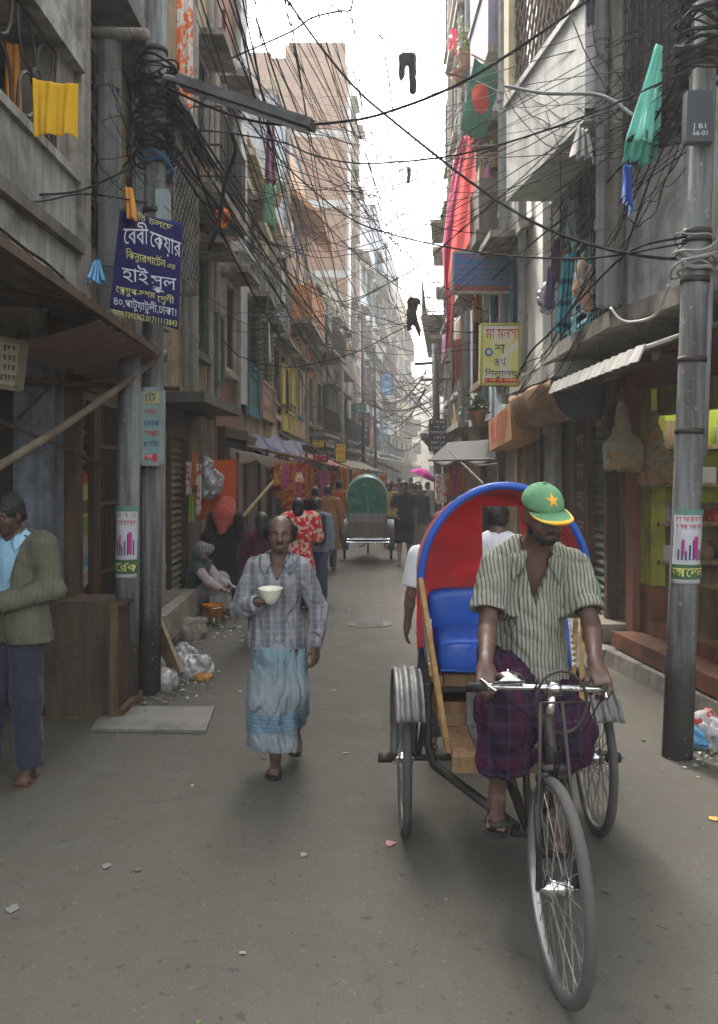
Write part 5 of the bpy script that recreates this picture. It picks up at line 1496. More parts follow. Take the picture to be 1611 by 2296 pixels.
# ---------------- the rickshaw driver
def driver():
    root = thing('person', 'rickshaw driver in green cap and striped shirt gripping the handlebar', 'person', (.715, 3.98, .9))
    J = pose((0, 0, 0), math.pi, 1.0)
    W = dict(pel=(.72, 3.99, 1.03), chest=(.735, 3.92, 1.29), neck=(.752, 3.86, 1.455), head=(.765, 3.745, 1.625),
             shR=(.585, 3.88, 1.40), elR=(.538, 3.76, 1.165), wrR=(.495, 3.52, 1.045), shL=(.93, 3.88, 1.40), elL=(.965, 3.75, 1.165), wrL=(.925, 3.52, 1.04),
             hpR=(.64, 3.97, 1.0), knR=(.575, 3.60, .86), anR=(.565, 3.69, .485), hpL=(.80, 3.97, 1.0), knL=(.845, 3.62, .74), anL=(.83, 3.93, .315))
    J.update({k: Vector(v) for k, v in W.items()})
    hm = frame_of((.36, -1, -.34), (.02, -.3, 1))
    hands = dict(R=dict(d=(-.1, -.75, -.62), n=(-.1, .6, -.8), curl=[1.0, 1.05, 1.1, 1.1], thumb=.9, side=None, sc=1.0),
                 L=dict(d=(.12, -.75, -.62), n=(.1, .6, -.8), curl=[1.0, 1.05, 1.1, 1.1], thumb=.9, side=None, sc=1.0))
    hands['R']['side'] = 1 if Vector(hands['R']['d']).cross(Vector(hands['R']['n'])).x > 0 else -1
    hands['L']['side'] = 1 if Vector(hands['L']['d']).cross(Vector(hands['L']['n'])).x < 0 else -1
    body(J, root, SK_D, .005, hm, hands, dict(R=(-.18, -1, -.1), L=(.05, -1, -.25)))
    face_bits(J['head'], hm, root, 1.0, HAIR, True, True, True)
    # striped short sleeved shirt
    SH = stripes('striped_shirt_cloth', (.235, .235, .185), (.085, .08, .062), 62, 'x', .34, .12, None, .25)
    sh = garment(J, root, SH, 'shirt', 'short', .93, .012, .006, .018, 4, .01, (-.25, .12, -1), True, .0, vneck=.19, extra=[((.745, 3.87, 1.2), (.765, 3.83, .86), .112, .122)])
    collar(J, sh, SH, .055, open_=.07, vlen=.10)
    mb = MB(); mb.lathe([(.007, 0), (.007, .003), (.001, .003)], (.765, 3.775, 1.165), Matrix.Rotation(R(80), 3, 'X'), 10); mb.build('button', WHITEP, sh)
    # checked purple lungi over both thighs, hanging between the shins
    LU = stripes('purple_check_cloth', (.022, .011, .024), (.045, .011, .027), 7, 'x', .3, .15, [('z', 6, .28, (.065, .014, .036), .5), ('x', 14, .07, (.035, .045, .075), .6), ('z', 14, .07, (.035, .045, .075), .5)], .3)
    lo, hi = bounds(J, .25); s = SDF(lo, hi, .006)
    s.ell(J['pel'] + Vector((0, 0, -.03)), (.16, .13, .12), None, .04)
    s.cap(J['hpR'] - Vector((0, 0, .03)), J['knR'], .095, .086, .05); s.cap(J['hpL'] - Vector((0, 0, .05)), J['knL'], .092, .086, .05)
    s.chain([J['knR'] + Vector((0, -.01, 0)), Vector((.57, 3.64, .60))], [.085, .085], .05); s.chain([J['knL'], Vector((.84, 3.73, .50))], [.085, .085], .05)
    s.chain([Vector((.615, 3.66, .80)), Vector((.625, 3.66, .62))], [.075, .07], .06); s.cap(J['knR'].lerp(J['knL'], .2), J['pel'] - Vector((0, 0, .06)), .08, .08, .08)
    s.folds(.022, 9, 19, (1.2, 1, .2)); s.folds(.008, 10, 40, (1.2, 1, .5))
    s.cut((.57, 3.6, .595), (0.05, .25, -1)); s.cap(Vector((.57, 3.66, .66)), Vector((.575, 3.68, .50)), .055, .066, .004, 'sub')
    lg = s.build('lungi', LU, root)
    sandal(J['anR'], (-.18, -1, -.1), SANDAL, root); sandal(J['anL'], (.05, -1, -.25), SANDAL, root)
    # baseball cap with gold edge and star
    CAPM = plain('green_cap_cloth', (.10, .235, .115), .9, var=.35, scale=12, bump=.35, fine=90); GOLD = plain('gold_embroidery', (.72, .36, .02), .6)
    c = J['head']
    def q(x, y, z): return c + hm @ Vector((x, y, z))
    b = SDF(c - Vector((.24,) * 3), c + Vector((.24,) * 3), .005)
    b.ell(q(0, -.012, .042), (.083, .102, .084), hm, .01); b.cut(q(0, 0, .032), hm @ Vector((0, -.08, -1)))
    b.ell(q(0, -.012, .026), (.076, .095, .08), hm, .0, 'sub')
    cp = b.build('cap', CAPM, root)
    def br(u, v, off=0.0):
        a = R(-72) + R(144) * u; r0 = .084; ext = .074 * v * (math.cos(a * 1.18) ** .8 if abs(a * 1.18) < math.pi / 2 else 0)
        x = math.sin(a) * (r0 + ext * .45); y = -.008 + math.cos(a) * (.098) + ext
        return q(x, y, .036 - .28 * ext - 1.9 * x * x + off)
    mb = MB(); mb.sheet(lambda u, v: br(u, v), 24, 6, .006); mb.build('visor', CAPM, cp, True)
    mb = MB(); mb.sheet(lambda u, v: br(u, .82 + .2 * v, .0035), 24, 3, .011); mb.build('visor_edge', GOLD, cp, True)
    sp = []
    for i in range(10):
        r_ = .027 if i % 2 == 0 else .0112; a = math.pi / 2 + i * math.pi / 5
        xx, zz = r_ * math.cos(a) + .008, r_ * math.sin(a)
        yy = .102 * math.sqrt(max(0, 1 - (xx / .083) ** 2 - ((zz + .042) / .084) ** 2))
        sp.append(q(xx, yy - .012 + .003, .042 + zz + .042))
    mb = MB(); n_ = hm @ Vector((0, .75, .55)); cen = sum(sp, Vector()) / 10 + n_ * .006
    mb.add([p + n_ * .001 for p in sp] + [cen], [(i, (i + 1) % 10, 10) for i in range(10)]); mb.build('star', GOLD, cp)
    mb = MB(); mb.ball(q(0, -.01, .127), .009, 8); mb.build('cap_button', CAPM, cp, True)
driver()

# ---------------- man walking with a bowl
def walker():
    n0 = set(COL.objects)
    root = thing('person', 'balding man in checked shirt and pale lungi walking with a bowl', 'person', (-.5, 5.35, 0))
    J = pose((-.48, 5.3, 0), math.pi, .92)
    W = dict(pel=(-.495, 5.30, .80), chest=(-.485, 5.25, 1.07), neck=(-.475, 5.22, 1.285), head=(-.462, 5.175, 1.435),
             shR=(-.612, 5.24, 1.215), elR=(-.70, 5.22, .985), wrR=(-.59, 5.04, 1.045), shL=(-.345, 5.24, 1.215), elL=(-.245, 5.28, .985), wrL=(-.258, 5.2, .775),
             hpR=(-.56, 5.30, .79), knR=(-.555, 5.17, .45), anR=(-.50, 5.28, .10), hpL=(-.41, 5.30, .79), knL=(-.395, 5.20, .45), anL=(-.40, 5.53, .21))
    J.update({k: Vector(v) for k, v in W.items()})
    hm = frame_of((.05, -1, -.05), (.02, -.08, 1))
    hands = dict(R=dict(d=(.85, -.35, .25), n=(-.1, -.2, 1), curl=[.55, .6, .65, .7], thumb=.3, side=None), L=dict(d=(.02, -.15, -1), n=(-.6, .5, 0), curl=[.5, .6, .65, .7], thumb=.5))
    hands['R']['side'] = 1 if Vector(hands['R']['d']).cross(Vector(hands['R']['n'])).y < 0 else -1
    body(J, root, skin('walker_skin', (.115, .066, .046)), .005, hm, hands, dict(R=(.0, -1, 0), L=(.05, -.8, -.5)))
    face_bits(J['head'], hm, root, .92, HAIR, True, True)
    hair_cap(J['head'], hm, root, HAIR, 'bald', .93, .004)
    SH = stripes('faded_check_cloth', (.26, .265, .265), (.135, .14, .15), 11, 'x', .42, .25, [('z', 9, .4, (.15, .15, .18), .5), ('x', 22, .12, (.36, .37, .38), .5), ('z', 27, .1, (.34, .35, .36), .4)], .25)
    sh = garment(J, root, SH, 'shirt', 'long', .745, .014, .006, .02, 8, .0, None, True, .0, vneck=.12, slim=.008)
    collar(J, sh, SH, .05)
    mb = MB(); mb.tube([Vector((-.48 + .006 * math.sin(z * 20), 5.12 - .03 * math.sin((z - .75) * 5), z)) for z in np.linspace(.78, 1.2, 9)], .004, 5); 
    # lungi: two draped legs with a deep fold between
    t = NT('pale_lungi_cloth'); v = t.obj(); x, y, z = t.sep(v)
    n = t.noise(v, 3, 5, .6)
    zz = t.math('ADD', z, t.math('MULTIPLY', n, .03))
    k1 = t.ramp(zz, [(.14, 0), (.16, 1), (.25, 1), (.27, 0)]); k1 = t.math('MULTIPLY', k1, t.ramp(t.math('FRACT', t.math('MULTIPLY', zz, 42)), [(.35, 0), (.45, 1)]))
    k2 = t.ramp(zz, [(.42, 0), (.55, .5), (.62, 1), (.64, 0)])
    c = t.mix(n, (.17, .21, .23), (.27, .30, .31)); c = t.mix(t.math('MULTIPLY', k1, .75), c, (.07, .22, .33)); c = t.mix(t.math('MULTIPLY', k2, .45), c, (.10, .25, .30))
    t.bump(t.noise(t.obj((12, 12, 4)), 1.0, 4, .55, 1.2), .85, .02); LU = t.done(c, .92, 0, .12)
    lo, hi = bounds(J, .25); s = SDF(lo, hi, .006)
    s.ell(J['pel'] - Vector((0, 0, .08)), (.125, .095, .09), None, .04)
    s.chain([J['hpR'] - Vector((0, 0, .08)), Vector((-.55, 5.19, .45)), Vector((-.54, 5.23, .13))], [.082, .09, .112], .06)
    s.chain([Vector((-.5, 5.22, .7)), Vector((-.47, 5.2, .4)), Vector((-.46, 5.22, .10))], [.09, .085, .085], .05)
    s.chain([J['hpL'] - Vector((0, 0, .08)), Vector((-.395, 5.22, .50)), Vector((-.405, 5.42, .30))], [.082, .086, .08], .05)
    s.cap((-.455, 5.06, .60), (-.425, 5.10, .22), .02, .05, .04, 'sub'); s.folds(.020, 21, 21, (1.3, 1, .12)); s.folds(.007, 22, 40, (1.3, 1, .4))
    s.cut((-.5, 5.2, .155), (-.1, -.06, -1)); s.cap(Vector((-.5, 5.25, .2)), Vector((-.5, 5.26, 0.02)), .055, .075, .004, 'sub')
    s.build('lungi', LU, root)
    sandal(J['anR'], (.0, -1, 0), SANDAL, root, .92); sandal(J['anL'], (.05, -.8, -.5), SANDAL, root, .92)
    mb = MB(); cb = Vector((-.503, 5.0, 1.045))
    mb.lathe([(.012, 0), (.03, .008), (.05, .04), (.066, .085), (.07, .092), (.064, .09), (.046, .045), (.024, .014), (.001, .012)], cb, Matrix.Rotation(R(5), 3, 'X'), 32)
    tag(mb.build('bowl', plain('cream_enamel', (.72, .70, .54), .3, spec=.5), None, True), 'cream bowl held by the balding man in the checked shirt', 'bowl')
    for o in set(COL.objects) - n0:
        if o.parent is None: o.location.y += .12
walker()

# ---------------- man in a blazer at the left edge
def blazer_man():
    root = thing('person', 'man in grey blazer and pale blue shirt looking down at his hands', 'person', (-1.98, 5.35, 0))
    hd = math.pi - R(20)
    J = pose((-2.03, 5.33, 0), hd, .99, head=(0, .07, 1.57), neck=(0, 0, 1.43),
             elR=(.25, .0, 1.12), wrR=(.10, .25, 1.08), elL=(-.245, -.03, 1.12), wrL=(-.07, .22, 1.06), anR=(.13, .10, .095), anL=(-.12, .02, .095), knR=(.11, .05, .5), knL=(-.11, .04, .5))
    fw = J['fw']
    hm = frame_of(fw + Vector((-.15, .05, -.30)), Vector((0, 0, 1)) + fw * .3)
    rt = J['rt']
    hands = dict(R=dict(d=-rt * .8 + fw * .5, n=(0, 0, 1), curl=.6, thumb=.5, side=1), L=dict(d=rt * .8 + fw * .5, n=(0, 0, 1), curl=.6, thumb=.5, side=-1))
    body(J, root, SK_D, .006, hm, hands, dict(R=fw + rt * .3, L=fw * .9 - rt * .35))
    face_bits(J['head'], hm, root, .99, HAIR, True, True)
    hair_cap(J['head'], hm, root, HAIR, 'short', .99, .005)
    BLZ = stripes('grey_brown_tweed', (.115, .108, .072), (.135, .125, .085), 40, 'x', .3, .2, [('z', 60, .3, (.09, .085, .07), .4)], .15)
    SHB = cloth('pale_blue_shirt_cloth', (.30, .52, .66))
    sh = garment(J, root, SHB, 'shirt', 'none', .9, .006, .007, .004, 3, 0, None, True, 0, vneck=.03)
    collar(J, sh, SHB, .045)
    # blazer: open at the front so the shirt shows
    S = J['s']; lo, hi = bounds(J, .25); s = SDF(lo, hi, .007); A = spine(J)
    torso(s, J, .026)
    hz = .80
    a = J['pel'].lerp(J['chest'], .3)
    for sg in (-1, 1):
        p = a + rt * (sg * .07); b = Vector((p.x, p.y, hz - .04)) + rt * (sg * .035); s.cap(p, b, .125, .135, .05)
    for q in 'RL': s.chain([J['sh' + q], J['el' + q], J['el' + q].lerp(J['wr' + q], .9)], [.075, .068, .056], .035)
    s.folds(.012, 31, 15)
    s.cut((0, 0, hz), (0, 0, -1))
    for q in 'RL': s.cap(J['el' + q].lerp(J['wr' + q], .8), J['el' + q].lerp(J['wr' + q], 1.1), .036, .036, .003, 'sub')
    vcut(s, J['neck'], A, .48, .125)
    s.cap(J['neck'] - Vector((0, 0, .02)), J['neck'] + Vector((0, 0, .12)), .075, .08, .008, 'sub')
    bl = s.build('blazer', BLZ, root)
    for sg in (-1, 1):
        mb = MB()
        def lap(u, v):
            zt = 1.43 - .46 * u; x = sg * (.085 * (1 - u) ** .7 + .012 + v * (.055 * math.sin(min(1, u * 1.5 + .12) * math.pi)))
            return Vector((J['neck'].x, J['neck'].y, zt)) + rt * x + fw * (.075 + .075 * math.sin(u * 1.5) - abs(x) * .35 + .012)
        mb.sheet(lap, 10, 3, .006); mb.build('lapel', BLZ, bl, True)
    trousers(J, root, cloth('navy_trouser_cloth', (.030, .032, .045)), .007, .026, .04, .010, 6)
    sandal(J['anR'], fw + rt * .3, BROWNS, root); sandal(J['anL'], fw * .9 - rt * .35, BROWNS, root)
blazer_man()

# ---------------- people farther off
def figure(label, pos, heading, sc_, sk, top, topm, bottom, botm, hair='short', hm=HAIR, hem=None, h=.011, sleeve='long', face=False, sand=BROWNS, headdir=None, fold=.008, flare=.01, seed=1, group=None, hands=None, belly=0, **kw):
    root = thing('person', label, 'person', (pos[0], pos[1], 0), group)
    J = pose((pos[0], pos[1], pos[2] if len(pos) > 2 else 0), heading, sc_, **kw)
    M_ = frame_of(headdir or (J['fw'] + Vector((0, 0, -.08))), (0, 0, 1))
    body(J, root, sk, h * .8, M_, hands, None, fine=h < .0105)
    if face: face_bits(J['head'], M_, root, sc_)
    if hair: hair_cap(J['head'], M_, root, hm, hair, sc_, h * .7)
    if bottom == 'trousers': trousers(J, root, botm, h, .02, .03, fold, seed)
    elif bottom == 'shorts': trousers(J, root, botm, h, .03, .03, fold, seed, 'shorts', knee=True)
    if top:
        garment(J, root, topm, top, sleeve, (J['pos'].z + (hem if hem is not None else .8) * sc_), .02, h, fold, seed, flare, belly=belly)
    if sand and h < .02:
        for q in 'RL': sandal(J['an' + q], J['fw'], sand, root, sc_)
    return root, J, M_
BLACKC = cloth('black_cloth', (.012, .012, .015)); NAVYC = cloth('navy_cloth', (.018, .022, .035)); WHITEC = cloth('white_cloth', (.62, .63, .64)); JEAN = cloth('blue_denim', (.05, .075, .12))
KURTA = cloth('ochre_kurta_cloth', (.28, .14, .055)); KHAKI = cloth('khaki_cloth', (.22, .19, .13)); CHAR = cloth('charcoal_cloth', (.03, .03, .034)); GREYB = cloth('grey_blue_cloth', (.17, .21, .25))
ORC = cloth('orange_cloth', (.62, .17, .03)); YELC = cloth('yellow_cloth', (.62, .38, .03)); REDC = cloth('red_print_cloth', (.62, .02, .035), (.62, .48, .36)); CORAL = cloth('coral_scarf_cloth', (.42, .075, .055))
# woman in black with a coral scarf
r_, J, M_ = figure('woman in black robe with coral headscarf, back turned, beside the orange board', (-1.74, 11.75), R(-12), .86, SK_M, None, None, None, None, None, h=.011, sand=None,
                   wrR=(.12, .2, 1.0), elR=(.23, .02, 1.12), elL=(-.23, .02, 1.12), wrL=(-.12, .2, 1.0), head=(0, .05, 1.56))
S = SDF(*bounds(J, .3), .012); torso(S, J, .03)
for q in 'RL': S.chain([J['sh' + q], J['el' + q], J['el' + q].lerp(J['wr' + q], .9)], [.085, .09, .075], .05)
S.chain([J['pel'], Vector((J['pel'].x, J['pel'].y, .06))], [.17, .25], .08); S.folds(.016, 7, 15, (1.3, 1.3, .25)); S.cut((0, 0, .04), (0, 0, -1)); S.build('robe', BLACKC, r_)
S = SDF(J['head'] - Vector((.35, .35, .5)), J['head'] + Vector((.35, .35, .25)), .01)
S.ell(J['head'], (.098, .115, .12), M_, .03); S.chain([J['head'] - J['fw'] * .03, J['neck'] - J['fw'] * .06, J['chest'] - J['fw'] * .13 - Vector((0, 0, .02))], [.1, .13, .06], .07)
for sg in (-1, 1): S.cap(J['neck'], J['sh' + ('R' if sg > 0 else 'L')].lerp(J['neck'], .35) - Vector((0, 0, .06)), .09, .07, .06)
S.ell(J['head'] + J['fw'] * .13, (.06, .07, .08), M_, .01, 'sub'); S.folds(.012, 8, 22, (1, 1, .4)); S.build('headscarf', CORAL, r_)
# woman in the red print dress
r_, J, M_ = figure('dark haired woman in red printed dress walking away behind the balding man', (-.79, 11.7), R(4), .85, SK_L, 'dress', REDC, 'trousers', NAVYC, 'long', h=.011, hem=.55, flare=.05, elR=(.26, .02, 1.12), wrR=(.2, .16, .95), seed=5, sleeve='elbow')
S = SDF(*bounds(J, .3), .011); A = spine(J)
S.cap(J['shR'], J['shL'], .085, .085, .05); S.ell(J['chest'] - J['fw'] * .03, (.21, .14, .24), A, .06); S.cap(J['shR'] + J['rt'] * .04, J['elR'] + J['rt'] * .02, .09, .085, .06); S.folds(.014, 12, 18, (1, 1, .5)); S.build('shawl', REDC, r_)
# boy with a backpack
r_, J, M_ = figure('person in grey blue shirt and jeans carrying a black backpack, walking away', (-.585, 12.5), R(-5), .835, SK_M, 'shirt', GREYB, 'trousers', JEAN, 'short', h=.010, hem=.82, seed=6, anL=(-.09, -.15, .13), anR=(.09, .1, .095), elR=(.24, -.02, 1.1))
S = SDF(J['chest'] - Vector((.4,) * 3), J['chest'] + Vector((.4,) * 3), .01); A = spine(J)
S.rbox(J['chest'] - J['fw'] * .17 - Vector((0, 0, .03)), (.15, .085, .22), A, .06, .02); S.rbox(J['chest'] - J['fw'] * .26 - Vector((0, 0, .1)), (.11, .03, .11), A, .025, .02); S.folds(.006, 2, 20)
o = S.build('backpack', CHAR, None); tag(o, 'black backpack worn by the person in jeans walking away', 'backpack')
# man in the ochre kurta
figure('broad man in long ochre kurta walking away, left of the green rickshaw', (-.56, 16.4), R(-8), .905, SK_M, 'kurta', KURTA, 'trousers', CHAR, 'short', h=.011, hem=.42, flare=.05, seed=7, elR=(.27, -.03, 1.12), wrR=(.25, .05, .87), belly=.03)
figure('slim dark haired person partly hidden beside the man in the ochre kurta', (-.82, 16.9), R(0), .88, SK_M, 'shirt', BLACKC, 'trousers', NAVYC, 'short', h=.014, seed=8)
# man in black tee coming on
figure('young man in black t-shirt and dark shorts coming up the lane', (.87, 17.35), math.pi - R(3), .945, SK_L, 'shirt', BLACKC, 'shorts', NAVYC, 'short', h=.0102, hem=.83, sleeve='short', face=True, seed=9, flare=.015,
       elR=(.25, .02, 1.1), wrR=(.16, .22, .99), anR=(.1, .13, .095), anL=(-.1, -.22, .14), knL=(-.095, .0, .5))
figure('man in charcoal shirt and khaki trousers just behind the black t-shirt man', (1.2, 18.2), math.pi + R(15), .91, SK_M, 'shirt', CHAR, 'trousers', KHAKI, 'short', h=.012, hem=.8, face=True, seed=10)
# two people close behind the rickshaw hood
figure('man in white t-shirt and dark trousers walking away close behind the red rickshaw hood', (.55, 5.95), R(6), .90, SK_M, 'shirt', WHITEC, 'trousers', CHAR, 'short', h=.009, hem=.8, sleeve='short', seed=11,
       elR=(.22, -.03, 1.1), elL=(-.235, -.01, 1.1), wrL=(-.25, .06, .86), anL=(-.1, -.12, .12), anR=(.1, .15, .095))
figure('person in white shirt glimpsed through the window of the rickshaw hood', (.98, 6.35), R(-20), .93, SK_M, 'shirt', WHITEC, 'trousers', NAVYC, 'short', h=.010, hem=.78, seed=12)
# half hidden behind the walker
figure('dark haired person with a white sleeve half hidden behind the balding man', (-1.04, 9.6), R(15), .80, SK_M, 'shirt', cloth('plum_cloth', (.06, .015, .03)), 'trousers', NAVYC, 'long', h=.012, hem=.7, seed=13, elL=(-.24, .02, 1.15))
# the crowd beyond
crowd = [((.30, 24), 0, ORC, CHAR, 'person in orange shawl left of the green rickshaw, far off'), ((-.48, 21.5), 0, cloth('rust_cloth', (.42, .10, .03)), NAVYC, 'person in rust orange shirt beyond the ochre kurta man'),
         ((.72, 21.5), math.pi, cloth('yellow_stripe_cloth', (.45, .32, .06)), JEAN, 'person in yellow shirt and blue jeans right of the green rickshaw'), ((1.5, 23), math.pi, CHAR, KHAKI, 'person in dark shirt under the magenta umbrella'),
         ((1.9, 25), math.pi, WHITEC, NAVYC, 'far person in white shirt near the pole with the dark sign'), ((.95, 27), math.pi, GREYB, CHAR, 'distant person in grey blue shirt in mid lane'), ((1.35, 30), 0, cloth('maroon_cloth', (.16, .02, .03)), CHAR, 'distant person in maroon in mid lane'),
         ((.1, 29), 0, KURTA, CHAR, 'distant person in tan beyond the green rickshaw'), ((1.9, 33), math.pi, NAVYC, KHAKI, 'distant person in navy, farthest on the right'), ((-.2, 33), 0, WHITEC, CHAR, 'distant person in white, farthest on the left'), ((.75, 36), 0, CHAR, CHAR, 'faint person in dark clothes, farthest in mid lane')]
for i, (p, hd, a, b, lb) in enumerate(crowd):
    figure(lb, p, hd + rnd.uniform(-.3, .3), rnd.uniform(.88, .95), rnd.choice((SK_M, SK_L)), 'shirt', a, 'trousers', b, 'short', h=.02, hem=rnd.choice((.8, .6)), seed=20 + i, anL=(-.1, rnd.uniform(-.2, .1), .1), group='people far down the lane')
# vendor sitting by the steps
def vendor():
    root = thing('person', 'old vendor in grey headscarf sitting by the steps reaching to a bucket', 'person', (-1.98, 11.2, 0))
    J = pose((-2.0, 11.25, 0), R(-115), .95)
    W = dict(pel=(-2.05, 11.3, .24), chest=(-2.0, 11.2, .50), neck=(-1.96, 11.13, .68), head=(-1.92, 11.07, .80), shR=(-1.97, 10.98, .62), elR=(-1.82, 10.9, .46), wrR=(-1.66, 10.84, .38),
             shL=(-1.9, 11.28, .62), elL=(-1.75, 11.2, .46), wrL=(-1.58, 11.0, .40), hpR=(-2.0, 11.2, .22), knR=(-1.75, 11.0, .42), anR=(-1.72, 10.95, .09), hpL=(-2.0, 11.38, .22), knL=(-1.72, 11.25, .44), anL=(-1.66, 11.15, .09))
    J.update({k: Vector(v) for k, v in W.items()})
    hm = frame_of((.75, -.65, -.35), (.3, -.2, 1))
    body(J, root, SK_M, .008, hm, dict(R=dict(d=(.9, -.2, -.2), n=(0, 0, -1), curl=.5), L=dict(d=(.9, -.4, -.2), n=(0, 0, -1), curl=.5)), dict(R=(.7, -.6, 0), L=(.8, -.5, 0)))
    face_bits(J['head'], hm, root, .95, HAIRG, True, False, True)
    garment(J, root, cloth('teal_shawl_cloth', (.05, .085, .085)), 'shawl', 'none', .15, .035, .009, .01, 41, .02, neck_cut=False)
    s = SDF(*bounds(J, .2), .009)
    for q in 'RL': s.chain([J['sh' + q], J['el' + q], J['el' + q].lerp(J['wr' + q], .85)], [.06, .055, .045], .03)
    s.folds(.008, 42); s.build('sleeves', cloth('pale_pink_cloth', (.50, .40, .40)), root)
    trousers(J, root, cloth('grey_white_cloth', (.33, .33, .32)), .009, .04, .05, .012, 43)
    s = SDF(J['head'] - Vector((.25,) * 3), J['head'] + Vector((.25,) * 3), .007)
    s.ell(J['head'] + Vector((-.01, .01, .03)), (.10, .11, .10), hm, .02); s.cap(J['head'] + Vector((-.06, .05, -.03)), J['neck'] + Vector((-.07, .07, .02)), .07, .06, .04)
    for i in range(4): s.cap(J['head'] + hm @ Vector((-.09, .03, .02 + .02 * i)), J['head'] + hm @ Vector((.09, .03, .04 + .02 * i)), .03, .03, .02)
    s.ell(J['head'] + hm @ Vector((0, .11, -.03)), (.062, .07, .075), hm, .01, 'sub'); s.folds(.008, 44, 40)
    s.build('headscarf', stripes('grey_check_scarf', (.36, .37, .38), (.12, .12, .13), 30, 'x', .3, .2, [('z', 30, .3, (.12, .12, .13), .6)]), root)
vendor()
# ------------------------------------------------------------------ lettering
_gc = {}
def glyph_run(t):
    if t in _gc: return _gc[t]
    c = bpy.data.curves.new('run', 'FONT'); c.body = t; c.size = 1; c.resolution_u = 2
    o = bpy.data.objects.new('run', c); COL.objects.link(o)
    dg = bpy.context.evaluated_depsgraph_get()
    me = bpy.data.meshes.new_from_object(o.evaluated_get(dg))
    v = [(p.co.x, p.co.y) for p in me.vertices]; f = [tuple(p.vertices) for p in me.polygons]
    bpy.data.objects.remove(o); bpy.data.curves.remove(c); bpy.data.meshes.remove(me)
    _gc[t] = (v, f); return _gc[t]
def lettering(t):
    """outline of a line of writing; {X sets X small below the letter before it, ^ puts a stroke above it"""
    base, ops, i = '', [], 0
    while i < len(t):
        if t[i] == '{': ops.append((len(base), t[i + 1])); i += 2
        elif t[i] == '^': ops.append((len(base), None)); i += 1
        else: base += t[i]; i += 1
    v, f = glyph_run(base); v = list(v); f = list(f)
    def right(q):
        a = glyph_run(q)[0]; return max((p[0] for p in a), default=0)
    for n, g in ops:
        x1 = right(base[:n]); x0 = right(base[:n - 1]) if n > 1 else 0
        k = len(v)
        if g is None:
            v += [(x1 - .16, .72), (x1 - .06, .78), (x1 + .10, .95), (x1 + .0, .93)]; f.append((k, k + 1, k + 2, k + 3))
        else:
            gv, gf = glyph_run(g); m0 = min(p[0] for p in gv); m1 = max(p[0] for p in gv); w_ = (x1 - x0)
            sx = min(.62, w_ * .95 / max(.01, m1 - m0))
            v += [(x0 + (w_ - (m1 - m0) * sx) / 2 + (p[0] - m0) * sx, p[1] * .5 - .27) for p in gv]; f += [tuple(i2 + k for i2 in q) for q in gf]
    return v, f
def write(mb, t, fn, x0, x1, y0, y1):
    """fits the line into the box x0..x1, y0 (foot) .. y1 (head line) of a surface fn(x, y) -> point"""
    v, f = lettering(t)
    if not v: return
    a, b = min(p[0] for p in v), max(p[0] for p in v)
    y0f = y0 if callable(y0) else (lambda q: y0)
    hgt = y1
    mb.add([fn(x0 + (p[0] - a) / (b - a) * (x1 - x0), y0f((p[0] - a) / (b - a)) + (p[1] + .0) / .68 * hgt) for p in v], f)
def scrawl(mb, fn, x0, x1, y0, h_, n, rg):
    """writing too small or faded to read: short strokes hanging from a line"""
    w_ = (x1 - x0) / n
    for i in range(n):
        if rg.random() < .14: continue
        a = x0 + i * w_; b = a + w_ * rg.uniform(.6, .92)
        mb.add([fn(a, y0 + h_ * .86), fn(b, y0 + h_ * .86), fn(b, y0 + h_), fn(a, y0 + h_)], [(0, 1, 2, 3)])
        for _ in range(2):
            c = rg.uniform(a, b - w_ * .2); q = rg.uniform(-.05, .4) * h_
            mb.add([fn(c, y0 + q), fn(c + w_ * .18, y0 + q), fn(c + w_ * .22, y0 + h_ * .87), fn(c + w_ * .04, y0 + h_ * .87)], [(0, 1, 2, 3)])
def paint(n, c): return plain('lettering_' + n, c, .7, var=.2, scale=20)
L_WHITE, L_YEL, L_RED, L_BLUE, L_PURP, L_ORG, L_DARK = paint('white', (.62, .64, .68)), paint('yellow', (.62, .60, .16)), paint('red', (.50, .03, .03)), paint('blue', (.03, .06, .20)), paint('purple', (.05, .02, .12)), paint('orange', (.42, .16, .06)), paint('dark', (.03, .03, .03))

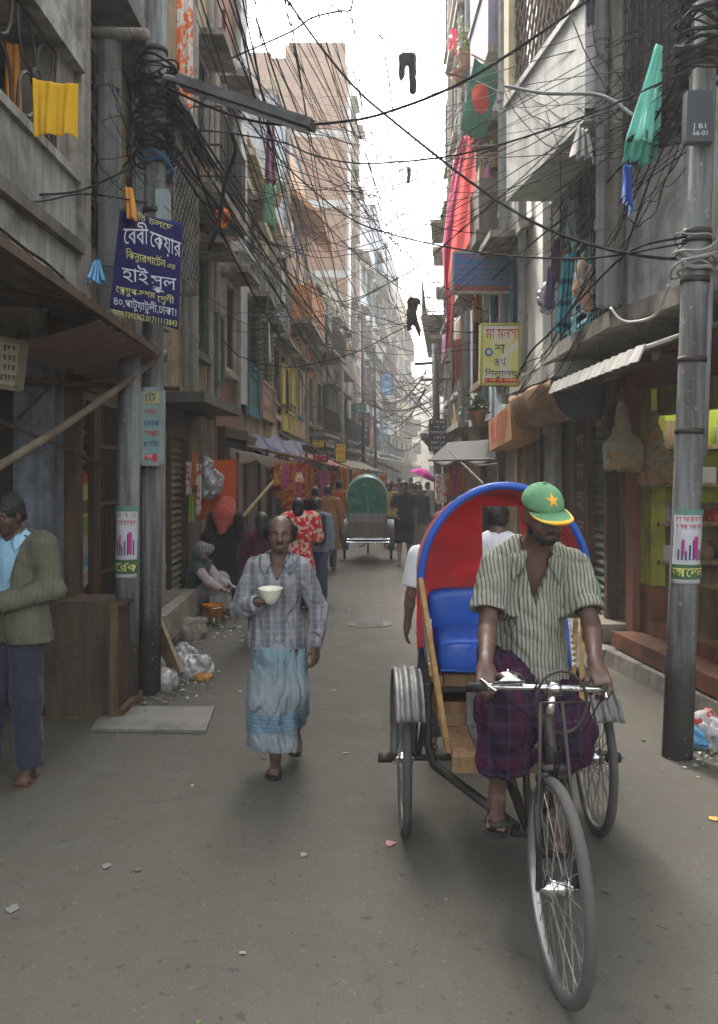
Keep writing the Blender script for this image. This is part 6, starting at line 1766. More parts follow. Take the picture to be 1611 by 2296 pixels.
# ---- blue school banner on the left pole
def banner():
    D = 6.86
    T = [(270.6, 471), (411, 500), (401, 740), (246, 690)]     # corners as seen, clockwise from the upper left
    root = thing('school_banner', 'dark blue cloth banner with white and yellow writing tied to the left pole', 'banner', tuple(P(330, 740, D)))
    def W(x, y, o=0.0): 
        p = P(220.4 + .152 * x, 440.9 + .152 * y, D); p.y += -.012 * math.sin(x / 1450 * 7 + y / 700) - o; return p
    C4 = [((u - 220.4) / .152, (v - 440.9) / .152) for u, v in T]
    def bil(u, v): return tuple((C4[0][i] * (1 - u) + C4[1][i] * u) * (1 - v) + (C4[3][i] * (1 - u) + C4[2][i] * u) * v for i in (0, 1))
    mb = MB(); mb.sheet(lambda u, v: W(*bil(u, 1 - v)), 16, 20, .006)
    mb.build('banner_cloth', cloth('navy_banner_cloth', (.018, .018, .10)), root, True)
    def line(mb, t, p0, p1, h_):
        fn = lambda x, y: W(x, p0[1] + (p1[1] - p0[1]) * (x - p0[0]) / (p1[0] - p0[0]) - y, .010)
        write(mb, t, fn, p0[0], p1[0], 0, h_)
    y = MB(); w_ = MB()
    line(y, 'িত^', (592, 345), (712, 385), 90); line(y, 'চলেছ', (745, 395), (1110, 515), 92)
    line(w_, 'েববী', (380, 700), (740, 700), 240); line(w_, 'েকয়ার', (765, 720), (1230, 905), 235)
    line(y, 'িকন{ডারগােট^ন', (415, 905), (1000, 1050), 112); line(y, 'এন{ড', (1025, 1045), (1150, 1075), 62)
    line(w_, 'হাই', (355, 1225), (740, 1285), 190); line(w_, 'স{কুল', (780, 1330), (1160, 1390), 185)
    line(y, 'েপ{লগ{রুপ-দশম', (268, 1405), (845, 1510), 92); line(y, 'েশ{রণী', (880, 1555), (1130, 1590), 95)
    line(w_, '৪০,পাটুয়াটুলী,ঢাকা।', (235, 1590), (1160, 1770), 112)
    line(y, 'েফান:7392962,01711113843', (200, 1740), (1170, 1925), 84)
    y.build('yellow_lettering', L_YEL, root); w_.build('white_lettering', L_WHITE, root)
    mb = MB()
    for c in (0, 1): mb.tube([W(*C4[c]), P(318 + c * 50, 462, 6.98)], .005, 5)
    mb.build('tie_rope', BAMBOO, root)
banner()

def board(name, label, cat, corners, d, face_m, edge_m, th=.07, group=None):
    """flat board facing up the lane; corners seen clockwise from upper left"""
    pts = [P(u, v, d) for u, v in corners]
    root = thing(name, label, cat, tuple((pts[2] + pts[3]) / 2), group)
    mb = MB(); mb.prism(pts, (0, th, 0)); mb.build('board', face_m, root)
    mb = MB()
    for a, b in zip(pts, pts[1:] + pts[:1]): mb.beam(a + Vector((0, th / 2, 0)), b + Vector((0, th / 2, 0)), .03, th + .02, (0, 1, 0))
    mb.build('rim', edge_m, root)
    return root, (lambda x, y, o=.006: P(x, y, d) - Vector((0, o, 0)))
# ---- yellow and white shop sign on the right
def shop_sign():
    D = 9.6
    t = NT('yellow_white_sign'); v = t.obj(); n = t.noise(v, 3.5, 3, .5, 1.2)
    m = t.done(t.mix(t.ramp(n, [(.42, 0), (.55, 1)]), (.62, .56, .16), (.62, .60, .52)), .5)
    root, Q = board('shop_sign', 'yellow and white sign with red and purple writing below the blue board', 'sign', [(1081, 727), (1167, 727), (1165, 862), (1079, 861)], D, m, grime('yellow_edge', (.45, .40, .12), amt=.3), .1)
    def X(c): return 991.9 + c * .152
    def Y(c): return 532.7 + c * .152
    fn = lambda x, y: Q(X(x), Y(-y))
    r_ = MB(); write(r_, 'মা', fn, 640, 775, -1490, 150); write(r_, 'মনসা', fn, 815, 1140, -1490, 150); r_.build('red_lettering', L_RED, root)
    p = MB(); write(p, 'শ', fn, 770, 930, -1710, 140); write(p, 'ঙখ', fn, 760, 940, -1890, 115); write(p, 'িশল{পালয়', fn, 630, 1105, -2050, 88); p.build('purple_lettering', L_PURP, root)
    b = MB(); 
    def disc(r0, r1, o, mb): mb.add([Q(X(690 + r * math.cos(a)), Y(1690 - r * math.sin(a)), o) for r in (r0, r1) for a in np.linspace(0, 2 * math.pi, 25)[:-1]], [(i, (i + 1) % 24, 24 + (i + 1) % 24, 24 + i) for i in range(24)])
    disc(34, 64, .007, b); b.build('blue_ring', paint('mid_blue', (.06, .17, .42)), root)
    b = MB(); disc(4, 26, .007, b); b.build('gold_disc', L_YEL, root)
    b = MB(); b.add([fn(625, -2145), fn(1115, -2145), fn(1115, -2072), fn(625, -2072)], [(0, 1, 2, 3)]); b.build('red_strip', L_RED, root)
    b = MB(); scrawl(b, lambda x, y: fn(x, y) - Vector((0, .003, 0)), 640, 1100, -2130, 45, 15, random.Random(3)); b.build('strip_lettering', L_YEL, root)
shop_sign()
# ---- blue board with faded orange writing
def blue_board():
    D = 11.5
    root, Q = board('blue_signboard', 'blue signboard with faded orange writing hung above the yellow sign', 'sign', [(1017, 565), (1149, 568), (1149, 656), (1015, 655)], D, grime('faded_blue_board', (.06, .17, .40), amt=.2, var=.25, streak=False), grime('pale_board_rim', (.40, .38, .33), amt=.3), .08)
    rg = random.Random(9); mb = MB(); fn = lambda x, y: Q(x, -y)
    for v, h_, n in ((585, 12, 13), (602, 7, 20), (615, 6, 22), (626, 5, 24), (636, 5, 22)): scrawl(mb, fn, 1022 + rg.uniform(0, 6), 1143 - rg.uniform(0, 8), -v, h_, n, rg)
    mb.build('lettering', L_ORG, root)
    mb = MB(); mb.add([Q(1018, 653), Q(1147, 653), Q(1147, 640), Q(1018, 640)], [(0, 1, 2, 3)]); mb.build('red_band', paint('brick_red', (.26, .07, .05)), root)
    mb = MB(); mb.tube([P(1149, 575, D), P(1190, 560, D - .3), P(1200, 545, D - .3)], .016, 6); mb.tube([P(1120, 566, D), P(1122, 530, D), P(1135, 515, D), P(1152, 522, D), P(1155, 560, D)], .016, 6); mb.build('hook', IRON, root)
blue_board()
# ---- tall narrow sign on the left, half hidden
def strip_sign():
    D = 7.12
    root, Q = board('strip_sign', 'tall narrow yellow and teal sign hung beside the left pole', 'sign', [(321, 873), (363, 873), (361, 1040), (319, 1040)], D, grime('teal_sign_paint', (.22, .36, .34), amt=.2, var=.15), grime('strip_sign_rim', (.30, .36, .34), amt=.3), .06)
    def X(c): return 303 + .0921 * c
    def Y(c): return 845 + .0921 * c
    fn = lambda x, y: Q(X(x), Y(-y))
    mb = MB(); mb.add([fn(215, -660), fn(645, -640), fn(650, -325), fn(220, -325)], [(0, 1, 2, 3)]); mb.build('yellow_panel', paint('dull_yellow', (.40, .37, .14)), root)
    fn2 = lambda x, y: fn(x, y) - Vector((0, .003, 0))
    b = MB(); write(b, 'াট^', fn2, 235, 560, -590, 170); write(b, 'ানার', fn2, 225, 600, -1190, 130); write(b, 'ক-সাইন', fn2, 200, 610, -1700, 140); b.build('blue_lettering', L_BLUE, root)
    b = MB(); write(b, 'ন', fn2, 215, 295, -900, 120); write(b, 'েবাড^', fn2, 330, 580, -930, 140); write(b, 'সজ{জা', fn2, 225, 600, -1420, 110)
    b.add([fn2(185, -2010), fn2(440, -2010), fn2(470, -2080), fn2(545, -2080), fn2(545, -1875), fn2(470, -1860), fn2(440, -1890), fn2(185, -1890)], [tuple(range(8))]); b.build('red_lettering', L_RED, root)
    b = MB(); scrawl(b, lambda x, y: fn(x, y) - Vector((0, .006, 0)), 200, 440, -1985, 80, 5, random.Random(2)); b.build('pale_lettering', L_WHITE, root)
strip_sign()
# ---- cream board at the left edge
def cream_board():
    D = 5.6
    root, Q = board('cream_signboard', 'small cream board with faded dark writing at the left edge', 'sign', [(-30, 752), (52, 770), (40, 872), (-30, 862)], D, grime('cream_board', (.45, .42, .27), amt=.35), grime('cream_rim', (.25, .22, .15), amt=.3), .05)
    rg = random.Random(4); mb = MB()
    for i, v in enumerate((788, 810, 832, 854)): scrawl(mb, lambda x, y: Q(x, -y + (x - 20) * .12), -5 + i * 2, 40 - i, -v, 13, 4, rg)
    mb.build('lettering', L_DARK, root)
cream_board()
# ---- far signs
def small_sign(label, c, d, fm, lm, rows, seed=1, name='shop_sign'):
    root, Q = board(name, label, 'sign', c, d, fm, IRON, .06)
    rg = random.Random(seed); mb = MB()
    x0, x1 = c[0][0] + 2, c[1][0] - 2; y0, y1 = c[0][1], c[3][1]
    for i in range(rows):
        hh = (y1 - y0) / rows; scrawl(mb, lambda x, y: Q(x, -y), x0, x1, -(y0 + hh * (i + .8)), hh * .55, max(4, int((x1 - x0) / 6)), rg)
    mb.build('lettering', lm, root)
small_sign('dark navy sign with pale writing on the leaning far right pole', [(964, 941), (1001, 941), (999, 1010), (963, 1010)], 19.5, plain('navy_sign', (.03, .035, .07), .6), L_WHITE, 6, 3)
small_sign('small yellow sign with red writing left of the green rickshaw', [(752, 994), (776, 994), (776, 1036), (752, 1036)], 26, plain('bright_yellow_sign', (.65, .50, .04), .6), L_RED, 3, 4)
small_sign('red sign with white writing above the far left shop', [(704, 1017), (735, 1017), (735, 1035), (704, 1035)], 22, plain('bright_red_sign', (.50, .03, .05), .6), L_WHITE, 2, 5)
small_sign('dull red hanging sign among the balconies, upper middle of the lane', [(806, 926), (830, 926), (830, 944), (806, 944)], 40, plain('dull_red_sign', (.26, .06, .05), .6), L_WHITE, 2, 6)
small_sign('dark blue hanging board under the dull red sign', [(795, 958), (828, 958), (828, 1000), (795, 1000)], 42, plain('dark_blue_sign', (.05, .06, .11), .6), L_WHITE, 3, 7)
small_sign('bright blue board high on the far left houses', [(855, 835), (880, 835), (880, 885), (855, 885)], 52, plain('sky_blue_sign', (.08, .25, .50), .6), L_WHITE, 3, 8)
small_sign('small green hanging sign on the far left houses', [(797, 905), (820, 905), (820, 925), (797, 925)], 38, plain('green_sign', (.05, .28, .20), .6), L_WHITE, 2, 9)
small_sign('small yellow board with dark writing beside the tarpaulin stall', [(700, 985), (728, 985), (728, 1004), (700, 1004)], 23, plain('old_yellow_sign', (.55, .42, .08), .6), L_DARK, 2, 10)

# ------------------------------------------------------------------ poles
def pole_material():
    t = NT('pole_concrete'); v = t.obj(); x, y, z = t.sep(v)
    a = t.noise(v, 5, 6, .7); st = t.noise(t.obj((9, 9, .5)), 1.6, 6, .7); f = t.noise(v, 60, 4, .7)
    c = t.mix(a, (.13, .14, .135), (.27, .28, .265)); c = t.mix(t.math('MULTIPLY', t.ramp(st, [(.42, 0), (.62, 1)]), .75), c, (.045, .04, .035))
    c = t.mix(t.ramp(t.math('ADD', z, t.math('MULTIPLY', a, .5)), [(.75, .85), (1.15, 0)]), c, t.mix(f, (.025, .022, .02), (.10, .085, .07)))
    c = t.mix(t.ramp(t.noise(v, 22, 3, .6), [(.66, 0), (.70, .7)]), c, (.38, .38, .36))
    t.bump(t.math('ADD', f, t.math('MULTIPLY', a, 2.0)), .6, .012)
    return t.done(c, .85, 0, .25)
POLE = pole_material()
def pole_at(a, b, r0, r1):
    def f(z): return Vector(a).lerp(Vector(b), (z - a[2]) / (b[2] - a[2]))
    return f
LPa, LPb = Vector((-1.70, 7.3, -.02)), Vector((-1.63, 7.3, 6.4))
lp = pole_at(LPa, LPb, 0, 0)
lpole = thing('utility_pole', 'grey utility pole wrapped in cables behind the blue banner', 'pole', (-1.70, 7.3, 0))
mb = MB(); mb.tube([LPa, lp(1.5), lp(3), LPb], [.092, .09, .086, .08], 16); mb.build('pole_shaft', POLE, lpole, True)
mb = MB()
for z in (3.3, 3.75, 3.9, 4.3, 5.2): mb.tube([lp(z - .02), lp(z + .02)], .098, 16)
mb.build('clamp', IRON, lpole, True)
mb = MB(); mb.obox(lp(4.0) + Vector((.09, -.06, -.25)), (.11, .05, .62), Euler((0, R(-2), 0))); mb.build('switch_box', grime('pale_green_box', (.30, .38, .37), amt=.3), lpole)
mb = MB(); mb.tube([P(172, 72, 7.25), P(330, 76, 7.02)], .045, 10); mb.build('cross_arm', CONC, lpole, True)
RPa, RPb = Vector((2.005, 5.68, -.02)), Vector((2.21, 5.68, 5.4))
rp = pole_at(RPa, RPb, 0, 0)
rpole = thing('utility_pole', 'grey utility pole with posters and a dark meter box at the right edge', 'pole', (2.005, 5.68, 0))
mb = MB(); mb.tube([RPa, rp(1.2), rp(2.6), RPb], [.094, .088, .084, .078], 18); mb.build('pole_shaft', POLE, rpole, True)
mb = MB()
for z in (2.05, 2.5, 3.0, 3.25, 3.3, 4.35, 4.4): mb.tube([rp(z - .018), rp(z + .018)], .092, 16)
mb.build('clamp', IRON, rpole, True)
mb = MB(); mb.tube([rp(1.9) + Vector((.085, -.03, 0)), rp(3.1) + Vector((.085, -.03, 0))], .022, 8); mb.build('conduit', PIPEG, rpole, True)
# meter box with its number
mb = MB(); bc = P(1570, 258, 5.52); mb.prism([bc + Vector((-.075, 0, .155)), bc + Vector((.08, 0, .155)), bc + Vector((.09, 0, -.16)), bc + Vector((-.085, 0, -.16))], (0, .08, 0)); bx = mb.build('meter_box', plain('slate_grey_box', (.045, .055, .065), .5), rpole)
mb = MB(); fnb = lambda x, y: bc + Vector((x, -.004, y)); write(mb, 'J B1', fnb, -.045, .035, -.082, .03); write(mb, '66-01', fnb, -.045, .045, -.125, .03); mb.build('box_number', L_WHITE, bx)
# sodium lamp head and coils
def coil(label, f, z0, z1, n, r0, seed, m=CABLE):
    rg = random.Random(seed); root = thing('cable_coil', label, 'cable coil', tuple(f(z0)))
    for i in range(n):
        z = z0 + (z1 - z0) * (i + rg.random()) / n; c = f(z); rr = r0 * rg.uniform(.95, 1.5)
        ti, tj = rg.uniform(-.45, .45), rg.uniform(-.45, .45); mb = MB(); ph = rg.uniform(0, 6)
        mb.tube([c + Vector((rr * math.cos(a), rr * math.sin(a), rr * (ti * math.cos(a) + tj * math.sin(a)) + .015 * math.sin(3 * a + ph))) for a in np.linspace(0, 2 * math.pi, 19)[:-1]], rg.uniform(.006, .014), 5, closed=True)
        mb.build('loop', m, root)
    return root
coil('thick black cable coils round the left pole above the banner', lp, 4.35, 5.1, 34, .12, 1)
coil('blue rope wound round the left pole', lp, 4.28, 4.36, 4, .10, 2, plain('blue_rope', (.03, .12, .25), .8))
coil('thick black cable coils round the top of the right pole', rp, 4.3, 5.1, 36, .12, 3)
coil('loose pale wire turns round the middle of the right pole', rp, 3.05, 3.25, 8, .11, 4, plain('pale_wire', (.30, .29, .27), .6))
# posters wrapped on the poles
def poster(f, r, z0, z1, a0, a1, label, word, seed):
    rg = random.Random(seed)
    root = thing('poster', label, 'poster', tuple(f(z0)))
    def fn(x, y, o=.004):
        a = a0 + (a1 - a0) * x; c = f(z0 + (z1 - z0) * y); return c + Vector((math.sin(a), -math.cos(a), 0)) * (r + o)
    def patch(mb, x0, x1, y0, y1, o):
        n = 10; mb.add([fn(x0 + (x1 - x0) * i / n, y, o) for y in (y0, y1) for i in range(n + 1)], [(i, i + 1, n + 2 + i, n + 1 + i) for i in range(n)])
    mb = MB(); mb.sheet(lambda u, v: fn(u, v, .004 + .003 * math.sin(u * 9 + v * 7)), 14, 14, .002); mb.build('paper', grime('poster_paper', (.52, .54, .54), amt=.25, streak=False), root, True)
    mb = MB(); patch(mb, 0, 1, .93, 1, .010); mb.build('green_header', paint('header_green', (.10, .22, .17)), root)
    mb = MB(); patch(mb, .0, 1, .06, .26, .0102); mb.build('green_band', paint('band_green', (.05, .12, .05)), root)
    mb = MB(); write(mb, word, lambda x, y: fn(x, y, .0135), .06, .95, .10, .12); mb.build('yellow_lettering', L_YEL, root)
    mb = MB(); scrawl(mb, lambda x, y: fn(x, y, .0105), .08, .92, .84, .06, 8, rg); scrawl(mb, lambda x, y: fn(x, y, .0105), .1, .9, .74, .06, 7, rg); mb.build('red_lettering', L_RED, root)
    mb = MB()
    for i in range(7):
        x = .18 + .1 * i; patch(mb, x, x + .045, .32, .42 + .2 * rg.random(), .0108)
    mb.build('purple_bars', L_PURP, root)
    mb = MB(); patch(mb, .62, .74, .34, .64, .0112); patch(mb, .3, .36, .38, .6, .0112); mb.build('magenta_bars', paint('magenta', (.42, .03, .20)), root)
pt_ = pole_at(Vector((-1.80, 6.98, -.02)), Vector((-1.775, 6.98, 2.72)), 0, 0)
mb = MB(); mb.tube([pt_(-.02), pt_(1.0), pt_(2.72)], [.092, .09, .086], 16); tag(mb.build('post', POLE, None, True), 'grey round post with an election poster, just left of the left utility pole', 'post')
poster(pt_, .092, .98, 1.53, R(-62), R(62), 'white election poster with purple bars on the round post behind the cabinet', 'ােরক', 1)
poster(rp, .092, 1.10, 1.56, R(-68), R(60), 'white election poster with purple bars on the right pole', 'আেদল', 2)
# fluorescent street light on the left pole
st_ = thing('street_light', 'long grey fluorescent street light reaching from the left pole over the lane', 'street light', tuple(P(380, 172, 6.95)))
a, b = P(402, 183, 6.9), P(702, 284, 6.6)
mb = MB(); mb.beam(a, b, .15, .05); mb.beam(a + Vector((0, 0, .035)), b + Vector((0, 0, .035)), .07, .035); mb.build('lamp_housing', grime('lamp_tin', (.16, .165, .165), amt=.4, metal=.3), st_)
mb = MB(); mb.tube([a.lerp(b, .04) - Vector((0, 0, .045)), a.lerp(b, .95) - Vector((0, 0, .045))], .017, 8); mb.build('tube', plain('unlit_tube', (.42, .42, .42), .3), st_, True)
mb = MB(); mb.tube([lp(4.82), P(372, 172, 6.95), a + Vector((.05, 0, 0))], .022, 8); mb.build('bracket', PIPEG, st_, True)
# far poles
for lb, (u, v0, d), zt, m_ in (('leaning dark pole with a navy sign, far right side of the lane', (981, 0, 19.8), 4.6, plain('dark_pole', (.06, .06, .058), .8)), ('distant pole knotted with cables, far left of the lane', (815, 0, 40), 9.2, plain('dark_pole', (.06, .06, .058), .8)),
                            ('white pipe pole in front of the brick tower', (768, 0, 33), 7.0, PIPE), ('thin far pole at the left of the bend', (842, 0, 48), 8.5, plain('dark_pole', (.06, .06, .058), .8))):
    c = P(u, v0, d); o = thing('utility_pole', lb, 'pole', (c.x, d, 0))
    mb = MB(); mb.tube([(c.x + .04, d, 0), (c.x - .05, d, zt)], [.09, .075], 10); mb.build('pole_shaft', m_, o, True)
    mb = MB(); mb.beam((c.x - .5, d, zt - .45), (c.x + .4, d, zt - .4), .06, .06); mb.beam((c.x - .35, d, zt - .8), (c.x + .35, d, zt - .78), .05, .05); mb.build('cross_arm', m_, o)

# ------------------------------------------------------------------ overhead cables
CG = 'overhead cables'
def catmull(p, n=6):
    p = [Vector(q) for q in p]; out = []
    e = [p[0] * 2 - p[1]] + p + [p[-1] * 2 - p[-2]]
    for i in range(1, len(e) - 2):
        for j in range(n):
            t = j / n; a, b, c, d = e[i - 1:i + 3]
            out.append(.5 * ((2 * b) + (c - a) * t + (2 * a - 5 * b + 4 * c - d) * t * t + (3 * b - a - 3 * c + d) * t ** 3))
    return out + [p[-1]]
def cable(pts, r, label, m=CABLE, group=CG, n=6):
    mb = MB(); mb.tube(catmull([P(*q) for q in pts], n), r, 5)
    return tag(mb.build('overhead_cable', m, None, True), label, 'cable', group)
def span(a, b, sag, r, label, rg, m=CABLE, group=CG):
    A, B = P(*a), P(*b); n = 16; mb = MB(); w1, w2 = rg.uniform(0, 6), rg.uniform(.0, .035)
    k_ = rg.uniform(.7, 1.6)
    pts = [A.lerp(B, i / n) - Vector((0, 0, sag * 4 * (i / n) ** k_ * (1 - (i / n) ** k_))) + Vector((w2 * math.sin(w1 + i * 1.1), 0, w2 * math.sin(w1 * 2 + i * 1.7))) for i in range(n + 1)]
    mb.tube(pts, r, 5); return tag(mb.build('overhead_cable', m, None, True), label, 'cable', group)
cable([(340, 180, 7.0), (459, 235, 7), (552, 267, 6.9), (644, 280, 6.8), (756, 274, 6.7), (867, 252, 6.6), (1056, 174, 6.4), (1320, 0, 6.2), (1420, -70, 6.1)], .011, 'thick black cable sagging under the street light and rising to the upper right')
cable([(600, -60, 9), (644, 0, 9), (719, 104, 9), (793, 193, 8.8), (867, 259, 8.5), (1056, 408, 7.5), (1205, 502, 6.8), (1350, 555, 6.2), (1502, 580, 5.75), (1545, 560, 5.6)], .012, 'thick cable falling from the top middle across the sky to the right pole')
cable([(1133, 193, 6.9), (1221, 209, 6.7), (1341, 213, 6.4), (1406, 249, 6.2), (1446, 289, 6.1), (1462, 353, 6.1)], .014, 'thick grey cable arching past the slanting balcony down the right wall', PIPEG)
cable([(330, 290, 7), (459, 293, 7), (552, 304, 7.3), (644, 322, 7.5), (696, 345, 7.6), (774, 363, 7.5), (867, 365, 7.2), (1056, 341, 6.6), (1300, 265, 6.1), (1560, 150, 5.6)], .007, 'cable dipping below the street light on its way to the right pole')
cable([(350, 170, 7), (480, 215, 7.6), (541, 252, 8), (644, 374, 9), (774, 482, 9.5), (867, 522, 9), (1056, 563, 7.6), (1300, 580, 6.4), (1540, 545, 5.6)], .008, 'cable dropping low behind the street light before climbing to the right pole')
cable([(520, 130, 8), (650, 72, 7), (700, 40, 7), (760, 25, 7), (788, 20, 7), (790, -30, 7)], .008, 'crooked cable with a hook shape hanging in the top middle of the sky')
cable([(1020, 720, 15), (1090, 640, 12), (1200, 540, 9), (1350, 420, 7.2), (1480, 250, 6), (1560, 60, 5.6)], .009, 'cable from the yellow sign up to the top of the right pole')
cable([(1160, 850, 9), (1190, 790, 8.6), (1240, 740, 8), (1330, 640, 7), (1420, 560, 6.2), (1540, 530, 5.6)], .009, 'knotted cable looping in front of the teal shutters to the right pole')
cable([(1370, 690, 6.5), (1390, 715, 6.4), (1420, 722, 6.3), (1470, 705, 6.1), (1500, 640, 5.9)], .011, 'pale hose looping under the right wall', plain('pale_hose', (.36, .35, .32), .6))
cable([(0, 512, 5), (60, 560, 5.2), (105, 590, 5.6), (160, 640, 6.2), (215, 690, 6.8)], .010, 'black cable running along the edge of the left awning')
cable([(0, 428, 5.2), (80, 436, 5.6), (164, 431, 6.1), (219, 412, 6.5), (330, 360, 6.95)], .008, 'thicker cable drooping from the left edge to the left pole')
cable([(0, 445, 5.2), (90, 452, 5.6), (170, 436, 6.1), (240, 440, 6.5), (330, 455, 6.95)], .006, 'thin cable drooping from the left edge to the left pole, just above the banner')
cable([(90, 690, 6), (150, 560, 6.2), (150, 480, 6.2), (120, 440, 6)], .005, 'thin wire loop hanging on the left wall')
cable([(520, 300, 9), (528, 340, 9), (505, 410, 9), (495, 480, 9), (470, 560, 9)], .022, 'thick taped cable bundle hanging down beside the brick house')
rg = random.Random(77)
FAN = 'thin black cable in the fan from the upper left to the far right pole'
for i in range(40):
    u = rg.uniform(500, 960); span((u, rg.uniform(-60, -10), rg.uniform(7.5, 11)), (rg.uniform(890, 1015), rg.uniform(600, 790), rg.uniform(18, 24)), rg.uniform(.05, .9), rg.choice((.003, .004, .005, .006)), FAN, rg, group='fan of cables to the far right pole')
FAN2 = 'thin cable running down the left side of the lane from the left pole'
for i in range(26):
    a = (rg.uniform(335, 380), rg.uniform(120, 330), 7.0) if i < 12 else (rg.uniform(430, 640), rg.uniform(-40, 60), rg.uniform(8.5, 11))
    span(a, (rg.uniform(740, 850), rg.uniform(680, 900), rg.uniform(30, 41)), rg.uniform(.2, 1.5), rg.choice((.006, .008, .010, .012)), FAN2, rg, group='cables along the left side')
cable([(700, -30, 11), (752, 18, 11), (859, 85, 11), (904, 116, 11), (978, 156, 11), (1056, 178, 11), (1130, 210, 10)], .008, 'cable across the open sky that carries the highest dark trousers')
cable([(700, 470, 13), (800, 570, 13.5), (928, 670, 14), (1010, 735, 15)], .009, 'cable across the lower sky that carries the brown trousers')
cable([(760, 280, 14), (860, 340, 15.5), (918, 379, 16), (1010, 425, 16)], .009, 'cable in mid sky that carries the small dark cloth')
FAN8 = 'long cable from the right pole across the sky to the left houses'
for i in range(26):
    span((1565, rg.uniform(-40, 330), 5.65), (rg.uniform(560, 800), rg.uniform(120, 700), rg.uniform(14, 30)), rg.uniform(.2, 1.4), rg.choice((.003, .004, .005)), FAN8, rg, group='long cables from the right pole')
FAN3 = 'thin cable spreading from the right pole over the balcony side'
for i in range(34):
    zt = rg.uniform(60, 330); b = rg.choice([(1010, 740, 19.8), (1150, 600, 11), (1130, 200, 9), (1180, 860, 9.5), (1240, 690, 8.5), (1390, 470, 6.9), (1290, -20, 7)])
    span((1568, zt, 5.65), (b[0] + rg.uniform(-25, 25), b[1] + rg.uniform(-40, 40), b[2]), rg.uniform(.05, .5), rg.choice((.003, .0035, .005)), FAN3, rg, group='cables from the right pole')
FAN4 = 'thin cable crossing high over the lane between the two sides'
for i in range(40):
    span((rg.uniform(420, 620), rg.uniform(100, 760), rg.uniform(9, 16)), (rg.uniform(1020, 1180), rg.uniform(150, 760), rg.uniform(10, 15)), rg.uniform(.2, .9), rg.choice((.003, .004, .006)), FAN4, rg, group='cables crossing the lane')
FAN5 = 'far cable strung low between the distant poles'
for i in range(30):
    span((rg.uniform(770, 860), rg.uniform(700, 960), rg.uniform(34, 48)), (rg.uniform(955, 1005), rg.uniform(800, 960), rg.uniform(19, 22)), rg.uniform(.1, 1.2), rg.choice((.009, .011, .014)), FAN5, rg, group='far low cables')
FAN6 = 'short tangled wire hanging about the left pole'
for i in range(30):
    u0, u1 = rg.uniform(200, 330), rg.uniform(350, 480); span((u0, rg.uniform(60, 460), rg.uniform(6.5, 7.6)), (u1, rg.uniform(100, 520), rg.uniform(7, 9)), rg.uniform(.02, .35), rg.choice((.002, .003, .004)), FAN6, rg, group='short wires at the left pole')
FAN7 = 'drooping service wire on the right house front'
for i in range(18):
    u0 = rg.uniform(1180, 1420); span((u0, rg.uniform(250, 620), rg.uniform(7, 8.8)), (u0 + rg.uniform(-90, 160), rg.uniform(480, 840), rg.uniform(6.4, 8.6)), rg.uniform(.05, .45), rg.choice((.002, .0025, .0035)), FAN7, rg, group='service wires on the right house')
# ------------------------------------------------------------------ laundry and cloths
def drape(name, label, cat, pts, m, folds=5, amp=.03, th=.004, nu=24, nv=16, parent=None, ax=(0, 1, 0), seed=1, group=None, flutter=0.0):
    """cloth hung between four corners (upper left, upper right, lower right, lower left) with vertical folds"""
    a, b, c, d = map(Vector, pts); rg = random.Random(seed); ph = rg.uniform(0, 6); ax = Vector(ax)
    def fn(u, v):
        p = a.lerp(b, u).lerp(d.lerp(c, u), v)
        k = .25 + .75 * v
        w_ = math.sin(u * folds * 2 * math.pi + ph + .8 * math.sin(v * 3 + ph)) + .45 * math.sin(u * folds * 4.3 * math.pi + ph * 2 + v)
        sag = -.04 * math.sin(u * math.pi) * (1 - v) * (b - a).length
        return p + ax * (amp * k * w_) + Vector((0, 0, sag + .3 * amp * math.sin(u * 9 + ph) * v * v)) + ax * flutter * v * v + Vector((0, 0, (a - d).length * v * (.035 * math.sin(u * 5 + ph * 3) + .02 * math.sin(u * 17 + ph))))
    mb = MB(); mb.sheet(fn, nu, nv, th)
    o = mb.build(name, m, parent, True)
    return tag(o, label, cat, group) if parent is None else o
C_YEL = cloth('mustard_cloth', (.62, .36, .015)); C_OR = cloth('orange_hung_cloth', (.60, .25, .04)); C_MINT = cloth('mint_cloth', (.40, .78, .70), None, .9, .1, .45); C_BLUE = cloth('royal_blue_cloth', (.02, .09, .40))
C_RED = cloth('sheer_red_cloth', (.85, .40, .40), None, .8, .15, .6); C_MAG = cloth('magenta_cloth', (.75, .07, .25), None, .8, .1, .45); C_DK = cloth('dark_hung_cloth', (.025, .028, .04))
def pq(*l): return [P(*q) for q in l]
drape('hanging_cloth', 'mustard yellow cloth drying on the left balcony line', 'cloth', pq((74, 176, 5.45), (176, 188, 5.55), (172, 310, 5.55), (76, 300, 5.45)), C_YEL, 2.3, .022, seed=2, nu=40, nv=24)
drape('hanging_cloth', 'orange brown cloth inside the balcony at the left edge', 'cloth', pq((14, 95, 5.7), (44, 100, 5.75), (48, 285, 5.75), (8, 250, 5.65)), C_OR, 2, .03, seed=3)
t = NT('orange_white_print'); v = t.obj(); k = t.ramp(t.noise(v, 7, 2, .5, 1.5), [(.47, 0), (.52, 1)])
PRINT = t.done(t.mix(k, (.62, .58, .52), (.72, .17, .04)), .9)
drape('hanging_cloth', 'long orange and white printed cloth hanging on the cream wall', 'cloth', pq((397, -60, 10.4), (434, -60, 10.5), (431, 285, 10.5), (394, 275, 10.4)), PRINT, 2, .04, seed=4, nv=24)
drape('hanging_cloth', 'dark red strip of cloth dangling from a hook near the sky on the left', 'cloth', pq((499, 20, 13), (506, 20, 13), (507, 135, 13), (498, 130, 13)), cloth('maroon_strip', (.10, .01, .03)), 1, .02, seed=5)
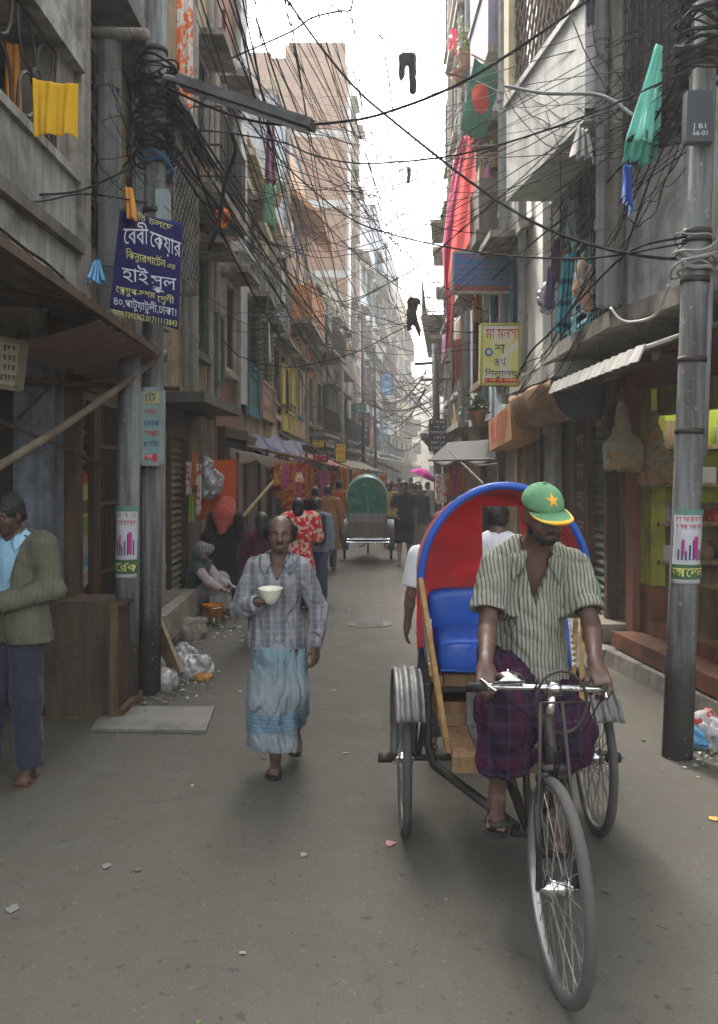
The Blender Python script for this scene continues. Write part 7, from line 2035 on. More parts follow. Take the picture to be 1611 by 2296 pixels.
drape('skirt', 'mint green petticoat with dark green hem hanging on the right wall', 'skirt', pq((1471, 100, 6.0), (1486, 104, 6.05), (1478, 305, 6.15), (1400, 318, 5.95)), C_MINT, 4, .045, seed=6)
drape('skirt_hem', None, None, pq((1401, 318, 5.945), (1478, 305, 6.145), (1468, 368, 6.15), (1393, 362, 5.95)), cloth('deep_green_cloth', (.07, .36, .27), None, .9, .1, .3), 4, .045, seed=6, parent=bpy.data.objects['skirt'])
drape('hanging_cloth', 'crumpled royal blue cloth hanging below the mint petticoat', 'cloth', pq((1400, 370, 6.1), (1418, 372, 6.1), (1416, 472, 6.1), (1397, 440, 6.1)), C_BLUE, 3, .05, seed=7)
drape('hanging_cloth', 'dark trouser leg hanging over the top of the slanting balcony', 'cloth', pq((1317, -40, 7.0), (1338, -40, 7.0), (1333, 58, 7.0), (1316, 56, 7.0)), C_DK, 1, .02, seed=8)
drape('hanging_cloth', 'teal striped cloth hanging low in front of the louvred shutters', 'cloth', pq((1262, 575, 8.2), (1292, 560, 8.2), (1278, 735, 8.2), (1247, 750, 8.2)), stripes('teal_stripe_cloth', (.07, .30, .36), (.02, .09, .13), 5, 'z', .25, .1), 3, .04, seed=9)
for i, (u, v, m_, lb) in enumerate(((1240, 540, cloth('plum_rag', (.08, .04, .07)), 'plum rag tied to the shutter bars'), (1258, 560, cloth('ochre_rag', (.22, .16, .07)), 'ochre patterned rag tied to the shutter bars'), (1275, 450, cloth('pale_rag', (.35, .38, .38)), 'pale grey cloth hung high on the shutter bars'), (1228, 600, cloth('violet_rag', (.10, .07, .16)), 'violet rag lowest on the shutter bars'))):
    drape('rag', lb, 'rag', pq((u, v, 8.5), (u + 20, v - 8, 8.5), (u + 12, v + 100, 8.5), (u - 6, v + 85, 8.5)), m_, 3, .04, seed=20 + i)
WASH = [cloth('wash_%d' % i, c) for i, c in enumerate(((.50, .42, .33), (.40, .05, .05), (.08, .22, .40), (.55, .50, .46), (.12, .28, .16), (.55, .30, .06), (.30, .10, .22), (.05, .06, .10)))]
rg = random.Random(21)
for i in range(30):
    left = i < 21
    if left:
        fc, ylo, yhi = rg.choice(((LD, 13.4, 14.6), (LE, 15.5, 21.5), (LF, 22.4, 28.5), (LG, 29.3, 34.5), (LH, 35.3, 40.5), (LT, 42, 49)))
    else: fc, ylo, yhi = rg.choice(((RC, 12.2, 16), (RD, 16.8, 21)))
    y = rg.uniform(ylo, yhi); z = rg.choice((3.4, 3.6, 5.6, 5.9, 6.4)) + rg.uniform(0, .8) + .4; wd = rg.uniform(.3, .7); hh = rg.uniform(.5, 1.1); n = rg.uniform(.3, .75) if left else .22
    a = fc.pt(y, z, n); b = fc.pt(y + wd, z + rg.uniform(-.05, .05), n + rg.uniform(-.12, .12))
    drape('hanging_cloth', ('small washing hung out on the left house fronts', 'small washing hung out on the right house fronts')[not left], 'cloth', [a, b, b - Vector((0, 0, hh)), a - Vector((0, 0, hh * rg.uniform(.8, 1)))], rg.choice(WASH), 2.5, .035, seed=200 + i, nu=12, nv=8, group=('washing on the left houses', 'washing on the right houses')[not left], ax=(1, 0, 0))
# national flag on its stick
fl = thing('flag', 'green national flag with red disc hanging from a stick on the pale blue house', 'flag', tuple(P(1090, 300, 12.2)))
FA, FB, FC_, FD_ = pq((1065, 128, 12.2), (1124, 168, 12.3), (1086, 318, 12.3), (1031, 292, 12.15))
def flagpt(u, v, o=0): 
    p = FA.lerp(FB, u).lerp(FD_.lerp(FC_, u), v); return p + Vector((0, .05 * math.sin(u * 7 + v * 5) - o, 0))
mb = MB(); mb.sheet(lambda u, v: flagpt(u, v), 20, 20, .004); mb.build('flag_cloth', cloth('flag_green', (.03, .17, .10), None, .9, .1, .35), fl, True)
mb = MB(); cu, cv, ru, rv = .50, .47, .34, .19
mb.add([flagpt(cu, cv, .022)] + [flagpt(cu + ru * r_ * math.cos(a), cv + rv * r_ * math.sin(a), .022) for r_ in (.5, 1) for a in np.linspace(0, 2 * math.pi, 29)[:-1]],
       [(0, 1 + i, 1 + (i + 1) % 28) for i in range(28)] + [(1 + i, 29 + i, 29 + (i + 1) % 28, 1 + (i + 1) % 28) for i in range(28)]); mb.build('red_disc', cloth('flag_red', (.85, .09, .06), None, .9, .1, .35), fl, True)
mb = MB(); mb.tube([P(1058, 122, 12.2), P(1185, 192, 12.0)], .012, 6); mb.build('stick', BAMBOO, fl)
# long sheer red cloth down the right house fronts
rc_ = thing('long_red_cloth', 'very long sheer red cloth hanging down the house front at the right of the sky', 'cloth', tuple(P(1005, 790, 15)))
prof = [(305, 1036, 1068), (380, 1018, 1066), (470, 1002, 1066), (560, 992, 1060), (620, 996, 1030), (665, 1001, 1020), (720, 1003, 1016), (780, 1000, 1011)]
def redpt(u, v, k0=0.0, k1=1.0, o=0):
    f = v * (len(prof) - 1); i = min(int(f), len(prof) - 2); q = f - i
    vv, a, b = (prof[i][j] + (prof[i + 1][j] - prof[i][j]) * q for j in range(3))
    uu = k0 + (k1 - k0) * u
    return P(a + (b - a) * uu, vv, 13.0 + .09 * math.sin(uu * 13 + v * 6) - o)
mb = MB(); mb.sheet(lambda u, v: redpt(u, 1 - v), 18, 36, .004); mb.build('red_cloth', C_RED, rc_, True)
mb = MB(); mb.sheet(lambda u, v: redpt(u, 1 - v, .02, .28, .03), 6, 36, .004); mb.build('magenta_border', C_MAG, rc_, True)
drape('hanging_cloth', 'pink bundle of cloth dangling high beside the right edge of the sky', 'cloth', pq((1013, 62, 16), (1024, 66, 16), (1026, 122, 16), (1003, 112, 16)), C_MAG, 2, .05, seed=11)
drape('hanging_cloth', 'narrow pink cloth hanging beside the national flag', 'cloth', pq((1126, 190, 12), (1138, 190, 12), (1136, 300, 12), (1127, 310, 12)), C_MAG, 2, .04, seed=12)
drape('hanging_cloth', 'bright orange cloth hanging below the blue signboard', 'cloth', pq((1060, 658, 13.4), (1082, 658, 13.4), (1078, 725, 13.4), (1062, 720, 13.4)), C_OR, 3, .04, seed=13)
drape('hanging_cloth', 'blue and orange cloth hung at the very top of the right houses', 'cloth', pq((1090, -30, 13), (1112, -30, 13), (1108, 55, 13), (1092, 58, 13)), cloth('sky_blue_cloth', (.06, .33, .62), (.7, .2, .03)), 3, .04, seed=14)
drape('hanging_cloth', 'rust orange net hanging low on the right beside the yellow sign', 'cloth', pq((1016, 760, 15), (1036, 758, 15), (1034, 850, 15), (1020, 860, 15)), cloth('rust_net', (.45, .16, .07)), 3, .04, seed=15)
drape('hanging_cloth', 'long orange cloth hanging from a balcony in front of the tower', 'cloth', pq((690, 735, 30), (700, 735, 30), (703, 850, 30), (693, 840, 30)), cloth('vivid_orange', (.75, .14, .03)), 2, .06, seed=16)
drape('hanging_cloth', 'navy cloth beside the long orange cloth near the tower', 'cloth', pq((704, 690, 29), (718, 690, 29), (714, 790, 29), (704, 790, 29)), C_DK, 2, .06, seed=17)
drape('hanging_cloth', 'white cloth with pale green on the yellow painted windows', 'cloth', pq((664, 850, 33), (682, 850, 33), (680, 900, 33), (665, 895, 33)), cloth('pale_green_cloth', (.45, .62, .42)), 3, .06, seed=18)
drape('hanging_cloth', 'peach cloth hung from a middle left window', 'cloth', pq((572, 850, 20), (600, 850, 20), (598, 935, 20), (574, 930, 20)), cloth('peach_cloth', (.55, .36, .28)), 3, .05, seed=19)
drape('hanging_cloth', 'violet cloth hanging by the blue shuttered house', 'cloth', pq((660, 500, 24.5), (667, 500, 24.5), (667, 560, 24.5), (660, 555, 24.5)), cloth('violet_cloth', (.10, .09, .25)), 1, .05, seed=21)
b = SDF(P(498, 490, 10) - Vector((.2,) * 3), P(498, 490, 10) + Vector((.2, .2, .25)), .012)
b.ell(P(500, 485, 10), (.075, .07, .09), None, .05); b.ell(P(494, 500, 10), (.05, .05, .06), None, .04); b.folds(.02, 3, 30, (1, 1, 1))
tag(b.build('cloth_bundle', cloth('red_yellow_bundle', (.60, .02, .05), (.75, .42, .03)), None), 'small red and yellow cloth bundle hanging on the taped cables', 'cloth bundle')
# trousers drying on the wires high over the lane
def hung_trousers(label, d, spec, m, seed):
    q = [P(x[i], x[i + 1], d) for x in spec[2] for i in (0, 2)]; pad = Vector((.14,) * 3)
    lo_ = Vector([min(p[i] for p in q) for i in range(3)]) - pad; hi_ = Vector([max(p[i] for p in q) for i in range(3)]) + pad
    S_ = SDF(lo_, hi_, .012)
    for (u0, v0, u1, v1, r0, r1) in spec[2]:
        S_.cap(P(u0, v0, d), P(u1, v1, d), r0, r1, .03)
    S_.folds(.012, seed, 20); tag(S_.build('hanging_trousers', m, None), label, 'trousers')
hung_trousers('dark trousers folded over a wire, highest in the open sky', 11, [(915, 120), (0, 210), [(905, 128, 922, 126, .045, .05), (904, 132, 901, 165, .045, .035), (902, 165, 900, 178, .03, .015), (924, 128, 927, 202, .05, .045)]], C_DK, 1)
hung_trousers('brown trousers with spread legs hanging lowest in the open sky', 14, [(928, 672), (0, 755), [(922, 674, 935, 676, .05, .05), (922, 676, 921, 700, .05, .06), (936, 678, 925, 705, .03, .05), (922, 705, 917, 738, .06, .025), (926, 706, 940, 742, .055, .025), (940, 742, 942, 754, .02, .008)]], cloth('brown_hung_cloth', (.04, .03, .028)), 2)
hung_trousers('small dark cloth hanging in mid sky between the two trousers', 16, [(918, 380), (0, 410), [(917, 380, 917, 408, .035, .03)]], C_DK, 3)
# plastic bags
def bag(label, c, r, seed, m, cat='plastic bag', name='plastic_bag', h=.01, group=None):
    c = Vector(c); r = Vector(r); rg = random.Random(seed); S_ = SDF(c - r * 1.5 - Vector((.04,) * 3), c + r * 1.5 + Vector((.04,) * 3), h)
    S_.ell(c, r, None, .03)
    for i in range(7): S_.ell(c + Vector((rg.uniform(-.8, .8) * r.x, rg.uniform(-.8, .8) * r.y, rg.uniform(-.8, .9) * r.z)), r * rg.uniform(.22, .5), None, .012)
    S_.folds(min(r) * .55, seed, 1.5 / min(r), (1, 1, 1)); S_.folds(min(r) * .25, seed + 1, 4.2 / min(r), (1, 1, 1)); return tag(S_.build(name, m, None), label, cat, group)
PB_W = plain('white_polythene', (.36, .36, .36), .3, spec=.6); PB_G = plain('grey_polythene', (.20, .185, .165), .3, spec=.6); PB_C = plain('clear_polythene', (.27, .26, .24), .2, spec=.7); PB_B = plain('blue_polythene', (.10, .30, .48), .35, spec=.5)
drape('hanging_cloth', 'crumpled pale rag tied under the balcony corner', 'rag', pq((1296, 285, 7.0), (1322, 292, 7.0), (1338, 360, 7.0), (1280, 352, 6.95)), cloth('pale_dusty_rag', (.42, .40, .37)), 3, .06, seed=61)
bag('pale plastic bag hanging at the lower left of the teal shutters', P(1226, 668, 8.6), (.07, .05, .13), 2, PB_W)
bag('clear plastic bag with orange contents hanging on the shutter bars', P(1310, 640, 7.9), (.08, .06, .17), 3, cloth('dusty_orange_bag', (.42, .40, .38), (.50, .22, .08)))
drape('plastic_sheet', 'torn blue polythene caught on the edge of the left awning', 'plastic', pq((214, 585, 6.6), (224, 582, 6.6), (240, 640, 6.6), (192, 628, 6.5)), PB_B, 4, .06, seed=62)
drape('hanging_cloth', 'small orange cloth hung on the left pole over the banner corner', 'cloth', pq((280, 418, 6.75), (298, 422, 6.8), (306, 492, 6.75), (286, 490, 6.75)), C_OR, 2, .03, seed=63)

# ------------------------------------------------------------------ plants
LEAFS = [plain('leaf_mid', (.07, .12, .03), .6, var=.3), plain('leaf_yellow', (.24, .26, .05), .6, var=.3), plain('leaf_dark', (.035, .065, .022), .6, var=.3)]
def plant(label, c, r, n, m, seed, pot=True, cat='potted plant', droop=.3):
    rg = random.Random(seed); c = Vector(c); root = thing('potted_plant' if pot else 'wall_plant', label, cat, tuple(c))
    mb = MB(); st = MB()
    for i in range(max(5, n // 14)):
        a = rg.uniform(0, 6.28); e = rg.uniform(.2, 1.3); d = Vector((math.cos(a) * math.cos(e), math.sin(a) * math.cos(e), math.sin(e)))
        tip = c + Vector((d.x * r[0], d.y * r[1], d.z * r[2])) * rg.uniform(.6, 1.05); mid = c.lerp(tip, .55) + Vector((0, 0, .12 * r[2])); tip = tip - Vector((0, 0, droop * r[2] * rg.random()))
        st.tube([c, mid, tip], [.008, .006, .003], 4)
        for j in range(14):
            f = rg.uniform(.25, 1.05); p = (c.lerp(mid, f * 2) if f < .5 else mid.lerp(tip, f * 2 - 1)) + Vector([rg.gauss(0, .09) * q for q in r])
            L = rg.uniform(.045, .10) * (1 + r[0]); dr = Vector((rg.gauss(0, 1), rg.gauss(0, 1), rg.gauss(-.2, .7))).normalized(); sd = dr.orthogonal().normalized(); sd = Matrix.Rotation(rg.uniform(0, 6), 3, dr) @ sd; nn = dr.cross(sd)
            mb.add([p, p + dr * L * .45 + sd * L * .28 + nn * L * .06, p + dr * L, p + dr * L * .45 - sd * L * .28 + nn * L * .06], [(0, 1, 2, 3)])
    mb.build('foliage', m, root); st.build('stems', plain('green_stem', (.10, .10, .05), .8), root)
    if pot:
        p = MB(); rr = min(.16, r[0] * .4); p.lathe([(rr * .7, -rr * 1.5), (rr, -.02), (rr * 1.12, -.02), (rr * 1.12, .02), (rr * .9, .02), (rr * .85, -.03), (.001, -.03)], c, None, 14); p.build('pot', grime('clay_pot', (.30, .14, .08), amt=.4), root)
    return root
for i, (u, v, d, r, n, m_, lb) in enumerate((
    (618, 440, 21.5, (.6, .5, .7), 150, 0, 'leafy plant on the cornice of the old cream house'), (655, 700, 27, (1.0, .6, .9), 190, 0, 'large plant spilling over a balcony before the tower'), (640, 760, 25, (.9, .5, .7), 170, 2, 'dark plant below the large balcony plant'),
    (575, 735, 19, (.8, .5, .6), 150, 2, 'dark bushy plant over the shop ledge of the cream house'), (690, 690, 33, (.9, .5, .8), 130, 1, 'yellow green plant on the caged balcony'), (1046, 125, 15.5, (.35, .4, .8), 150, 1, 'sunlit yellow green creeper at the top of the right houses'),
    (1030, 165, 16, (.35, .4, .5), 100, 1, 'sunlit plant beside the top of the flag'), (1112, 350, 12.6, (.3, .3, .55), 110, 1, 'sunlit yellow plant below the national flag'), (1072, 925, 13.6, (.32, .3, .35), 90, 0, 'green plant on the ledge below the yellow sign'),
    (610, 205, 40.5, (1.2, .8, 1.0), 90, 1, 'small yellow green tree on a roof before the brick tower'), (460, 500, 12, (.2, .2, .3), 60, 1, 'small yellow plant on the brick house wall'), (745, 700, 39, (.9, .5, .8), 90, 0, 'plant on a balcony at the foot of the tower'))):
    plant(lb, P(u, v, d), r, n, LEAFS[m_], 50 + i)

# ------------------------------------------------------------------ left lane side
aw = thing('awning', 'long rusty tin awning sloping over the near left shop', 'awning', (-1.9, 6, 2.8))
TINB = grime('brown_tin_sheet', (.16, .115, .09), amt=.6, stain=(.05, .03, .02), var=.35, metal=.15)
corrug((-1.6, 4.0, 2.86), (-1.6, 7.5, 2.77), (-2.35, 4.0, 3.06), (-2.35, 7.5, 3.0), 12, .012, .006, .05).build('tin_sheet', TINB, aw)
corrug((-1.62, 5.6, 2.74), (-1.60, 7.5, 2.72), (-2.25, 5.6, 2.58), (-2.25, 7.5, 2.56), 8, .014, .006, .03).build('hanging_canvas', cloth('maroon_brown_canvas', (.12, .065, .055)), aw)
mb = MB(); mb.beam((-1.62, 4.0, 2.83), (-1.62, 7.5, 2.74), .05, .05); mb.beam((-2.3, 4.2, 3.0), (-1.62, 4.2, 2.82), .04, .05); mb.beam((-2.3, 5.8, 2.95), (-1.62, 5.8, 2.79), .04, .05); mb.beam((-2.3, 7.4, 2.92), (-1.62, 7.4, 2.75), .04, .05); mb.build('awning_frame', WOODD, aw)
def pole_thing(name, label, cat, pts, r, m, n=8):
    mb = MB(); mb.tube(pts, r, n); return tag(mb.build(name, m, None, True), label, cat)
pole_thing('bamboo_pole', 'thick bamboo pole slanting down to the left from the awning corner', 'bamboo pole', [P(370, 790, 7.43), P(262, 873, 6.7), P(130, 965, 5.9), P(-30, 1062, 5.2)], .028, BAMBOO)
pole_thing('bamboo_pole', 'dark horizontal pole in front of the left shops under the awning', 'bamboo pole', [P(48, 855, 6.6), P(180, 862, 7.0), P(400, 870, 7.9)], .026, WOODD)
pole_thing('bamboo_pole', 'thin dark stick crossing the thick bamboo pole', 'bamboo pole', [P(0, 945, 6.2), P(100, 985, 6.5), P(225, 1040, 6.9)], .015, WOODD)
pole_thing('bamboo_pole', 'thin stick rising from the pier to the awning', 'bamboo pole', [P(40, 940, 6.4), P(120, 860, 6.6), P(230, 765, 7.0)], .014, WOODD)
mb = MB(); a, b, c, d = pq((160, 800, 7.3), (290, 850, 7.6), (288, 900, 7.6), (158, 862, 7.3)); mb.prism([a, b, c, d], (0, .03, 0)); tag(mb.build('wooden_board', wood('pale_ply', (.32, .26, .19), (.22, .17, .12))), 'pale wooden board hung over the folding gate', 'board')
mb = MB(); a, b, c, d = pq((158, 868, 7.25), (290, 905, 7.55), (288, 925, 7.55), (156, 885, 7.25)); mb.prism([a, b, c, d], (0, .04, 0)); tag(mb.build('wooden_board', wood('pale_ply', (.32, .26, .19), (.22, .17, .12))), 'narrow pale board under the larger board over the folding gate', 'board')
# posters on the shutter
ps = thing('shutter_poster', 'striped red yellow and green poster pasted on the left rolling shutter', 'poster', (-2.25, 7.35, 1.2))
def SP(x, y, o=.07): return LBg.pt(7.24 + .26 * x, y, o)
def panel(mb, x0, x1, z0, z1, o=.07): mb.hexa([SP(x0, z0, o), SP(x1, z0, o), SP(x1, z0, o + .004), SP(x0, z0, o + .004), SP(x0, z1, o), SP(x1, z1, o), SP(x1, z1, o + .004), SP(x0, z1, o + .004)])
for nm, z0, z1, col in (('red_band', 1.70, 1.78, (.42, .07, .04)), ('yellow_band', 1.42, 1.695, (.50, .45, .14)), ('green_band', 1.28, 1.415, (.20, .30, .06)), ('grey_band', 1.10, 1.275, (.38, .36, .36)), ('blue_band', 1.02, 1.095, (.12, .25, .33)), ('white_band', .86, 1.015, (.42, .40, .38))):
    mb = MB(); panel(mb, 0, 1, z0, z1); mb.build(nm, grime('poster_' + nm, col, amt=.3, streak=False), ps)
mb = MB()
for i in range(5): panel(mb, .06 + i * .19, .14 + i * .19, 1.45, 1.56, .0765)
mb.build('printed_figures', L_DARK, ps)
mb = MB(); scrawl(mb, lambda x, y: SP(x, y, .0775), .05, .95, 1.115, .05, 6, random.Random(1)); scrawl(mb, lambda x, y: SP(x, y, .0775), .05, .95, .90, .06, 5, random.Random(2)); mb.build('lettering', L_RED, ps)
# wooden cabinet, steps, stones, plank
cab = thing('wooden_cabinet', 'brown plywood cabinet standing at the lane side behind the man in the blazer', 'cabinet', (-2.05, 6.85, 0))
x0, x1, y0, y1 = P(102, 1600, 6.54).x, P(263, 1600, 6.54).x, 6.54, 7.12
PLY = wood('stained_plywood', (.115, .085, .055), (.05, .037, .025), (6, 6, .9), .55)
mb = MB(); mb.box((x0, y0, .02), (x1, y0 + .02, .855)); mb.build('front_panel', PLY, cab)
mb = MB(); mb.box((x1 - .015, y0 + .021, .03), (x1 + .005, y1, .80)); mb.box((x0, y0 + .021, .03), (x0 + .02, y1, .80)); mb.build('side_panel', WOODD, cab)
mb = MB(); mb.box((x0 - .01, y0 + .022, .80), (x1 + .03, y1 + .02, .825)); mb.build('top', WOODD, cab)
mb = MB(); mb.box((x1 - .05, y0 - .02, .0), (x1 + .012, y0 - .003, .86)); mb.box((x0 - .02, y0 - .003, .0), (x1 + .02, y1, .02)); mb.box((x1 + .006, y0, .02), (x1 + .05, y1, .07)); mb.build('frame', wood('cabinet_edge', (.20, .13, .06), (.10, .06, .03)), cab)
STEP = grime('worn_step_stone', (.27, .235, .19), amt=.5, var=.3, streak=False)
st = thing('stone_step', 'big worn stone slab step in front of the brown door', 'step', (-1.98, 9.6, 0))
mb = MB(); mb.hexa([(-2.34, 8.75, .12), (-1.86, 8.75, .12), (-1.90, 10.7, .12), (-2.34, 10.7, .12), (-2.34, 8.75, .40), (-1.88, 8.75, .39), (-1.92, 10.7, .40), (-2.34, 10.7, .41)]); mb.build('tread', STEP, st)
mb = MB(); mb.box((-2.3, 8.85, 0), (-1.98, 10.6, .12)); mb.build('base', CONCD, st)
mb = MB()
for i in range(7): mb.box((-2.2 + .0, 9.2 + i * .17, .405), (-2.02, 9.26 + i * .17, .416))
mb.build('ribs', STEP, st)
mb = MB(); mb.hexa([(-2.33, 8.4, 0), (-2.1, 8.4, 0), (-2.1, 9.4, 0), (-2.33, 9.4, 0), (-2.33, 8.4, .62), (-2.1, 8.4, .6), (-2.1, 9.4, .62), (-2.33, 9.4, .62)]); tag(mb.build('stone_step', STEP), 'higher narrow step block behind the left pole', 'step')
def rock(label, c, r, seed, m, name='stone', cat='stone', h=.02, group=None):
    return bag(label, c, r, seed, m, cat, name, h, group)
rock('squared stone block beside the end of the stone step', Vector((-1.83, 9.75, .09)), (.17, .13, .10), 5, STEP)
rock('dark low stone under the stone step end', Vector((-2.0, 9.2, .07)), (.12, .1, .07), 6, CONCD)
a, b = P(332, 1418, 8.6), P(392, 1560, 7.35)
mb = MB(); mb.beam((a.x, 8.3, .62), (b.x - .02, 7.45, .01), .34, .035, (.2, 1, .3)); tag(mb.build('plank', wood('weathered_plank', (.27, .20, .11), (.15, .10, .055), (3, 8, 3))), 'weathered plank leaning down against the stone step above the rubbish', 'plank')
# rubbish heap
for i, (u, v, d, r, m_, lb) in enumerate(((345, 1535, 7.7, (.16, .14, .11), PB_G, 'grey crumpled bag at the left of the rubbish heap'), (372, 1555, 7.45, (.11, .1, .08), PB_C, 'clear crumpled bag in front of the rubbish heap'), (432, 1520, 7.9, (.16, .13, .09), PB_W, 'white torn polythene at the right of the rubbish heap'), (420, 1497, 8.2, (.10, .08, .1), PB_C, 'small clear bag behind the plank'), (330, 1490, 8.2, (.12, .1, .12), PB_B, 'blue white bag at the back of the rubbish heap'), (455, 1532, 7.75, (.07, .06, .03), cloth('orange_peel', (.42, .20, .06)), 'orange scrap beside the white polythene'))):
    p = P(u, v, d); p.z = r[2] * .8; bag(lb, p, r, 60 + i, m_)
rg = random.Random(31); mb = MB()
SCR = [plain('scrap_' + n, c, .8) for n, c in (('cream', (.27, .24, .18)), ('grey', (.18, .17, .155)), ('brown', (.13, .09, .05)), ('green', (.09, .14, .045)), ('white', (.38, .38, .36)))]
for i in range(420):
    mb.cur = rg.randrange(5); x = rg.gauss(-1.62, .20); y = rg.gauss(7.6, .45)
    if x < -1.95 and y < 7.2: continue
    s_ = rg.uniform(.008, .035); a = rg.uniform(0, 6.28); dx, dy = math.cos(a) * s_, math.sin(a) * s_; z = .006 + rg.random() * .012
    mb.add([(x - dx, y - dy, z), (x + dy * .5, y - dx * .5, z + rg.random() * .015), (x + dx, y + dy, z), (x - dy * .5, y + dx * .5, z + rg.random() * .02)], [(0, 1, 2, 3)])
tag(mb.build('litter', SCR), kind='stuff')
mb = MB()
for i in range(260):
    mb.cur = rg.choice((3, 3, 3, 0, 4)); x = rg.gauss(-1.82, .16); y = rg.gauss(10.6, .25); s_ = rg.uniform(.02, .07); a = rg.uniform(0, 6.28); dx, dy = math.cos(a) * s_, math.sin(a) * s_; z = .01 + rg.random() * .09 * max(0, 1 - abs(x + 1.82) * 3)
    mb.add([(x - dx, y - dy, z), (x + dy * .25, y - dx * .25, z + .02), (x + dx, y + dy, z + rg.random() * .03), (x - dy * .25, y + dx * .25, z + .015)], [(0, 1, 2, 3)])
for i in range(40):
    mb.cur = 4; x = rg.gauss(-1.45, .18); y = rg.gauss(10.1, .3); s_ = rg.uniform(.012, .04); a = rg.uniform(0, 6.28); dx, dy = math.cos(a) * s_, math.sin(a) * s_
    mb.add([(x - dx, y - dy, .009), (x + dy * .7, y - dx * .7, .012), (x + dx, y + dy, .02), (x - dy * .7, y + dx * .7, .011)], [(0, 1, 2, 3)])
tag(mb.build('litter', SCR), kind='stuff')
# loose scraps on the road
for i, (u, v, r_, m_, lb) in enumerate(((875, 1893, .045, plain('pink_scrap', (.42, .20, .21), .8), 'faded pink scrap of paper flattened on the road'), (432, 1763, .02, SCR[4], 'tiny white scrap on the road left of the walking man'), (775, 1690, .028, SCR[0], 'cream leaf scrap on the road right of the walking man'), (240, 1945, .04, SCR[1], 'grey curled leaf on the left of the road'), (310, 1952, .035, SCR[2], 'brown twig scrap on the left of the road'), (1600, 1838, .04, plain('yellow_scrap', (.55, .33, .08), .8), 'yellow scrap at the right edge of the road'), (1398, 1700, .025, plain('blue_scrap', (.06, .06, .30), .8), 'small blue scrap beside the right pole'), (1535, 1722, .03, SCR[4], 'white scrap at the foot of the right pole'), (1565, 1745, .025, SCR[0], 'cream scrap near the rubbish at the right edge'), (1360, 2000, .03, SCR[2], 'brown leaf on the road right of the front wheel'), (545, 2140, .02, SCR[0], 'cream crumb low on the road'), (1000, 2020, .015, SCR[1], 'grey crumb left of the front wheel'), (30, 2040, .05, SCR[1], 'flattened grey patch of paper at the left edge'))):
    d = 3637 / (v - HY); c = P(u, v, d); rg2 = random.Random(i); n = 9; r_ *= .6; mb = MB()
    ring = [(c.x + r_ * rg2.uniform(.6, 1.3) * math.cos(a), c.y + r_ * rg2.uniform(.5, 1.5) * math.sin(a), 0.005 + rg2.random() * .003) for a in np.linspace(0, 6.28, n + 1)[:-1]]
    mb.prism(ring, (0, 0, .0015)); tag(mb.build('paper_scrap', m_), lb, 'scrap')
for i in range(26):
    x, y = rg.uniform(-2.4, 2.4), rg.uniform(2.6, 14); r_ = rg.uniform(.006, .018); mb = MB(); 
    mb.prism([(x + r_ * rg.uniform(.6, 1.4) * math.cos(a), y + r_ * rg.uniform(.6, 1.6) * math.sin(a), .004) for a in np.linspace(0, 6.28, 7)[:-1]], (0, 0, rg.uniform(.003, .01)))
    tag(mb.build('paper_scrap', rg.choice(SCR)), 'tiny pale crumb of litter on the road', 'scrap', 'tiny crumbs of litter on the road')
# bucket
c = P(492, 1385, 11.0); mb = MB(); mb.lathe([(.095, 0), (.13, .20), (.137, .20), (.137, .215), (.124, .215), (.09, .012), (.001, .012)], (c.x - .03, 10.75, 0), None, 24)
bk = mb.build('bucket', plain('orange_plastic', (.68, .22, .015), .4), None, True); tag(bk, 'orange plastic bucket on the road in front of the old vendor', 'bucket')
mb = MB(); mb.tube([(c.x - .03 + .136 * math.cos(a), 10.75 - .05 * math.sin(a) - .09 * math.sin(a), .2 - .02 * math.sin(a)) for a in np.linspace(0, math.pi, 12)], .004, 5); mb.build('handle', CHROME, bk)
# orange board, stall with tarpaulin
o = pq((452, 1032, 12.0), (531, 1030, 12.0), (529, 1167, 12.0), (449, 1165, 12.0)); mb = MB(); mb.prism(o, (0, .05, 0)); tag(mb.build('signboard', grime('orange_board', (.60, .11, .02), amt=.2, var=.15)), 'plain orange board standing out above the woman in black', 'board')
mb = MB(); p = P(492, 1200, 12.2); mb.box((p.x - .25, 12.2, 0), (p.x + .3, 12.8, .95)); tag(mb.build('stall_counter', WOODD), 'dark wooden counter under the orange board', 'counter')
stall = thing('market_stall', 'stall roofed with a grey blue tarpaulin and hung with red and yellow goods', 'stall', (-1.5, 17, 0))
A, B_, Cc, Dd = P(482, 985, 14.0), P(690, 1030, 18.6), P(675, 990, 19.5), P(478, 955, 15)
mb = MB()
def tarp(u, v): 
    p = A.lerp(B_, u).lerp(Dd.lerp(Cc, u), v); return p + Vector((0, 0, -.10 * math.sin(u * math.pi * 3) ** 2 * (1 - v * .6) - .06 * math.sin(v * math.pi) + .03 * math.sin(u * 31)))
mb.sheet(tarp, 40, 10, .01); mb.build('tarpaulin', stripes('grey_blue_tarpaulin', (.24, .25, .30), (.08, .10, .22), 1.1, 'y', .2, .15), stall, True)
mb = MB()
def tarp2(u, v): 
    p = P(500, 1000, 13.9).lerp(P(650, 1035, 17), u); return p + Vector((.02 * math.sin(u * 20), 0, -.22 * v * (.4 + .6 * abs(math.sin(u * 7))) ))
mb.sheet(tarp2, 30, 5, .008); mb.build('tarpaulin_flap', cloth('tan_canvas', (.30, .25, .19)), stall, True)
mb = MB()
for u, d in ((500, 14.2), (600, 16.2), (688, 18.6)):
    p = P(u, 1000, d); mb.tube([(p.x, d, 0), (p.x, d, 2.2)], .03, 6)
mb.tube([A, B_], .03, 6); mb.build('posts', BAMBOO, stall)
mb = MB(); mb.box((-1.95, 14.6, 0), (-1.2, 18.4, .75)); mb.build('counter', WOODM, stall)
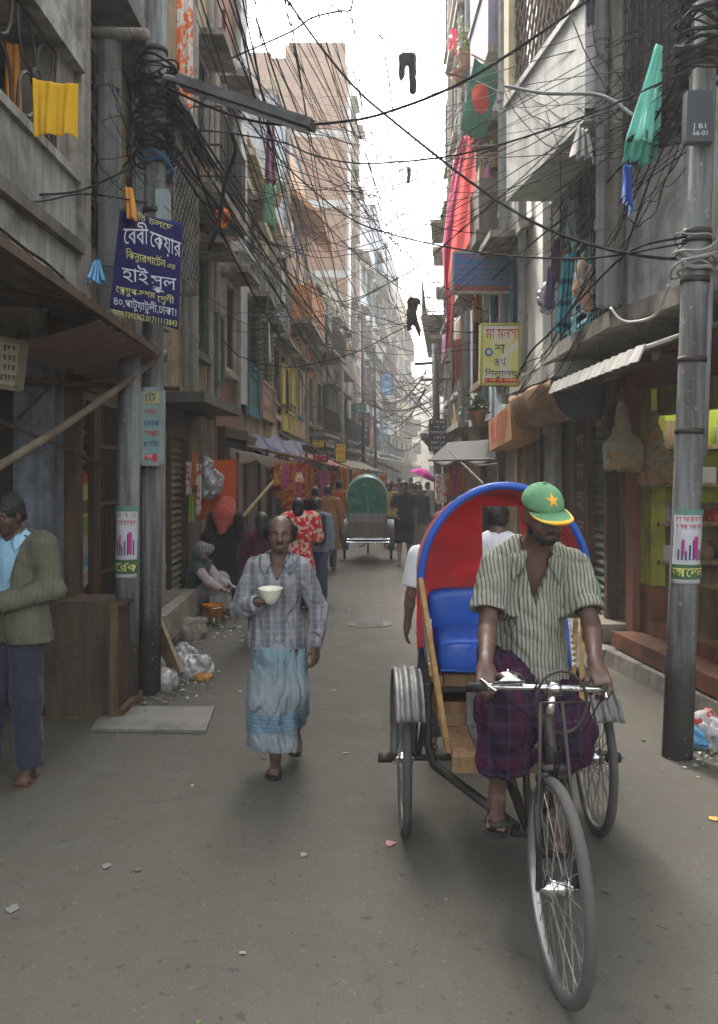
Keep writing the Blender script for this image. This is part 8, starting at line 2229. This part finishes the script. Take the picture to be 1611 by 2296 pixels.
mb = MB(); mb.box((-2.0, 14.4, .76), (-1.93, 18.6, 2.1)); mb.build('back_cloth', cloth('dark_red_backcloth', (.10, .025, .02)), stall)
pole_thing('bamboo_pole', 'pale bamboo stick slanting up from the woman in black to the tarpaulin', 'bamboo pole', [P(533, 1172, 12.6), P(648, 1040, 15.2)], .026, wood('pale_bamboo', (.46, .36, .18), (.30, .22, .1), (3, 3, 9)))
GOODS = [cloth('goods_red', (.34, .03, .025), (.40, .24, .04)), cloth('goods_yellow', (.42, .27, .03), (.38, .08, .03)), cloth('goods_green', (.27, .34, .04), (.1, .3, .08)), cloth('goods_dark_red', (.18, .015, .02), (.30, .07, .05)), cloth('goods_orange', (.45, .14, .025)), cloth('goods_pink', (.42, .08, .16)), cloth('goods_blue', (.05, .22, .50)), cloth('goods_white', (.6, .58, .5), (.5, .08, .05))]
rg = random.Random(8)
gl = ['dark red beaded hangings at the front of the tarpaulin stall', 'yellow packet strip hanging at the tarpaulin stall', 'red packet strip hanging at the tarpaulin stall', 'lime green packet strip hanging at the tarpaulin stall', 'orange packet strip hanging at the tarpaulin stall', 'pink packet strip hanging at the tarpaulin stall']
gi = [3, 1, 0, 2, 4, 5]
for i in range(26):
    k = rg.choice((0, 0, 0, 1, 2, 2, 3, 4, 5)); f = (i + rg.random() * .6) / 26; y = 14.3 + 4.2 * f; x = -1.25 + .28 * f + rg.uniform(-.12, .06); z1 = 1.95 - rg.random() * .1; L = rg.uniform(.35, .8); wd = rg.uniform(.10, .2)
    mb = MB(); n = max(3, int(L / .11))
    for j in range(n):
        q = z1 - L * j / n; mb.obox((x + rg.uniform(-.015, .015), y, q - L / n / 2), (wd, .05, L / n * .86), Euler((rg.uniform(-.15, .15), rg.uniform(-.1, .1), rg.uniform(-.3, .3))))
    mb.tube([(x, y, z1 + .2), (x, y, z1 - L)], .006, 4)
    tag(mb.build('packet_strip', GOODS[gi[k]]), gl[k], 'packet strip', 'strips of goods hanging at the tarpaulin stall')
c = P(617, 1066, 15.6); mb = MB(); mb.ball(c, .075, 10, (1, 1, .8)); tag(mb.build('blue_bag', plain('blue_plastic', (.03, .20, .50), .5), None, True), 'small blue bag hanging in the tarpaulin stall', 'bag')
c = P(668, 1070, 15.8); mb = MB(); mb.prism([c + Vector((-.07, 0, .08)), c + Vector((.07, 0, .08)), c + Vector((.10, 0, -.08)), c + Vector((-.10, 0, -.08))], (0, .12, 0)); tag(mb.build('paper_lamp', cloth('white_orange_paper', (.75, .70, .60), (.75, .35, .05))), 'white and orange box hanging beside the blue bag', 'hanging box')
bag('bunch of silvery wrapped packets hanging beside the orange board', P(474, 1082, 11.7), (.13, .1, .16), 71, plain('silver_wrap', (.34, .34, .33), .35, .4), 'packets', 'packet_bunch')
bag('smaller bunch of silvery packets above the first bunch', P(464, 1045, 11.75), (.07, .06, .10), 72, plain('silver_wrap', (.34, .34, .33), .35, .4), 'packets', 'packet_bunch')
for i, (u, v0, v1, k, lb) in enumerate(((418, 1035, 1110, 7, 'red and white garland hanging by the closed yellow brown shutter'), (430, 1010, 1090, 4, 'orange strip of packets hanging by the shutter'), (440, 1040, 1150, 7, 'long red and white strip nearest the orange board'), (424, 1105, 1170, 2, 'green and yellow cloth hanging low by the shutter'))):
    drape('hanging_goods', lb, 'goods', pq((u, v0, 11.3), (u + 12, v0, 11.3), (u + 11, v1, 11.3), (u - 1, v1, 11.3)), GOODS[k], 2, .03, seed=80 + i)
# more far stalls along the left: small awnings and goods
for i, (u0, v0, u1, v1, d, col, lb) in enumerate(((735, 1040, 800, 1052, 24, (.42, .20, .14), 'faded pink awning beyond the tarpaulin stall'), (800, 1050, 870, 1058, 30, (.30, .26, .2), 'tan awning near the green rickshaw'), (862, 1038, 905, 1060, 36, (.30, .20, .12), 'brown awning at the far left bend'), (700, 1000, 745, 1030, 22, (.25, .23, .22), 'grey awning above the red sign'))):
    a, b = P(u0, v0, d), P(u1, v1, d + 1.5); a2, b2 = a + Vector((-.9, .8, .35)), b + Vector((-.9, .8, .35))
    corrug(a, b, a2, b2, 6, .02, .01, .06).build('tmp_awning', cloth('far_awning_%d' % i, col), None); o = bpy.data.objects['tmp_awning']; o.name = 'awning'; tag(o, lb, 'awning')
for i in range(12):
    u = rg.uniform(700, 860); d = 21 + (u - 700) / 160 * 14; k = rg.randrange(8); p = P(u, 1070 + rg.uniform(0, 20), d)
    drape('hanging_goods', 'bright goods hanging at the far left shops', 'goods', [p + Vector((-.15, 0, .4)), p + Vector((.15, 0, .4)), p + Vector((.15, 0, -.35)), p + Vector((-.15, 0, -.35))], GOODS[k], 2, .05, seed=90 + i, nu=8, nv=6, group='bright goods at the far left shops')
# ------------------------------------------------------------------ right lane side
rs = thing('curved_signboard', 'long curved brown signboard hung under the concrete ledge on the right', 'signboard', (1.9, 9.8, 2.4))
mb = MB()
def curv(u, v):
    y = 8.75 + 2.4 * u; a = v * 1.25; return Vector((1.86 + .30 * (1 - math.cos(a)) + .02 * math.sin(u * 12), y, 2.70 - .42 * math.sin(a)))
mb.sheet(curv, 24, 10, .02); mb.build('curved_board', wood('brown_sign_face', (.34, .20, .09), (.20, .11, .05), (8, .8, 8)), rs, True)
mb = MB(); mb.prism([curv(0, f / 8) + Vector((0, -.01, 0)) for f in range(9)] + [Vector((2.35, 8.74, 2.30)), Vector((2.35, 8.74, 2.70))], (0, -.03, 0)); mb.build('end_board', plain('dark_blue_end', (.03, .045, .06), .7), rs)
rb_ = thing('box_sign', 'old orange box sign with faded marks beside the curved signboard', 'sign', (1.9, 12, 2.3))
q = pq((1096, 945, 12.9), (1143, 905, 11.3), (1148, 985, 11.3), (1098, 1012, 12.9)); mb = MB(); mb.prism(q, (.35, .05, 0)); mb.build('box', grime('orange_brown_sign', (.46, .24, .10), amt=.35), rb_)
mb = MB()
for k in range(4):
    f = .15 + k * .2; a0 = q[0].lerp(q[3], f); b0 = q[1].lerp(q[2], f); scrawl(mb, lambda x, y: a0.lerp(b0, x) + Vector((-.012, -.006, y)), .08, .9, -.05, .08, 6, rg)
mb.build('lettering', L_RED, rb_)
dk = thing('tarpaulin_awning', 'black tarpaulin awning propped on sticks behind the rickshaw hood', 'awning', (1.5, 15, 2.2))
mb = MB(); A, B_, Cc, Dd = P(962, 1032, 16.0), P(1120, 1030, 12.6), P(1100, 985, 13.4), P(1005, 992, 17.0)
mb.sheet(lambda u, v: A.lerp(B_, u).lerp(Dd.lerp(Cc, u), v) + Vector((0, 0, -.10 * math.sin(u * math.pi * 2) ** 2 * (1 - v))), 20, 8, .01); mb.build('tarpaulin', cloth('black_tarpaulin', (.045, .045, .045)), dk, True)
mb = MB(); mb.tube([A, B_], .02, 6); mb.tube([P(1010, 1012, 15), P(1085, 1085, 12.9)], .016, 6); mb.tube([P(1070, 1045, 13.4), P(1118, 1040, 12.6)], .014, 6); mb.build('sticks', WOODD, dk)
um = thing('umbrella', 'magenta umbrella held open over the far right crowd', 'umbrella', tuple(P(955, 1100, 21)))
c = P(956, 1052, 21); mb = MB(); mb.lathe([(.001, .0), (.12, -.03), (.25, -.10), (.33, -.2), (.32, -.2), (.24, -.11), (.001, -.02)], c, Matrix.Rotation(R(25), 3, 'Y'), 8, False); mb.build('canopy', cloth('magenta_umbrella', (.62, .05, .35), None, .8, .1, .3), um)
mb = MB(); mb.tube([c, c + Vector((-.25, 0, -.6))], .01, 6); mb.build('shaft', IRON, um)
for i, (u, v, k, lb) in enumerate(((1022, 1080, 5, 'pink and white goods hanging under the black tarpaulin'), (1008, 1075, 0, 'red goods hanging under the black tarpaulin'), (990, 1095, 7, 'white goods hanging beside the leaning far pole'), (1040, 1070, 4, 'orange goods hanging under the black tarpaulin'))):
    p = P(u, v, 15.5); drape('hanging_goods', lb, 'goods', [p + Vector((-.1, 0, .25)), p + Vector((.1, 0, .25)), p + Vector((.1, 0, -.25)), p + Vector((-.1, 0, -.25))], GOODS[k], 2, .04, seed=110 + i, nu=8, nv=6)
# bundles of wrapped goods hanging by the shop door
def net_bundle(label, top, c, r, seed, fill):
    root = thing('goods_bundle', label, 'bundle', tuple(c)); c = Vector(c); top = Vector(top)
    S_ = SDF(c - Vector((.25, .2, .25)), Vector((c.x + .25, c.y + .2, top.z + .05)), .01)
    S_.rbox(c, r, None, .03, .03); S_.cap(c + Vector((0, 0, r[2] * .4)), c + (top - c) * .8, r[0] * .85, .02, .05); S_.cap(c + (top - c) * .7, top, .02, .012, .03); S_.folds(.03, seed, 22, (1, 1, .5)); S_.folds(.012, seed + 5, 60, (1, 1, 1)); S_.build('wrapping', fill, root)
    mb = MB(); mb.tube([top, top + Vector((0, 0, .12))], .006, 5); mb.build('string', BAMBOO, root)
net_bundle('bundle of wrapped goods in dull plastic hanging left of the yellow green shop', P(1395, 900, 7.5), P(1398, 1022, 7.5), (.13, .08, .11), 3, cloth('dull_yellow_wrap', (.155, .14, .10), (.20, .125, .05)))
net_bundle('second bundle hanging inside the edge of the yellow green shop', P(1468, 930, 7.6), P(1470, 1050, 7.6), (.11, .08, .13), 4, cloth('dull_red_wrap', (.16, .135, .08), (.19, .085, .045)))
# shop goods on the shelves
for z in (.985, 1.335, 1.695, 2.035):
    x = 2.78
    while x < 4.2:
        w_ = rg.uniform(.09, .2); hgt = rg.uniform(.1, .26); p = Vector((x + w_ / 2, 8.16 + rg.uniform(.08, .2), z)); mb = MB()
        if rg.random() < .45: mb.lathe([(w_ * .4, 0), (w_ * .42, hgt * .75), (w_ * .3, hgt * .82), (w_ * .32, hgt * .82), (w_ * .32, hgt), (.001, hgt)], p, None, 14); nm = ('goods_jar', 'jar')
        else: mb.obox(p + Vector((0, 0, hgt / 2)), (w_, w_, hgt), Euler((0, 0, rg.uniform(-.2, .2)))); nm = ('goods_box', 'box')
        tag(mb.build(nm[0], rg.choice([GOODS[1], GOODS[3], PB_C, WOODM, WOODD, PB_G, PB_C])), 'small dusty %s on the shelves of the yellow green shop' % nm[1], nm[1], 'goods on the shop shelves')
        x += w_ + rg.uniform(.02, .1)
tl = thing('tube_light', 'lit white tube light under the ceiling of the yellow green shop', 'tube light', (3.4, 7.95, 2.4))
mb = MB(); mb.tube([(2.95, 7.95, 2.40), (3.9, 7.95, 2.40)], .018, 10)
em = bpy.data.materials.new('lit_tube'); em.use_nodes = True; e_ = em.node_tree.nodes['Principled BSDF']; e_.inputs['Emission Color'].default_value = (.95, 1, .85, 1); e_.inputs['Emission Strength'].default_value = 9.0
mb.build('tube', em, tl, True); mb = MB(); mb.box((2.9, 7.92, 2.42), (3.95, 7.98, 2.46)); mb.build('fitting', WHITEP, tl)
# rubbish at the right edge and step blocks
for i, (u, v, d, r, m_, lb) in enumerate(((1578, 1655, 6.0, (.12, .1, .10), cloth('red_white_wrapper', (.50, .45, .42), (.50, .06, .04)), 'red and white wrapper bag in the rubbish right of the pole'), (1560, 1672, 5.9, (.09, .08, .07), PB_B, 'pale blue bag in the rubbish right of the pole'), (1605, 1670, 5.9, (.10, .09, .09), PB_W, 'white bag in the rubbish at the right edge'))):
    p = P(u, v, d); p.z = r[2] * .8; bag(lb, p, r, 120 + i, m_)
mb = MB()
for i in range(200):
    mb.cur = rg.randrange(5); x = rg.gauss(2.35, .14); y = rg.gauss(5.75, .2); s_ = rg.uniform(.008, .035); a = rg.uniform(0, 6.28); dx, dy = math.cos(a) * s_, math.sin(a) * s_; z = .006 + rg.random() * .012
    mb.add([(x - dx, y - dy, z), (x + dy * .5, y - dx * .5, z + rg.random() * .015), (x + dx, y + dy, z), (x - dy * .5, y + dx * .5, z + rg.random() * .02)], [(0, 1, 2, 3)])
tag(mb.build('litter', SCR), kind='stuff')
mb = MB(); mb.box((2.33, 8.7, .15), (2.62, 9.3, .32)); tag(mb.build('stone_step', STEP), 'low stone step at the door left of the yellow green shop', 'step')
# vertical writing board between the shutters on the right
vb = thing('lettered_board', 'dark vertical board with faded letters behind the driver', 'board', (2.5, 9.95, 1.2))
mb = MB(); RW.box(mb, 9.82, 10.33, .9, 2.35, .055, .075); mb.build('board', grime('dark_maroon_board', (.06, .035, .03), amt=.3), vb)
mb = MB()
for i, wd in enumerate(('গ', 'ম', 'হ', 'ল')): write(mb, wd, lambda x, y: RW.pt(10.26 - x * .36, y, .08), .1, .9, 2.02 - i * .32, .2)
mb.build('lettering', paint('faded_tan', (.22, .16, .11)), vb)
# ------------------------------------------------------------------ haze
def make_haze():
    mb = MB(); mb.box((-70, -9, -1.2), (75, 340, 27.5))
    m = bpy.data.materials.new('haze_air'); m.use_nodes = True
    t = m.node_tree
    for n in list(t.nodes):
        if n.type != 'OUTPUT_MATERIAL': t.nodes.remove(n)
    out = [n for n in t.nodes if n.type == 'OUTPUT_MATERIAL'][0]
    v = t.nodes.new('ShaderNodeVolumePrincipled')
    v.inputs['Color'].default_value = (.92, .91, .88, 1)
    v.inputs['Density'].default_value = HAZE
    v.inputs['Anisotropy'].default_value = .25
    t.links.new(v.outputs[0], out.inputs['Volume'])
    o = mb.build('haze', m)
    tag(o, kind='stuff')
HAZE = .0026
make_haze()
